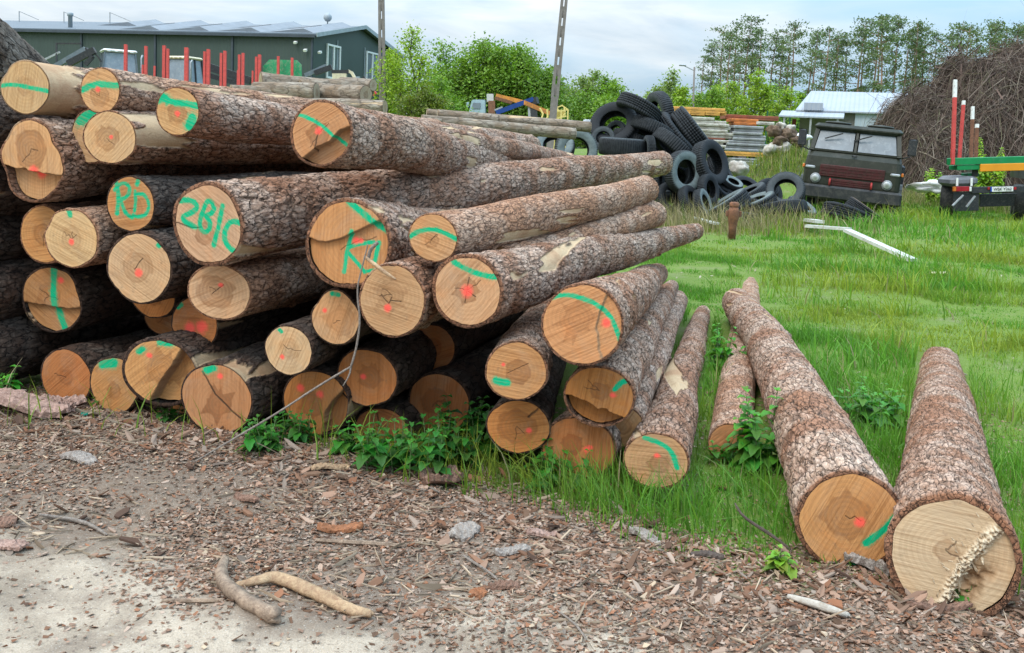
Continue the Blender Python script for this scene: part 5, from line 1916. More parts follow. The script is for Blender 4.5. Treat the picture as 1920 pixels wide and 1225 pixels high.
m = MB()
prof = [C(879, 232), (C(879, 212)), C(884, 190), C(887, 187), C(909, 187), C(910, 232)]
m.prism(prof, (0, 2.2, 0))
cab_ = m.build('cab', BLUEG, ct)
m = MB()
m.prism([C(884, 204, -.06), C(887, 193, -.06), C(901, 193, -.06), C(901, 204, -.06)], (0, .05, 0))
m.build('side_window', GLASS, cab_)
m = MB()
m.box(C(877, 197, .2), (.2, .15, .4), bev=.05)
m.build('mirror', BLUEG, cab_)
for nm, mt, w_, pts in (('control_cabinet', simple('pale_grey_paint', (.42, .4, .38), .6, .2, 2), 9, [(919, 177), (919, 192)]), ('crane_column', RUST, 11, [(922, 190), (922, 214)]),
                        ('upper_boom', simple('orange_paint', (.62, .235, .04), .5, .2, 2, (.2, .1, .05), .4), 8, [(930, 180), (984, 193)]), ('lower_boom', RUST, 6, [(928, 184), (960, 193)]),
                        ('orange_jib', simple('dark_orange_paint', (.48, .18, .04), .5, .2, 2, (.15, .08, .05), .4), 8, [(984, 193), (1034, 214)]), ('blue_boom', simple('blue_paint', (.012, .045, .20), .4, .2, 2), 8.5, [(930, 212), (962, 200), (1000, 186)]),
                        ('boom_ram', STEEL, 3, [(927, 207), (942, 201)]), ('boom_head', BLACKM, 12, [(1001, 184), (1004, 196)]), ('outrigger', BLACKM, 9, [(1000, 196), (1002, 226)]), ('hydraulics', STEEL, 3, [(996, 200), (997, 222)])):
    m = MB()
    for i in range(len(pts) - 1):
        m.bar(C(*pts[i]), C(*pts[i + 1]), .5, w_ * d / F)
    m.build(nm, mt, ct)
m = MB()
m.box((C(930, 215).x + 1.6, 1.1, 1.1), (7.2, 2.0, .4))
m.build('chassis', BLACKM, ct)
for px in (886, 950, 966):
    wheel(ct, (C(px, 230).x, .2, .5), .5, .35, 0)
    wheel(ct, (C(px, 230).x, 2.0, .5), .5, .35, 0)
yg = place(1052, 70)
yb = empty('yellow_frame', yg, 0, 'yellow welded steel basket frame behind the leaning pole', 'steel frame')
YELP = simple('pale_yellow_paint', (.66, .52, .17), .5, .2, 2, (.4, .28, .1), .3)
m = MB()
def Yp(px, py, dd=0):
    return P(px, py, 70 + dd) - yg
for dd in (0, 1.4):
    for a, b in (((1040, 210), (1064, 206)), ((1041, 203), (1054, 198)), ((1054, 198), (1065, 206)), ((1065, 206), (1064, 232)), ((1040, 232), (1064, 232)), ((1041, 203), (1040, 232)), ((1052, 206), (1052, 232)), ((1044, 222), (1062, 218)), ((1046, 230), (1060, 212)), ((1045, 203), (1047, 210)), ((1058, 201), (1058, 208))):
        m.bar(Yp(*a, dd), Yp(*b, dd), .09, .09)
for p_ in ((1040, 210), (1064, 206), (1064, 232), (1040, 232), (1054, 198)):
    m.bar(Yp(*p_), Yp(*p_, 1.4), .09, .09)
m.box(Yp(1054, 214, .5), (.5, .4, .45), bev=.05)
m.box(Yp(1045, 217, .5), (.35, .4, .8), bev=.05)
for x_ in (1041, 1063):
    m.bar(Yp(x_, 230, .1), Vector((Yp(x_, 230, .1).x, Yp(x_, 230, .1).y, 0)), .09, .09)
m.build('frame_bars', YELP, yb)
m = MB()
m.tube([Yp(1012, 203), Yp(1018, 214), Yp(1016, 222), Yp(1022, 226), Yp(1027, 220), Yp(1026, 205)], .07, 6)
m.build('sling_hook', YELP, yb)
# ------------------------------------------------------------------ trees
def leaf_cloud(centres, radii, per, size, base, rg, flat=.6, hue=.25):
    """leaf-sized quads round a set of twig centres"""
    n = len(centres) * per
    c = np.repeat(centres, per, 0) + rg.normal(0, 1, (n, 3)) * np.repeat(radii, per)[:, None] * np.array([1, 1, flat])
    nrm = rg.normal(0, 1, (n, 3))
    nrm[:, 2] = np.abs(nrm[:, 2]) + .35
    nrm /= np.linalg.norm(nrm, axis=1)[:, None]
    t = np.cross(nrm, rg.normal(0, 1, (n, 3)))
    t /= np.linalg.norm(t, axis=1)[:, None]
    b = np.cross(nrm, t)
    s = size * rg.uniform(.6, 1.35, n)[:, None]
    V = np.stack([c - t * s * .55, c + b * s * .33, c + t * s * .55, c - b * s * .33], 1)
    clump = np.repeat(rg.uniform(1 - hue, 1 + hue, (len(centres), 1)), per, 0)
    yel = np.repeat(rg.uniform(0, 1, (len(centres), 1)), per, 0)
    col = np.array(base)[None] * clump * rg.uniform(.75, 1.3, (n, 1)) * (1 + yel * np.array([.35, .1, -.1])[None])
    q = np.arange(n * 4).reshape(n, 4)
    return V.reshape(-1, 3), q, np.repeat(col, 4, 0)


WOODT = simple('tree_bark', (0.10, 0.08, 0.062), 0.9, 0.3, 3)
PINET = simple('pine_trunk_bark', (0.27, 0.165, 0.11), 0.9, 0.3, 1.0, (.12, .09, .075), .5)


def broadleaf(height, width, dens, leaf, base, seed, stems=3, lowest=.12, spire=.5):
    """returns (trunk mesh builder, crown mesh)"""
    rg = np.random.default_rng(seed)
    rn = random.Random(seed)
    m = MB()
    cen, rad = [], []
    for s in range(stems):
        a = rn.uniform(0, 6.28)
        lean = rn.uniform(.35, .95) * width * .5
        top = Vector((math.cos(a) * lean, math.sin(a) * lean, height * rn.uniform(.6, .97)))
        if s == 0:
            top = Vector((rn.gauss(0, .05) * width, rn.gauss(0, .05) * width, height))
        p0 = Vector((math.cos(a) * .15 * (s > 0), math.sin(a) * .15 * (s > 0), 0))
        pts = [p0 + (top - p0) * t + Vector((rn.gauss(0, 1), rn.gauss(0, 1), 0)) * .02 * height * (0 < t < 1) for t in (0, .2, .4, .6, .8, 1)]
        rr_ = [height * .013 * (1 - .85 * t) + .01 for t in (0, .2, .4, .6, .8, 1)]
        m.tube(pts, rr_, 6)
        nl = int(dens * (1.3 if s == 0 else .8))
        for i in range(nl):
            t = lowest + (1 - lowest) * (i + rn.random()) / nl
            f = t * 5
            k_ = min(4, int(f))
            o = pts[k_].lerp(pts[k_ + 1], f - k_)
            env = width * (.5 if stems < 4 else .36) * (math.sin(math.pi * min(1, (t * .85 + .13))) ** .7) * (1 - spire * t * t)
            az = rn.uniform(0, 6.28)
            L_ = env * rn.uniform(.45, 1.1)
            e = o + Vector((math.cos(az) * L_, math.sin(az) * L_, L_ * rn.uniform(.25, .9)))
            m.tube([o, o.lerp(e, .5) + Vector((0, 0, -.04 * L_)), e], [height * .0035 * (1.2 - t) + .006, height * .002 + .004, .004], 4)
            for u in (.45, .7, .9, 1.05):
                cen.append(o.lerp(e, u) + Vector((rn.gauss(0, .1), rn.gauss(0, .1), rn.gauss(0, .1))) * L_)
                rad.append(.10 * width * (.7 + .5 * rn.random()) * (1.1 - .35 * t))
        for u in (.88, .94, 1.0):
            cen.append(p0.lerp(top, u))
            rad.append(.035 * width)
    cen = np.array([tuple(c) for c in cen])
    v, q, t = leaf_cloud(cen, np.array(rad), 15, leaf, base, rg, .75)
    keep_low = v[:, 2] < .02
    v[keep_low, 2] = .02
    return m, (v, q, t)


def plant_tree(name, label, px, d, top_py, width, base, seed, group, dens=24, leaf=.13, stems=3, lowest=.12, spire=.5, cat='tree', crown='crown'):
    g = place(px, d)
    h = zat(top_py, px, d) - g.z
    root = empty(name, g, random.uniform(0, 6.28), label, cat, group)
    tm, (v, q, t) = broadleaf(h, width, dens, leaf, base, seed, stems, lowest, spire)
    tm.build('trunk', WOODT, root)
    mesh_obj(crown, raw_mesh(crown, v, q, None, [LEAF], True, None, {'tint': t}), root)
    return root


GRN = (.14, .26, .035)
YGR = (.21, .33, .04)
DGR = (.115, .22, .035)
HAZ = (.19, .28, .09)
T1 = 'young broadleaf trees behind the pile'
plant_tree('birch_tree', 'airy light green tree right of the upright pole', 768, 46, 62, 3.6, YGR, 1, T1, 26, .12, 4, .1, .75)
plant_tree('leafy_shrub', 'bright green bush growing round the foot of the upright pole', 724, 48, 100, 1.9, YGR, 2, T1, 22, .12, 3, .1, .3, 'shrub')
plant_tree('leafy_shrub', 'low bush with reddish leaves in front of the airy tree', 792, 44, 172, 2.6, (.12, .16, .03), 3, T1, 22, .11, 5, .05, .2, 'shrub')
plant_tree('leafy_shrub', 'mid green bush between the airy tree and the dense trees', 822, 56, 150, 3.4, GRN, 4, T1, 24, .13, 5, .04, .3, 'shrub')
T2 = 'dense green trees behind the crane truck'
for i, (px, top, wd, c, lab) in enumerate([(858, 118, 5.5, GRN, 'left end tree of the dense group, slightly lower and paler'), (892, 84, 5.5, GRN, 'tallest pointed tree of the dense group behind the crane truck'),
                                           (925, 98, 5.5, DGR, 'round darker tree in the middle of the dense group'), (952, 93, 5.0, GRN, 'twin topped tree over the orange crane boom'),
                                           (980, 102, 4.5, DGR, 'narrow dark tree at the right of the dense group'), (1006, 138, 5.0, DGR, 'low dark tree left of the leaning pole')]):
    plant_tree('green_tree', lab, px, 84 + (i * 7) % 5, top, wd * 1.25, c, 20 + i, T2, 44, .24, 5, .03, .35)
T3 = 'far shrubs and small trees behind the yard'
for i, (px, d_, top, wd, c, lab) in enumerate([(838, 92, 165, 6, GRN, 'low shrub filling the gap left of the dense trees'), (1022, 96, 134, 4.5, HAZ, 'pale small tree just left of the leaning pole'), (1052, 92, 158, 5, HAZ, 'pale bush right of the leaning pole'),
                                               (1078, 98, 150, 5.5, HAZ, 'hazy bush two steps right of the leaning pole'), (1104, 100, 138, 4.5, HAZ, 'hazy pointed small tree left of the tyre heap'), (1128, 98, 150, 5, DGR, 'dark green bush behind the left tyres'), (1150, 92, 162, 5.5, GRN, 'green bush right behind the tallest tyre'),
                                               (1090, 80, 185, 6, DGR, 'dark low bush above the long pale logs'), (1145, 78, 190, 5, GRN, 'low bush touching the tyre heap from behind'), (1060, 86, 190, 5, DGR, 'dark low bush behind the yellow frame'),
                                               (1255, 90, 138, 4.2, HAZ, 'thin pale tree over the leaning top tyre'), (1272, 84, 168, 3.6, YGR, 'bright bush above the orange beams, left one'), (1232, 95, 165, 4.2, HAZ, 'pale bush behind the upright top tyre'),
                                               (1205, 105, 178, 5, HAZ, 'far hazy bush over the topmost tyre')]):
    plant_tree('far_shrub', lab, px, d_, top, wd, c, 40 + i, T3, 26, .24, 4, .04, .4, 'shrub')
T4 = 'bright shrubs at the foot of the pines'
for i, (px, d_, top, wd, c, lab) in enumerate([(1318, 88, 170, 4.5, GRN, 'green shrub under the leftmost pine'), (1345, 92, 165, 4.5, YGR, 'yellow green shrub above the orange beams, right one'), (1372, 90, 160, 4.5, YGR, 'bright shrub left of the tallest young shrub'),
                                               (1408, 88, 140, 4.5, YGR, 'tallest bright young shrub under the pines'), (1440, 90, 165, 5, GRN, 'green shrub right of the tallest young shrub'), (1468, 86, 172, 4.5, YGR, 'bright shrub left of the grey shed roof'), (1492, 90, 180, 3.5, GRN, 'small shrub touching the grey shed roof'),
                                               (1300, 94, 182, 4, HAZ, 'pale shrub beside the lamp post')]):
    plant_tree('bright_shrub', lab, px, d_, top, wd, c, 70 + i, T4, 28, .22, 5, .04, .4, 'shrub')


def pine(height, seed, crown_from=.52, width=4.2):
    rg = np.random.default_rng(seed)
    rn = random.Random(seed)
    m = MB()
    top = Vector((rn.gauss(0, .45), rn.gauss(0, .45), height))
    pts = [top * t + Vector((rn.gauss(0, .12), rn.gauss(0, .12), 0)) * (0 < t < 1) * height * .05 for t in (0, .25, .5, .75, 1)]
    for i, t in enumerate((0, .25, .5, .75, 1)):
        pts[i].z = height * t
    m.tube(pts, [.17, .15, .125, .08, .02], 7)
    cen, rad = [], []
    nb = rn.randint(17, 24)
    for i in range(nb):
        t = crown_from + (1 - crown_from) * ((i + rn.random()) / nb) ** .9
        if rn.random() < .12:
            t = rn.uniform(crown_from - .14, crown_from)
        f = t * 4
        k_ = min(3, int(f))
        o = pts[k_].lerp(pts[k_ + 1], f - k_)
        rel = max(0, (t - crown_from) / (1 - crown_from))
        env = width * .5 * (1 - .62 * rel ** 1.4) * (.55 + .45 * min(1, rel * 4 + .2))
        az = rn.uniform(0, 6.28)
        L_ = env * rn.uniform(.4, 1.15)
        e = o + Vector((math.cos(az) * L_, math.sin(az) * L_, L_ * rn.uniform(-.05, .6)))
        m.tube([o, e], [.05, .015], 4)
        for u in (.55, .8, 1.0):
            cen.append(o.lerp(e, u) + Vector((rn.gauss(0, .15), rn.gauss(0, .15), rn.uniform(-.05, .25))))
            rad.append(rn.uniform(.32, .58))
    cen.append(top)
    rad.append(.3)
    v, q, t = leaf_cloud(np.array([tuple(c) for c in cen]), np.array(rad), 21, .25, (.10, .15, .078), rg, .38, .35)  # needles paled to grey-green, distance haze put into their colour
    return m, (v, q, t)


protos = []
PG = 'tall pines along the horizon at right'
PL = 'tall slender pine with bare stem in the row along the right horizon'
for i in range(7):
    root = empty('pine_tree', (0, 0, 0), 0, PL, 'tree', PG)
    tm, (v, q, t) = pine(17, 300 + i, [.6, .66, .54, .68, .6, .52, .63][i], [5.0, 4.4, 5.6, 4.2, 5.2, 4.6, 4.0][i])
    tm.build('trunk', PINET, root)
    mesh_obj('crown', raw_mesh('crown', v, q, None, [LEAF], True, None, {'tint': t}), root)
    protos.append(root)
spots = [(1310, 108, 1), (1322, 92, 1), (1340, 55, 0), (1352, 62, 0), (1366, 48, 1), (1384, 40, 0), (1396, 70, 1), (1412, 58, 0), (1428, 62, 0), (1446, 72, 1), (1462, 58, 0), (1478, 50, 0), (1496, 74, 1), (1510, 62, 0), (1530, 56, 0), (1546, 78, 1), (1560, 64, 0),
         (1578, 70, 1), (1594, 44, 0), (1608, 60, 0), (1622, 38, 0), (1636, 36, 1), (1650, 42, 0), (1664, 34, 0), (1680, 60, 0), (1694, 62, 1), (1708, 47, 0), (1722, 58, 0), (1738, 66, 1), (1756, 62, 0), (1772, 46, 0), (1788, 52, 0), (1806, 60, 1), (1822, 50, 0),
         (1840, 48, 0), (1856, 56, 1), (1872, 50, 0), (1890, 52, 0), (1906, 55, 1), (1922, 60, 0), (1940, 50, 0), (1372, 90, 2), (1700, 88, 2), (1860, 75, 2)]
for i, (px, top, row) in enumerate(spots):
    o = protos[i] if i < len(protos) else copy_tree(protos[(i * 3) % 7])
    d_ = 118 + row * 9 + (i * 37 % 11) * 1.2
    g = place(px, d_)
    o.location = g
    h = zat(top, px, d_) - g.z
    s = h / 17.0
    o.scale = (s * .95, s * .95, s)
    o.rotation_euler = (0, 0, (i * 2.39996) % 6.283)
# ------------------------------------------------------------------ tyres
def tyre_material():
    k = NT('tyre_rubber')
    oc = k.n('ShaderNodeTexCoord').outputs['Object']
    info = k.n('ShaderNodeObjectInfo')
    sp = k.n('ShaderNodeSeparateXYZ', i_0=oc)
    ang = k.math('ARCTAN2', sp.outputs[1], sp.outputs[0])
    n1 = k.noise(oc, 5, 6, 0.65)
    n2 = k.noise(oc, 40, 5, 0.7)
    side = k.attr('side')
    blk = k.math('SINE', k.math('MULTIPLY', ang, 58.0))
    c = k.mix(k.ramp(n1.outputs[0], [(0.35, 0.0), (0.7, 1.0)]), (0.009, 0.0105, 0.012), (0.028, 0.031, 0.034))
    dusty = k.mix(n2.outputs[0], info.outputs['Color'], k.mix(1.0, info.outputs['Color'], (1.5, 1.5, 1.5), 'MULTIPLY'))
    c = k.mix(k.math('MULTIPLY', side, k.ramp(n1.outputs[0], [(0.25, 0.55), (0.6, 1.0)])), c, dusty)
    h = k.math('MULTIPLY', k.math('MULTIPLY', blk, 1.0), k.math('SUBTRACT', 1.0, side))
    h = k.math('ADD', h, k.math('MULTIPLY', n2.outputs[0], .5))
    k.bump(h, 0.5, 0.02)
    k.set(k.bsdf, 'Specular IOR Level', 0.3)
    return k.out(c, 0.75)


TYRE = tyre_material()


def tyre_mesh(w, ribs=True):
    """outer radius 1; axis Z"""
    hw = w / 2
    prof, side = [], []

    def add(r, h, s):
        prof.append((r, h))
        side.append(s)
    t = []
    xs = [-.84, -.5, -.44, -.18, -.12, .12, .18, .44, .5, .84] if ribs else [-.84, -.4, 0, .4, .84]
    for i, x in enumerate(xs):
        g = .965 if (ribs and i in (1, 2, 3, 4, 5, 6, 7, 8)) else 1.0
        t.append((x, g))
    if ribs:
        pr = [(-.84, .985), (-.52, 1.0), (-.50, .96), (-.44, .96), (-.42, 1.0), (-.20, 1.0), (-.18, .96), (-.12, .96), (-.10, 1.0), (.10, 1.0), (.12, .96), (.18, .96), (.20, 1.0), (.42, 1.0), (.44, .96), (.50, .96), (.52, 1.0), (.84, .985)]
    else:
        pr = [(-.84, .98), (-.4, 1.0), (.4, 1.0), (.84, .98)]
    for x, r in pr:
        add(r, x * hw, 0)
    for r, x, s in ((.95, .97, .3), (.88, 1.05, 1), (.78, 1.08, 1), (.68, 1.0, 1), (.60, .86, 1), (.565, .80, .6), (.56, .70, 0), (.62, .68, 0), (.76, .86, 0), (.88, .8, 0), (.915, .4, 0), (.92, 0, 0)):
        add(r, x * hw, s)
    for r, x, s in reversed([(.95, .97, .3), (.88, 1.05, 1), (.78, 1.08, 1), (.68, 1.0, 1), (.60, .86, 1), (.565, .80, .6), (.56, .70, 0), (.62, .68, 0), (.76, .86, 0), (.88, .8, 0), (.915, .4, 0)]):
        add(r, -x * hw, s)
    n = 56
    pr_ = np.array(prof)
    th = np.arange(n) * 2 * math.pi / n
    V = np.stack([pr_[:, 0, None] * np.cos(th), pr_[:, 0, None] * np.sin(th), pr_[:, 1, None] * np.ones(n)], -1)
    m_ = len(prof)
    ii = np.arange(m_ * n).reshape(m_, n)
    a, b = ii, np.roll(ii, -1, 0)
    q = np.stack([a, np.roll(a, -1, 1), np.roll(b, -1, 1), b], -1).reshape(-1, 4)
    return raw_mesh('tyre', V.reshape(-1, 3), q, None, [TYRE], True, None, {'side': np.repeat(side, n)})


TM = {'r': tyre_mesh(.58), 's': tyre_mesh(.52, False), 'n': tyre_mesh(.44, True), 'w': tyre_mesh(.70, False)}
TG = 'old tyres heaped behind the pile'
DUST, GREYS, BLK = (.125, .15, .148), (.048, .055, .058), (.013, .0145, .017)


def tyre(label, px, py, d, rpx, axis, kind='r', tone=BLK, group=TG):
    """axis: right, up, towards the camera"""
    o = bpy.data.objects.new('tyre', TM[kind])
    c = P(px, py, d)
    r = rpx * d / F
    a = Vector((axis[0], -axis[2], axis[1])).normalized()
    o.matrix_world = Matrix.Translation(c) @ a.to_track_quat('Z', 'Y').to_matrix().to_4x4() @ Matrix.Rotation(random.uniform(0, 6), 4, 'Z') @ Matrix.Scale(r, 4)
    o.color = tone + (1,)
    link(o)
    return tag(o, label, 'tyre', group)


tyre('topmost tyre of the heap, tipped down to the right with its tread showing', 1198, 204, 24.0, 44, (.42, .85, -.1), 'r')
tyre('blue grey worn tyre standing at the very top right of the heap', 1237, 211, 25.2, 40, (.93, .25, -.35), 's', GREYS)
tyre('big tyre at the upper left with a dark open inside', 1152, 236, 24.2, 46, (-.35, .45, .8), 'r')
tyre('small tyre lying inside the big upper left one', 1155, 248, 24.6, 22, (-.5, .25, .7), 's', GREYS)
tyre('black tyre wedged in the middle under the topmost one', 1222, 244, 24.0, 44, (.36, .9, -.12), 's')
tyre('black lugged tyre leaning in the heap before the ribbed one', 1266, 256, 24.4, 50, (.72, .66, .22), 'r')
tyre('ribbed truck tyre leaning at the right shoulder of the heap', 1297, 246, 24.7, 50, (.74, .64, .14), 'r', GREYS)
tyre('tyre tipped over a dark hollow in the middle of the heap', 1262, 277, 23.4, 46, (.62, .75, -.1), 's')
tyre('pale faced tyre standing upright at the end of the long log', 1281, 323, 22.6, 41, (.56, .08, .82), 's', DUST)
tyre('black tyre standing right of the pale faced one, hole turned right', 1331, 306, 23.0, 44, (.66, .30, .68), 'r', BLK)
tyre('small tyre under the black right turned one', 1328, 356, 22.6, 30, (.75, .2, .62), 's')
tyre('tyre lying flat above the far end of the long log', 1166, 276, 23.4, 44, (0.02, 1, .03), 'w', GREYS)
tyre('grey tyre standing upright left of the flat lying one', 1080, 282, 23.0, 41, (.12, .12, .98), 's', DUST)
tyre('grey tyre half hidden at the left end of the heap', 1040, 276, 24.0, 38, (-.1, .55, .82), 's', DUST)
tyre('small black tyre between the upright grey one and the big one', 1131, 260, 24.0, 23, (-.15, .25, .95), 's', GREYS)
tyre('dark tyre behind the flat lying one', 1186, 263, 24.4, 40, (.3, .95, -.05), 's')
tyre('ribbed tyre tread peeping out over the long log', 1217, 280, 23.2, 26, (.98, .05, -.1), 'r', GREYS)
tyre('dark tyre below the far end of the long log', 1232, 338, 23.2, 33, (.93, .1, .32), 's')
tyre('grey flat tyre low beside the log ends', 1232, 364, 23.0, 28, (.1, .96, .2), 's', GREYS)
tyre('black tyre on edge in the dry grass under the pale faced one', 1256, 371, 22.8, 30, (.5, .3, .8), 's')
tyre('dark tyre in the dry grass, leaning', 1296, 378, 22.4, 32, (.65, .5, .5), 's')
tyre('pale rimmed tyre in the dry grass behind the iron post', 1318, 383, 22.2, 30, (.8, .35, .45), 's', DUST)
tyre('large tyre with a worn tread tipped left behind the iron post', 1362, 388, 22.4, 47, (-.56, .80, -.05), 'r', DUST)
tyre('tyre with a pale edge right of the iron post', 1414, 386, 22.6, 44, (-.42, .88, .05), 'r', DUST)
tyre('tyre tread showing between the two tipped tyres', 1404, 366, 23.4, 36, (-.5, .84, .05), 's', GREYS)
tyre('black tyre behind the tipped ones', 1424, 364, 23.6, 36, (-.5, .84, .1), 'r')
tyre('tyre half seen at the middle right behind the small one', 1350, 352, 23.6, 28, (.6, .6, .4), 's')
tyre('thin pale tyre ring lying on the heap', 1374, 344, 23.8, 20, (.3, .85, .45), 's', DUST)
tyre('black tyre edge behind the pale ring', 1398, 352, 24.2, 28, (.2, .75, .55), 's')
tyre('open tyre leaning right before the old truck, grass seen through it', 1473, 358, 22.6, 36, (-.34, .42, .82), 'r', GREYS)
tyre('tyre lying flat in the grass right of the heap', 1470, 393, 22.0, 43, (-.12, .93, -.22), 's', GREYS)
tyre('tyre with a whitish wall behind the flat one in the grass', 1502, 390, 22.6, 30, (.35, .8, .35), 's', DUST)
TF = 'tyres lying before the old truck'
tyre('black tyre lying in the grass before the truck bumper', 1584, 404, 22.6, 44, (.30, .92, -.12), 'r', BLK, TF)
tyre('brown muddy tyre leaning on the black one before the truck', 1617, 396, 22.8, 34, (.52, .8, .1), 'r', (.16, .10, .06), TF)
tyre('tyre lying flat in the grass before the heap, left one', 1385, 408, 22.0, 38, (.05, 1, -.05), 's', GREYS)
tyre('black tyre lying flat at the right foot of the heap', 1440, 388, 23.0, 38, (.15, .98, .1), 'r')
tyre('black tyre standing among the tipped ones at right', 1442, 364, 23.6, 30, (.5, .3, .75), 's')
tyre('dark tyre leaning at the back right of the heap', 1352, 322, 24.6, 36, (.75, .5, .3), 'r')
tyre('dark tyre low behind the small one at right', 1372, 364, 24.0, 34, (.3, .9, .2), 'r')
# buried tyres that carry the heap
for i in range(14):
    px = [1150, 1190, 1230, 1270, 1310, 1180, 1220, 1260, 1300, 1205, 1250, 1120, 1290, 1100][i]
    py = [330, 335, 330, 345, 350, 310, 305, 310, 320, 285, 290, 320, 370, 330][i]
    tyre('black tyre buried inside the heap', px, py, 24.6 + (i % 3) * .3, 40, (random.gauss(0, .5), 1, random.gauss(0, .5)), 's')

# ------------------------------------------------------------------ old iron post, planks
pg = G(1372, 448, gz(*G(1372, 448)[:2]))
ip = empty('iron_post', pg, 0, 'short rusty brown iron post with side lugs standing in the dry grass', 'post')
s_ = (pg - CO).dot(CM @ Vector((0, 0, -1))) / F
m = MB()
m.lathe([(7 * s_, 0), (7.5 * s_, 22 * s_), (9.5 * s_, 36 * s_), (11 * s_, 40 * s_), (10.5 * s_, 52 * s_), (8 * s_, 60 * s_)], 14)
m.build('post_body', RUST, ip)
m = MB()
m.lathe([(9 * s_, 60.2 * s_), (9.3 * s_, 61 * s_), (9 * s_, 67 * s_), (6 * s_, 69 * s_)], 14)
m.build('cap', RUST, ip)
for sx in (-1, 1):
    m = MB()
    m.box((sx * 12 * s_, 0, 47 * s_), (5 * s_, 5 * s_, 11 * s_), bev=.01)
    m.build('lug', RUST, ip)
PLANK = simple('weathered_plank', (0.50, 0.50, 0.45), 0.8, 0.15, 5, (.3, .28, .22), .35, bump=.3)


def plank(label, a, b, w, h, lift=.04, group='planks in the grass', lb=None):
    A, B = G(*a), G(*b)
    A = G(*a, gz(A.x, A.y) + lift)
    B = G(*b, gz(B.x, B.y) + (lift if lb is None else lb))
    m = MB()
    m.bar(Vector((0, 0, 0)), B - A, w, h)
    return tag(m.build('plank', PLANK, None, A), label, 'plank', group)


plank('long pale plank slanting through the grass before the truck', (1588, 432), (1712, 488), .17, .05, .18, lb=.03)
plank('pale plank lying crosswise behind the slanting one', (1512, 424), (1594, 430), .15, .05, .12)
plank('short grey plank beside the flat tyre in the grass', (1516, 413), (1536, 416), .2, .06, .08)
plank('thin grey board in the dry grass behind the log tips', (1262, 398), (1345, 420), .14, .04, .1)
m = MB()
m.bar((0, 0, 0), (.24, .02, .01), .07, .02)
g = G(1744, 520)
tag(m.build('wood_scrap', simple('fresh_wood', (.70, .62, .42), .8), None, (g.x, g.y, gz(g.x, g.y) + .05)), 'small pale scrap of wood lying alone on the mown grass', 'wood scrap')

# ------------------------------------------------------------------ stacked boards and beams
PANEL = simple('pale_formwork', (0.52, 0.50, 0.44), 0.8, 0.2, 2.5, (.22, .16, .11), .4, bump=.2)
PANELG = simple('grey_formwork', (0.33, 0.34, 0.34), 0.75, 0.2, 2.5, (.2, .18, .16), .3, bump=.2)
BEAMY = simple('yellow_beam', (0.60, 0.32, 0.075), 0.65, 0.2, 2.5, (.25, .12, .05), .35)
BEAMO = simple('orange_beam', (0.52, 0.17, 0.04), 0.65, 0.25, 2.5, (.2, .08, .04), .35)
BEAMR = simple('rust_red_board', (0.24, 0.075, 0.04), 0.8, 0.3, 2.5, (.12, .06, .04), .4)
DL = 36.0
sL = DL / F
gL = place(1340, DL)


def board(label, x0, x1, y0, y1, mat, name, dep=1.1, dd=0.0, group='boards and beams stacked behind the tyres', cat='board'):
    a, b = P(x0, (y0 + y1) / 2, DL + dd), P(x1, (y0 + y1) / 2 + (x1 - x0) * math.tan(R(ROLL)), DL + dd)
    h = (y1 - y0) * sL
    c = (a + b) / 2
    L_ = (b - a).length
    m = MB()
    m.box((0, 0, 0), (L_, dep, h), bev=.012)
    m.box((0, 0, h * .1), (L_ * .985, dep + .03, h * .22))
    return tag(m.build(name, mat, None, (c.x, c.y + dep / 2, c.z), random.uniform(-.03, .03)), label, cat, group)


LB = {'w': ('pale formwork panel in the left stack behind the tyres', PANEL, 'formwork_panel'), 'g': ('grey formwork panel in the right stack beside the pale ones', PANELG, 'formwork_panel'),
      'y': ('yellow wooden beam laid on top of the pale panel stack', BEAMY, 'beam'), 'o': ('orange beam on top of the grey panel stack', BEAMO, 'beam'), 'r': ('rust red board behind the orange beams', BEAMR, 'board')}
for k_, x0, x1, y0, y1, dd in [('y', 1253, 1360, 199, 208, 0), ('y', 1255, 1268, 208.5, 216, .05), ('y', 1269, 1295, 208.5, 216, 0), ('y', 1296, 1322, 208.5, 216, .02), ('y', 1323, 1350, 208.5, 216, 0), ('y', 1351, 1362, 208.5, 216, .1),
                               ('r', 1360, 1460, 214, 223, 1.2), ('o', 1372, 1422, 222, 228, .3), ('o', 1376, 1420, 228.5, 234, .3), ('w', 1420, 1452, 228, 233.5, .1),
                               ('w', 1258, 1340, 217, 222.5, 0), ('w', 1262, 1362, 223, 228.5, .05), ('w', 1275, 1368, 229, 234, 0), ('w', 1280, 1370, 234.5, 240, .1), ('w', 1284, 1364, 240.5, 245.5, 0), ('w', 1288, 1376, 246, 251, .05), ('w', 1290, 1372, 251.5, 256.5, .12),
                               ('r', 1298, 1360, 257, 260, .1), ('w', 1300, 1366, 260.5, 265, 0), ('w', 1310, 1356, 265.5, 270, .1), ('w', 1312, 1362, 270.5, 275, 0), ('w', 1318, 1354, 275.5, 280, .05),
                               ('g', 1376, 1432, 235, 240, 0), ('g', 1378, 1432, 240.5, 246, .1), ('g', 1374, 1430, 246.5, 251.5, 0), ('g', 1372, 1436, 252, 257, .1), ('g', 1374, 1436, 257.5, 262, 0), ('g', 1366, 1434, 262.5, 267, .05), ('g', 1362, 1440, 267.5, 272, 0), ('g', 1360, 1438, 272.5, 277, .1), ('g', 1358, 1436, 277.5, 282, 0)]:
    lab, mt, nm = LB[k_]
    board(lab, x0, x1, y0, y1, mt, nm, 1.0, dd, cat='beam' if nm == 'beam' else 'board')
board('long orange beam lying in front of the panel stacks near the ground', 1345, 1454, 283, 291, BEAMY, 'beam', .4, -1.4, cat='beam')
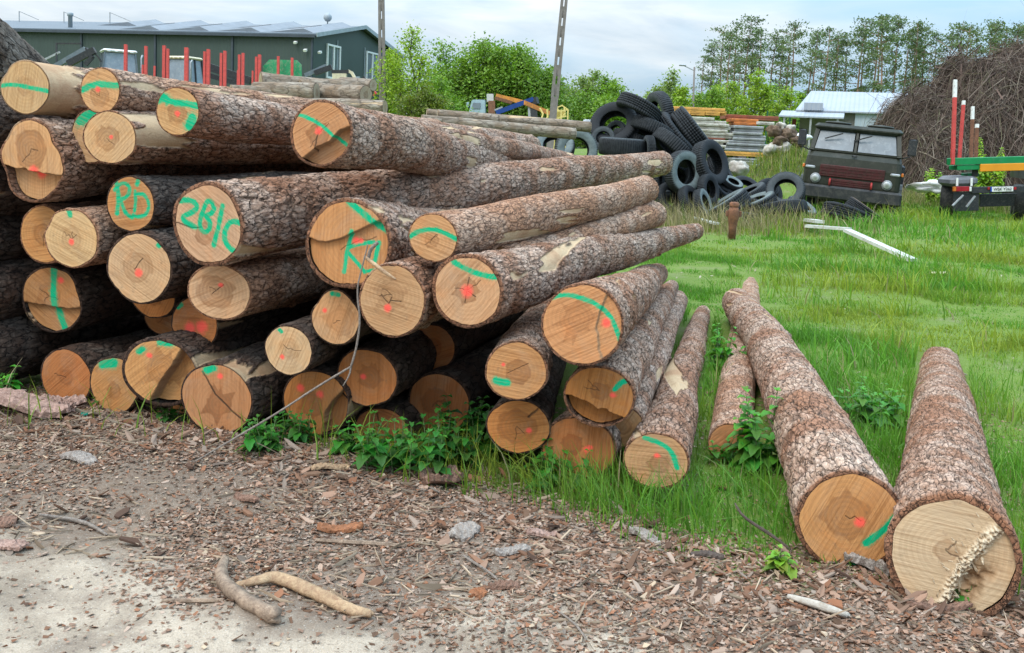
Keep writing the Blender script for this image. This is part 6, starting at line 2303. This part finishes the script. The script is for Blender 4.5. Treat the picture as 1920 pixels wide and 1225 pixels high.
for y0 in (296, 301, 306):
    board('grey board lying under the long orange beam', 1372, 1432, y0, y0 + 4.5, PANELG, 'board', 1.0, -.4)
for x_ in (1280, 1340, 1390, 1425):
    a = P(x_, 282 if x_ < 1360 else 288, DL + .3)
    m = MB()
    m.box((0, .3, -(a.z - gL.z) / 2 - .02), (.25, .9, max(.1, a.z - gL.z - .05)))
    tag(m.build('bearer_block', CONC, None, (a.x, a.y, a.z)), 'concrete bearer block carrying the panel stacks', 'block', 'bearer blocks under the panel stacks')
# green fence piece right of the boards
fgr = place(1466, 60)
fe = empty('mesh_fence', fgr, 0, 'short green wire fence between the board stacks and the shed', 'fence')
m = MB()
hh = zat(212, 1466, 60) - fgr.z
GREENF = simple('green_fence_wire', (0.02, 0.10, 0.055), 0.6, 0.2, 4)
for i in range(36):
    m.bar((-1.0 + i * .075, 0, 0), (-1.0 + i * .075, 0, hh), .012, .012)
for i in range(14):
    m.bar((-1.0, .012, hh * (i + .5) / 14), (1.65, .012, hh * (i + .5) / 14), .012, .012)
m.build('mesh_panel', GREENF, fe)
for x_ in (-1.05, .3, 1.7):
    m = MB()
    m.bar((x_, .05, 0), (x_, .05, hh + .08), .07, .07)
    m.build('post', GREENF, fe)

# stumps and rubble between the boards and the shed
ROOTW = simple('old_stump_wood', (0.20, 0.135, 0.09), 0.9, 0.35, 5, (.06, .04, .03), .55, bump=.6)
STONE = simple('pale_rubble', (0.50, 0.46, 0.40), 0.9, 0.25, 4, (.28, .22, .17), .4, bump=.5)
SHEET = simple('white_sheeting', (0.70, 0.70, 0.69), 0.6, 0.1, 2, (.45, .42, .38), .25)


def lump(name, label, cat, px, py, d, rpx, mat, sq=(1, 1, .8), seed=1, group=None, amp=.3):
    c = P(px, py, d)
    r = rpx * d / F
    n_, m_ = 22, 14
    vs = []
    for j in range(m_ + 1):
        ph = math.pi * j / m_
        for i in range(n_):
            t = 2 * math.pi * i / n_
            x, y, z_ = math.sin(ph) * math.cos(t), math.sin(ph) * math.sin(t), math.cos(ph)
            k_ = 1 + amp * (float(fbm(np.array([x * 1.6 + seed]), np.array([y * 1.6 + z_ * 2 + seed]), seed, 3)[0]) - .5) * 2
            vs.append((x * r * sq[0] * k_, y * r * sq[1] * k_, z_ * r * sq[2] * k_))
    fs = [(j * n_ + i, j * n_ + (i + 1) % n_, (j + 1) * n_ + (i + 1) % n_, (j + 1) * n_ + i) for j in range(m_) for i in range(n_)]
    m = MB()
    m.smooth = True
    m.add(vs, fs)
    return tag(m.build(name, mat, None, c), label, cat, group)


SG = 'stumps and chunks heaped left of the truck'
for i, (px, py, r, mt, lab, nm) in enumerate([(1452, 246, 12, ROOTW, 'dark root stump at the right end of the grey panels', 'stump'), (1466, 236, 9, STONE, 'pale round chunk on top of the stump heap', 'stone'), (1478, 252, 12, ROOTW, 'brown stump right of the dark root stump', 'stump'), (1462, 262, 13, ROOTW, 'gnarled stump low in the heap', 'stump'),
                                              (1486, 264, 11, ROOTW, 'brown chunk at the foot of the stump heap', 'stump'), (1446, 280, 13, STONE, 'pale stone slab below the stumps', 'stone'), (1498, 268, 10, ROOTW, 'dark chunk beside the truck roof', 'stump'), (1480, 242, 8, STONE, 'pale chunk right of the round one', 'stone'), (1470, 278, 14, STONE, 'pale rubble heap under the stumps', 'stone'),
                                              (1386, 318, 16, STONE, 'whitish broken slab at the right foot of the tyre heap', 'stone')]):
    lump(nm, lab, 'stump' if nm == 'stump' else 'stone', px, py, 33.5 if i < 9 else 25.5, r, mt, (1.1, .9, .8), 10 + i, SG if i < 9 else None, .8)
lump('white_sheet', 'white plastic sheet heap between the truck and the trailer', 'plastic sheet', 1752, 352, 31, 22, SHEET, (1.7, .8, .5), 37, None, .9)
lump('white_sheet', 'white sheet lying in front of the shed wall', 'plastic sheet', 1502, 257, 40, 14, SHEET, (1.5, .8, .45), 32, None, .3)
lump('grey_rag', 'grey sheet scrap behind the far end of the long pale logs', 'plastic sheet', 1103, 236, 26, 11, simple('grey_sheet', (.36, .38, .40), .7, .2, 3), (1.1, .6, 1.0), 33, None, .6)

# ------------------------------------------------------------------ grey shed
DS = 56.0
sg = place(1580, DS)
sh = empty('metal_roofed_shed', sg, R(-18), 'low grey shed with a pale corrugated roof and a canopy behind the truck', 'shed')
SROOF = corrugated('zinc_roof_sheet', (0.29, 0.315, 0.345), 0.25, 0, (.28, .3, .33), .3, .5, .0)
SWALL = simple('grey_render', (0.20, 0.19, 0.18), 0.9, 0.2, 1.2, (.13, .12, .11), .4)
SCLAD = corrugated('blue_grey_cladding', (0.36, 0.41, 0.46), 0.22, 0, (.3, .32, .34), .2)


def S(px, py, dd=0.0):
    return P(px, py, DS + dd) - sg


rz_ = math.tan(R(ROLL))
x0, x1 = S(1492, 210).x, S(1725, 215).x
ze, zr = S(1600, 213).z, S(1600, 177, 5).z
m = MB()
m.prism([(x0 + .25, .3, 0), (x1, .3, 0), (x1, 9, 0), (x0 + .25, 9, 0)], (0, 0, ze))
m.build('wall', SWALL, sh)
m = MB()
m.prism([(x0, -.1, ze), (x0 + .55, 5, zr), (x0 + .55, 5, zr + .08), (x0, -.1, ze + .08)], (x1 - x0 + .2, 0, 0))
m.prism([(x0, 9.3, ze), (x0 + .55, 5.002, zr), (x0 + .55, 5.002, zr + .08), (x0, 9.3, ze + .08)], (x1 - x0 + .2, 0, 0))
m.build('roof', SROOF, sh)
m = MB()
c0, c1 = S(1481, 212, -1.6), S(1598, 218, -1.6)
zc = c0.z
m.prism([(c0.x, -2.2, zc - .22), (c0.x, .25, zc + .16), (c0.x, .25, zc + .24), (c0.x, -2.2, zc - .14)], (c1.x - c0.x, 0, 0))
m.build('canopy', SROOF, sh)
for x_ in (c0.x + .3, (c0.x + c1.x) / 2, c1.x - .3):
    m = MB()
    m.bar((x_, -2.05, 0), (x_, -2.05, zc - .2), .1, .1)
    m.build('canopy_post', STEEL, sh)
m = MB()
a = S(1602, 212, -.2).x
m.box(((a + x1) / 2, .2, ze - .45), (x1 - a, .12, .9))
m.build('cladding_panel', SCLAD, sh)
m = MB()
m.box(((a + x1) / 2 + .3, .22, ze - 1.3), (x1 - a - .6, .1, .8))
m.build('red_band', DARKRED, sh)
m = MB()
a = S(1524, 207, 0)
m.box((a.x, .1, ze + .28), (1.0, .7, .4))
m.build('roof_hatch', SROOF, sh)
m = MB()
a = S(1490, 240)
m.box((a.x, -.2, a.z), (.2, .2, 1.0))
m.build('red_pipe', DARKRED, sh)

# ------------------------------------------------------------------ the old army green truck
DT = 25.5
WSCREEN = simple('pale_windscreen', (0.13, 0.155, 0.175), 0.3, 0.2, 2.5, (0.22, 0.24, 0.255), 0.3, spec=0.4)  # grey-blue glass with paler blotches
tgp = place(1594, DT)
tgp.z = zat(415, 1594, DT)
GREENT = simple('faded_army_green', (0.019, 0.021, 0.012), 0.5, 0.25, 2.2, (0.045, 0.043, 0.032), 0.3, bump=.05)
TM_ = Matrix.Translation(tgp) @ Matrix.Rotation(R(-19), 4, 'Z') @ Matrix.Rotation(R(3.4), 4, 'Y')
tk = empty('army_truck', mat=TM_, label='old army green truck facing the viewer with red grille panels', cat='truck')
TZ = 74.5


def tz(py):
    return (415 - py) / TZ


# cab, seen from the front: wide lower nose, narrower glasshouse leaning back
hw0, hw1, hw2 = 1.17, 1.12, 1.02
m = MB()
m.smooth = False
sec = [(tz(375), -.02, hw0 - .05), (tz(350), -.06, hw0), (tz(318), -.06, hw0), (tz(300), -.03, hw1 + .02), (tz(293), .06, hw1), (tz(288), .12, hw1 - .02)]
back = 1.9
vs, fs = [], []
for z_, yf, h_ in sec:
    r_ = .12
    vs += [(-h_, back, z_), (-h_, yf + r_, z_), (-h_ + r_ * .4, yf + r_ * .3, z_), (-h_ + r_, yf, z_), (h_ - r_, yf, z_), (h_ - r_ * .4, yf + r_ * .3, z_), (h_, yf + r_, z_), (h_, back, z_)]
for i in range(len(sec) - 1):
    for j in range(8):
        k_ = (j + 1) % 8
        fs.append((i * 8 + j, i * 8 + k_, i * 8 + 8 + k_, i * 8 + 8 + j))
fs += [tuple(range(7, -1, -1)), tuple(range((len(sec) - 1) * 8, len(sec) * 8))]
m.add(vs, fs)
# glasshouse posts and roof
zb, zt = tz(288), tz(249)
for sx in (-1, 1):
    m.bar((sx * (hw1 - .06), .10, zb - .02), (sx * (hw2 - .04), .34, zt + .02), .10, .09, up=(0, 1, 0))
    m.bar((sx * (hw1 - .04), .95, zb - .02), (sx * (hw2 - .04), .98, zt + .02), .09, .09, up=(0, 1, 0))
    m.bar((sx * (hw1 - .04), 1.82, zb - .02), (sx * (hw2 - .04), 1.78, zt + .02), .09, .16, up=(0, 1, 0))
m.bar((0, .09, zb), (0, .33, zt), .06, .06, up=(0, 1, 0))
m.bar((-hw1, .10, zb + .01), (hw1, .10, zb + .01), .06, .05)
m.box((0, 1.84, (zb + zt) / 2), (2 * hw2, .06, zt - zb))
m.box((0, 1.06, zt + .075), (2 * hw2 + .1, 1.68, .17), bev=.07)
cabo = m.build('cab', GREENT, tk)
for sx in (-1, 1):
    m = MB()
    w_ = hw1 - .17
    m.prism([(sx * .06, .115, zb + .03), (sx * (hw1 - .13), .115, zb + .03), (sx * (hw2 - .11), .325, zt - .02), (sx * .06, .325, zt - .02)], (0, .012, .003))
    m.build('windscreen', WSCREEN, cabo)
    m = MB()
    m.prism([(sx * (hw1 - .05), .22, zb), (sx * (hw1 - .05), .9, zb), (sx * (hw2 - .05), .92, zt), (sx * (hw2 - .05), .42, zt)], (sx * .01, 0, 0))
    m.build('side_window', GLASS, cabo)
    m = MB()
    m.bar((sx * .35, .12, zb + .16 + .3), (sx * .35 - .42, .17, zb + .3), .02, .03)
    m.build('wiper', BLACKM, cabo)
    m = MB()
    m.lathe([(.05, 0), (.30, .0), (.34, .03), (.30, .06), (.05, .08)], 20, c=(sx * .52, .75, zt + .17))
    m.build('roof_hatch', GREENT, cabo)
    # mirror on a bracket
    m = MB()
    m.bar((sx * hw1, .15, zb - .02), (sx * (hw1 + .17), .02, zb + .04), .03, .03)
    m.bar((sx * (hw1 + .17), .02, zb + .04), (sx * (hw1 + .17), .02, zb + .40), .03, .03)
    br = m.build('mirror_bracket', BLACKM, cabo)
    m = MB()
    m.box((sx * (hw1 + .2), .03, zb + .27), (.2, .06, .42), bev=.03)
    m.build('mirror', BLACKM, br)
    # headlights, position lamps
    m = MB()
    m.T = Matrix.Translation((sx * .86, -.10, tz(341))) @ Matrix.Rotation(R(90), 4, 'X')
    m.lathe([(.0, .05), (.07, .045), (.10, .02), (.10, -.04)], 20)
    hl = m.build('headlight', simple('lamp_glass', (.36, .37, .36), .25, .1, 5, spec=.9), tk)
    m = MB()
    m.T = Matrix.Translation((sx * .86, -.085, tz(341))) @ Matrix.Rotation(R(90), 4, 'X')
    m.lathe([(.115, -.05), (.13, -.02), (.115, .02), (.104, .02), (.104, -.05)], 20, closed=True)
    m.build('bezel', STEEL, hl)
    m = MB()
    m.box((sx * 1.02, -.05, tz(321)), (.24, .08, .07), bev=.02)
    m.build('position_lamp', STEEL, tk)
    m = MB()
    m.box((sx * 1.19, .05, tz(320)), (.06, .10, .1), bev=.02)
    m.build('indicator', simple('amber_lamp', (.55, .16, .03), .3), tk)
    # rounded fender over the wheel
    m = MB()
    pts = []
    for i in range(9):
        a = math.pi * (i / 8) * .95 + .05
        pts.append((sx * 1.02, .55 - math.cos(a) * .62, tz(352) - .30 + math.sin(a) * .48))
    for i in range(8):
        m.bar(pts[i], pts[i + 1], .44, .05, up=(0, 0, 1))
    m.build('fender', GREENT, tk)
    wheel(tk, (sx * 1.0, .6, .10), .55, .34, R(90))
    wheel(tk, (sx * 1.0, 3.6, .10), .55, .34, R(90))
    wheel(tk, (sx * 1.0, 4.8, .10), .55, .34, R(90))
    m = MB()
    m.tube([(sx * .50, -.10, tz(349)), (sx * .50, -.2, tz(351)), (sx * .50, -.17, tz(342)), (sx * .50, -.10, tz(340))], .025, 8)
    m.build('tow_hook', simple('tow_hook_red', (.35, .035, .03), .5), tk)
for (za, zb_, w0_, nm) in ((tz(336), tz(314), 1.56, 'upper_grille'), (tz(353), tz(339), .98, 'lower_grille')):
    m = MB()
    m.box((0, -.075, (za + zb_) / 2), (w0_, .05, zb_ - za), bev=.015)
    n = 7 if w0_ > 1.2 else 4
    for i in range(1, 4):
        m.box((0, -.104, za + (zb_ - za) * i / 4), (w0_ * .97, .02, .02))
    for i in range(1, n):
        m.box((-w0_ / 2 + w0_ * i / n, -.104, (za + zb_) / 2), (.018, .016, zb_ - za - .02))
    m.build(nm, simple('dark_red_grille', (.062, .011, .011), .7, .3, 6, (.05, .035, .025), .4), tk)
m = MB()
m.box((0, -.10, tz(366)), (2.5, .2, tz(352) - tz(378)), bev=.05)
m.build('bumper', simple('black_bumper', (.02, .021, .022), .6, .3, 3, (.07, .065, .055), .4), tk)
m = MB()
m.box((0, -.05, tz(295) + .01), (.14, .06, .05), bev=.02)
m.build('bonnet_catch', BLACKM, tk)
m = MB()
m.box((0, 3.2, .62), (1.0, 6.0, .25))
m.build('chassis', BLACKM, tk)
m = MB()
m.box((0, 4.2, 1.0), (2.3, 3.9, .12))
for sx in (-1, 1):
    m.box((sx * 1.15, 4.2, 1.3), (.06, 3.9, .5))
m.box((0, 2.25, 1.4), (2.3, .06, .7))
m.build('cargo_bed', GREENT, tk)
m = MB()
m.box((1.12, 2.05, 1.15), (.34, .3, .75), bev=.05)
m.build('air_filter', BLACKM, tk)

# ------------------------------------------------------------------ timber trailer at the right edge
DR = 25.0
rg_ = place(1850, DR)
rg_.z = zat(415, 1850, DR)
rt = empty('timber_trailer', rg_, 0, 'green timber trailer with red and white stakes at the right edge', 'trailer')
GREENP = simple('bright_green_paint', (0.006, 0.20, 0.060), 0.4, 0.15, 3, (.05, .2, .1), .2)
ORNG = simple('orange_board_paint', (0.68, 0.26, 0.015), 0.45, 0.1, 3)
LAMPR = simple('red_lamp', (0.30, 0.012, 0.018), 0.25, 0.2, 10)
AMB = simple('orange_lamp', (0.48, 0.14, 0.02), 0.3)
GUARD = simple('grey_mudguard', (0.16, 0.165, 0.185), 0.5, 0.2, 3)


def T(px, py, dd=0.0):
    return P(px, py, DR + dd) - rg_


def slab(nm, px0, px1, py0, py1, dep, mat, dd=0.0, bev=.01, parent=None):
    a = T((px0 + px1) / 2, (py0 + py1) / 2, dd)
    s = (DR + dd) / F
    m = MB()
    m.box((a.x, a.y + dep / 2, a.z), ((px1 - px0) * s, dep, (py1 - py0) * s), bev=bev, rot=Euler((0, R(-4.2), 0)))
    return m.build(nm, mat, parent or rt)


slab('green_beam', 1783, 2010, 294, 307, .25, GREENP)
slab('green_bracket', 1795, 1838, 310, 319, .5, GREENP, .05)
slab('warning_board', 1839, 2000, 306, 320, .06, ORNG, -.02)
slab('green_crossmember', 1815, 1836, 325, 332, .4, GREENP, .3)
mg = slab('mudguard', 1784, 1836, 331, 350, .9, GUARD, .1, .08)
slab('mud_flap', 1787, 1836, 360, 396, .03, BLACKM, .12)
slab('dark_underside', 1838, 2000, 362, 386, .05, BLACKM, .7)  # black slab added to stand for the dark underside of the trailer
for x_ in (1793, 1820):
    slab('strap', x_, x_ + 4, 334, 349, .02, WHITE, .06, .003, mg)
tl = slab('tail_light', 1793, 1818, 350, 359, .08, LAMPR, -.03, .008)
slab('amber_lens', 1788, 1793, 350.5, 359, .075, AMB, -.03, .004, tl)
slab('white_lens', 1818, 1822, 350.5, 359, .075, WHITE, -.03, .004, tl)
slab('bumper_bar', 1822, 2000, 349, 361, .15, BLACKM, .03)
slab('reflector', 1852, 1856, 351, 356, .02, LAMPR, .0, .004)
slab('reflector', 1901, 1906, 351, 356, .02, LAMPR, .0, .004)
pl_ = slab('number_plate', 1860, 1900, 350.5, 359.5, .012, WHITE, -.01, .003)
slab('blue_strip', 1857.6, 1860, 350.8, 359.8, .012, simple('plate_blue', (.02, .07, .4), .4), -.01, .002, pl_)
fc = bpy.data.curves.new('plate_text', 'FONT')
fc.body = 'WSK Y262'
fc.size = .098
fc.extrude = .002
fc.align_x, fc.align_y = 'CENTER', 'CENTER'
fo = bpy.data.objects.new('plate_text_curve', fc)
COL.objects.link(fo)
bpy.context.view_layer.update()
tme = bpy.data.meshes.new_from_object(fo)
bpy.data.objects.remove(fo)
tme.materials.append(BLACKM)
to = bpy.data.objects.new('lettering', tme)
a = T(1880, 355, -.02)
to.location = (a.x, a.y - .004, a.z)
to.rotation_euler = (R(90), R(-4.2), 0)
to.scale = (1.0, 1.0, 1)
link(to, pl_)
for (px, py0, py1, w_, wt_, mt, dd, lean) in [(1787, 150, 297, 6.5, 183, RED, .0, 4), (1799, 189, 297, 5.5, 197, RED, .9, 8), (1821, 200, 300, 5.5, 224, RUST, 3.2, 3), (1830, 233, 300, 6, 240, RUST, 4.2, 2)]:
    a, b, c = T(px - 1, py1 + 12, dd), T(px + lean * (py1 - wt_) / (py1 - py0), wt_, dd), T(px + lean, py0, dd)
    m = MB()
    m.bar(a, b, w_ * (DR + dd) / F * .9, w_ * (DR + dd) / F, up=(0, 1, 0))
    st_ = m.build('stake', mt, rt)
    m = MB()
    m.bar(b, c, w_ * (DR + dd) / F * .88, w_ * (DR + dd) / F * .98, up=(0, 1, 0))
    m.build('white_tip', WHITE, st_)
m = MB()
a = T(1795, 318, 0)
for x_ in (a.x + .55, a.x + 1.9):
    m.bar((x_, .2, a.z - .05), (x_ + 2.6, 6.4, a.z - .05), .14, .22)
m.box((a.x + 1.2 + 1.3, 3.2, a.z + .13), (2.4, .2, .15))
m.box((a.x + 1.2 + 2.25, 5.6, a.z + .13), (2.4, .2, .15))
m.build('chassis', BLACKM, rt)
for sx in (T(1808, 380).x, T(1808, 380).x + 1.9):
    for yy in (.62, 1.75):
        wheel(rt, (sx + .42 * (yy - .62) + .05, yy + .25, .46), .46, .42, R(66), BLACKM)
for (a, b) in (((1786, 386), (1806, 366)), ((1812, 388), (1828, 368))):
    m = MB()
    m.bar(T(*a, -.1), T(*b, -.08), .05, .03)
    m.build('mud_flap_stay', STEEL, rt)

# ------------------------------------------------------------------ brush pile
DB = 39.0
BX = np.array([14.2, 14.7, 15.6, 16.5, 17.0, 17.6, 18.4, 19.9, 21.6, 23.6, 25.2])
BH = np.array([0.0, 3.2, 3.7, 4.0, 5.1, 5.4, 5.7, 6.0, 5.8, 4.2, 0.0])


def brush_h(x, y):
    e = np.clip(1 - ((y - 40.5) / 4.2) ** 2, 0, 1) ** .55
    nz = fbm(x * .55 + 3, y * .55 + 8, 15, 4) - .5
    return np.interp(x, BX, BH) * e * (1 + .46 * nz)


rgb = np.random.default_rng(77)
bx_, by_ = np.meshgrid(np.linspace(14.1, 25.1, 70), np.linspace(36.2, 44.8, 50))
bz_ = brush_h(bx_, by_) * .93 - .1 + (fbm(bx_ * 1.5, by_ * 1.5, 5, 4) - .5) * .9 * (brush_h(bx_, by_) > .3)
ib = np.arange(bx_.size).reshape(bx_.shape)
qb = np.stack([ib[:-1, :-1], ib[:-1, 1:], ib[1:, 1:], ib[1:, :-1]], -1).reshape(-1, 4)
NS = 17000
sx_ = rgb.uniform(14.2, 24.9, NS)
sy_ = 40.5 - rgb.uniform(-.6, 1, NS) * 4.1
hz = brush_h(sx_, sy_)
sz_ = hz * (1 - .16 * rgb.random(NS) ** 2) + .05
az = rgb.uniform(0, 6.283, NS)
el = rgb.normal(.0, 1, NS) * np.where(rgb.random(NS) < .12, .95, .3)
el = np.clip(el, -.9, .9)
ln = rgb.uniform(.4, 1.7, NS) * np.where(rgb.random(NS) < .06, 1.8, 1)
rad_ = rgb.uniform(.005, .013, NS) * np.where(rgb.random(NS) < .08, 2.6, 1)
gsl = (brush_h(sx_ + .2 * np.cos(az), sy_ + .2 * np.sin(az)) - brush_h(sx_ - .2 * np.cos(az), sy_ - .2 * np.sin(az))) / .4
dz = np.clip(gsl, -1.6, 1.6) * .85 + el
V = np.zeros((NS, 4, 3, 3), np.float32)
cu = rgb.normal(0, .14, (NS, 3))
for i, t in enumerate((-.5, -.17, .17, .5)):
    k_ = (1 - (2 * t) ** 2)
    px_ = sx_ + np.cos(az) * ln * t + cu[:, 0] * ln * k_
    py_ = sy_ + np.sin(az) * ln * t + cu[:, 1] * ln * k_
    pz_ = np.maximum(sz_ + dz * ln * t + cu[:, 2] * ln * k_, .05)
    r_ = rad_ * (1.15 - .9 * (t + .5))
    for j in range(3):
        a = j * 2.094
        V[:, i, j, 0] = px_ - np.sin(az) * np.cos(a) * r_
        V[:, i, j, 1] = py_ + np.cos(az) * np.cos(a) * r_
        V[:, i, j, 2] = pz_ + np.sin(a) * r_
bi = (np.arange(NS) * 12)[:, None]
qs = []
for i in range(3):
    for j in range(3):
        jj = (j + 1) % 3
        qs.append(bi + np.array([[i * 3 + j, i * 3 + jj, i * 3 + 3 + jj, i * 3 + 3 + j]]))
qs = np.concatenate(qs)
BP = np.array([(.15, .105, .08), (.21, .16, .13), (.09, .065, .052), (.34, .28, .22), (.17, .115, .095), (.19, .17, .10)])
tb = .72 * BP[rgb.choice(6, NS, p=[.27, .2, .2, .09, .17, .07])] * rgb.uniform(.7, 1.3, (NS, 1))
nb = bx_.size
allv = np.concatenate([np.stack([bx_.ravel(), by_.ravel(), bz_.ravel()], 1), V.reshape(-1, 3)])
tint = np.concatenate([np.tile([[.045, .031, .025]], (nb, 1)), np.repeat(tb, 12, 0)])  # dark inner hull: shade between the branches put into its colour
allv[:, 2] += gz(18, 38)
me = raw_mesh('brush_pile', allv, np.concatenate([qb, qs + nb]), None, [CHIP], False, None, {'tint': tint})
o = mesh_obj('brush_pile', me)
tag(o, 'huge heap of tangled brown branches behind the truck and trailer', 'brush pile', None, 'stuff')
# saplings in front of it
for i, (px, py, h, lab) in enumerate([(1758, 332, .55, 'small yellow green sapling before the brush heap, left one'), (1850, 300, 1.2, 'yellow green sapling behind the trailer stakes'), (1870, 302, .9, 'yellow green sapling over the green trailer beam')]):
    q = P(px, py, 32)
    leaf_plant('sapling', lab, 0, 0, q.z - gz(q.x, q.y) + h * .6, 4, .2, .24, (.20, .30, .03), 50 + i, None, 0, False, q)
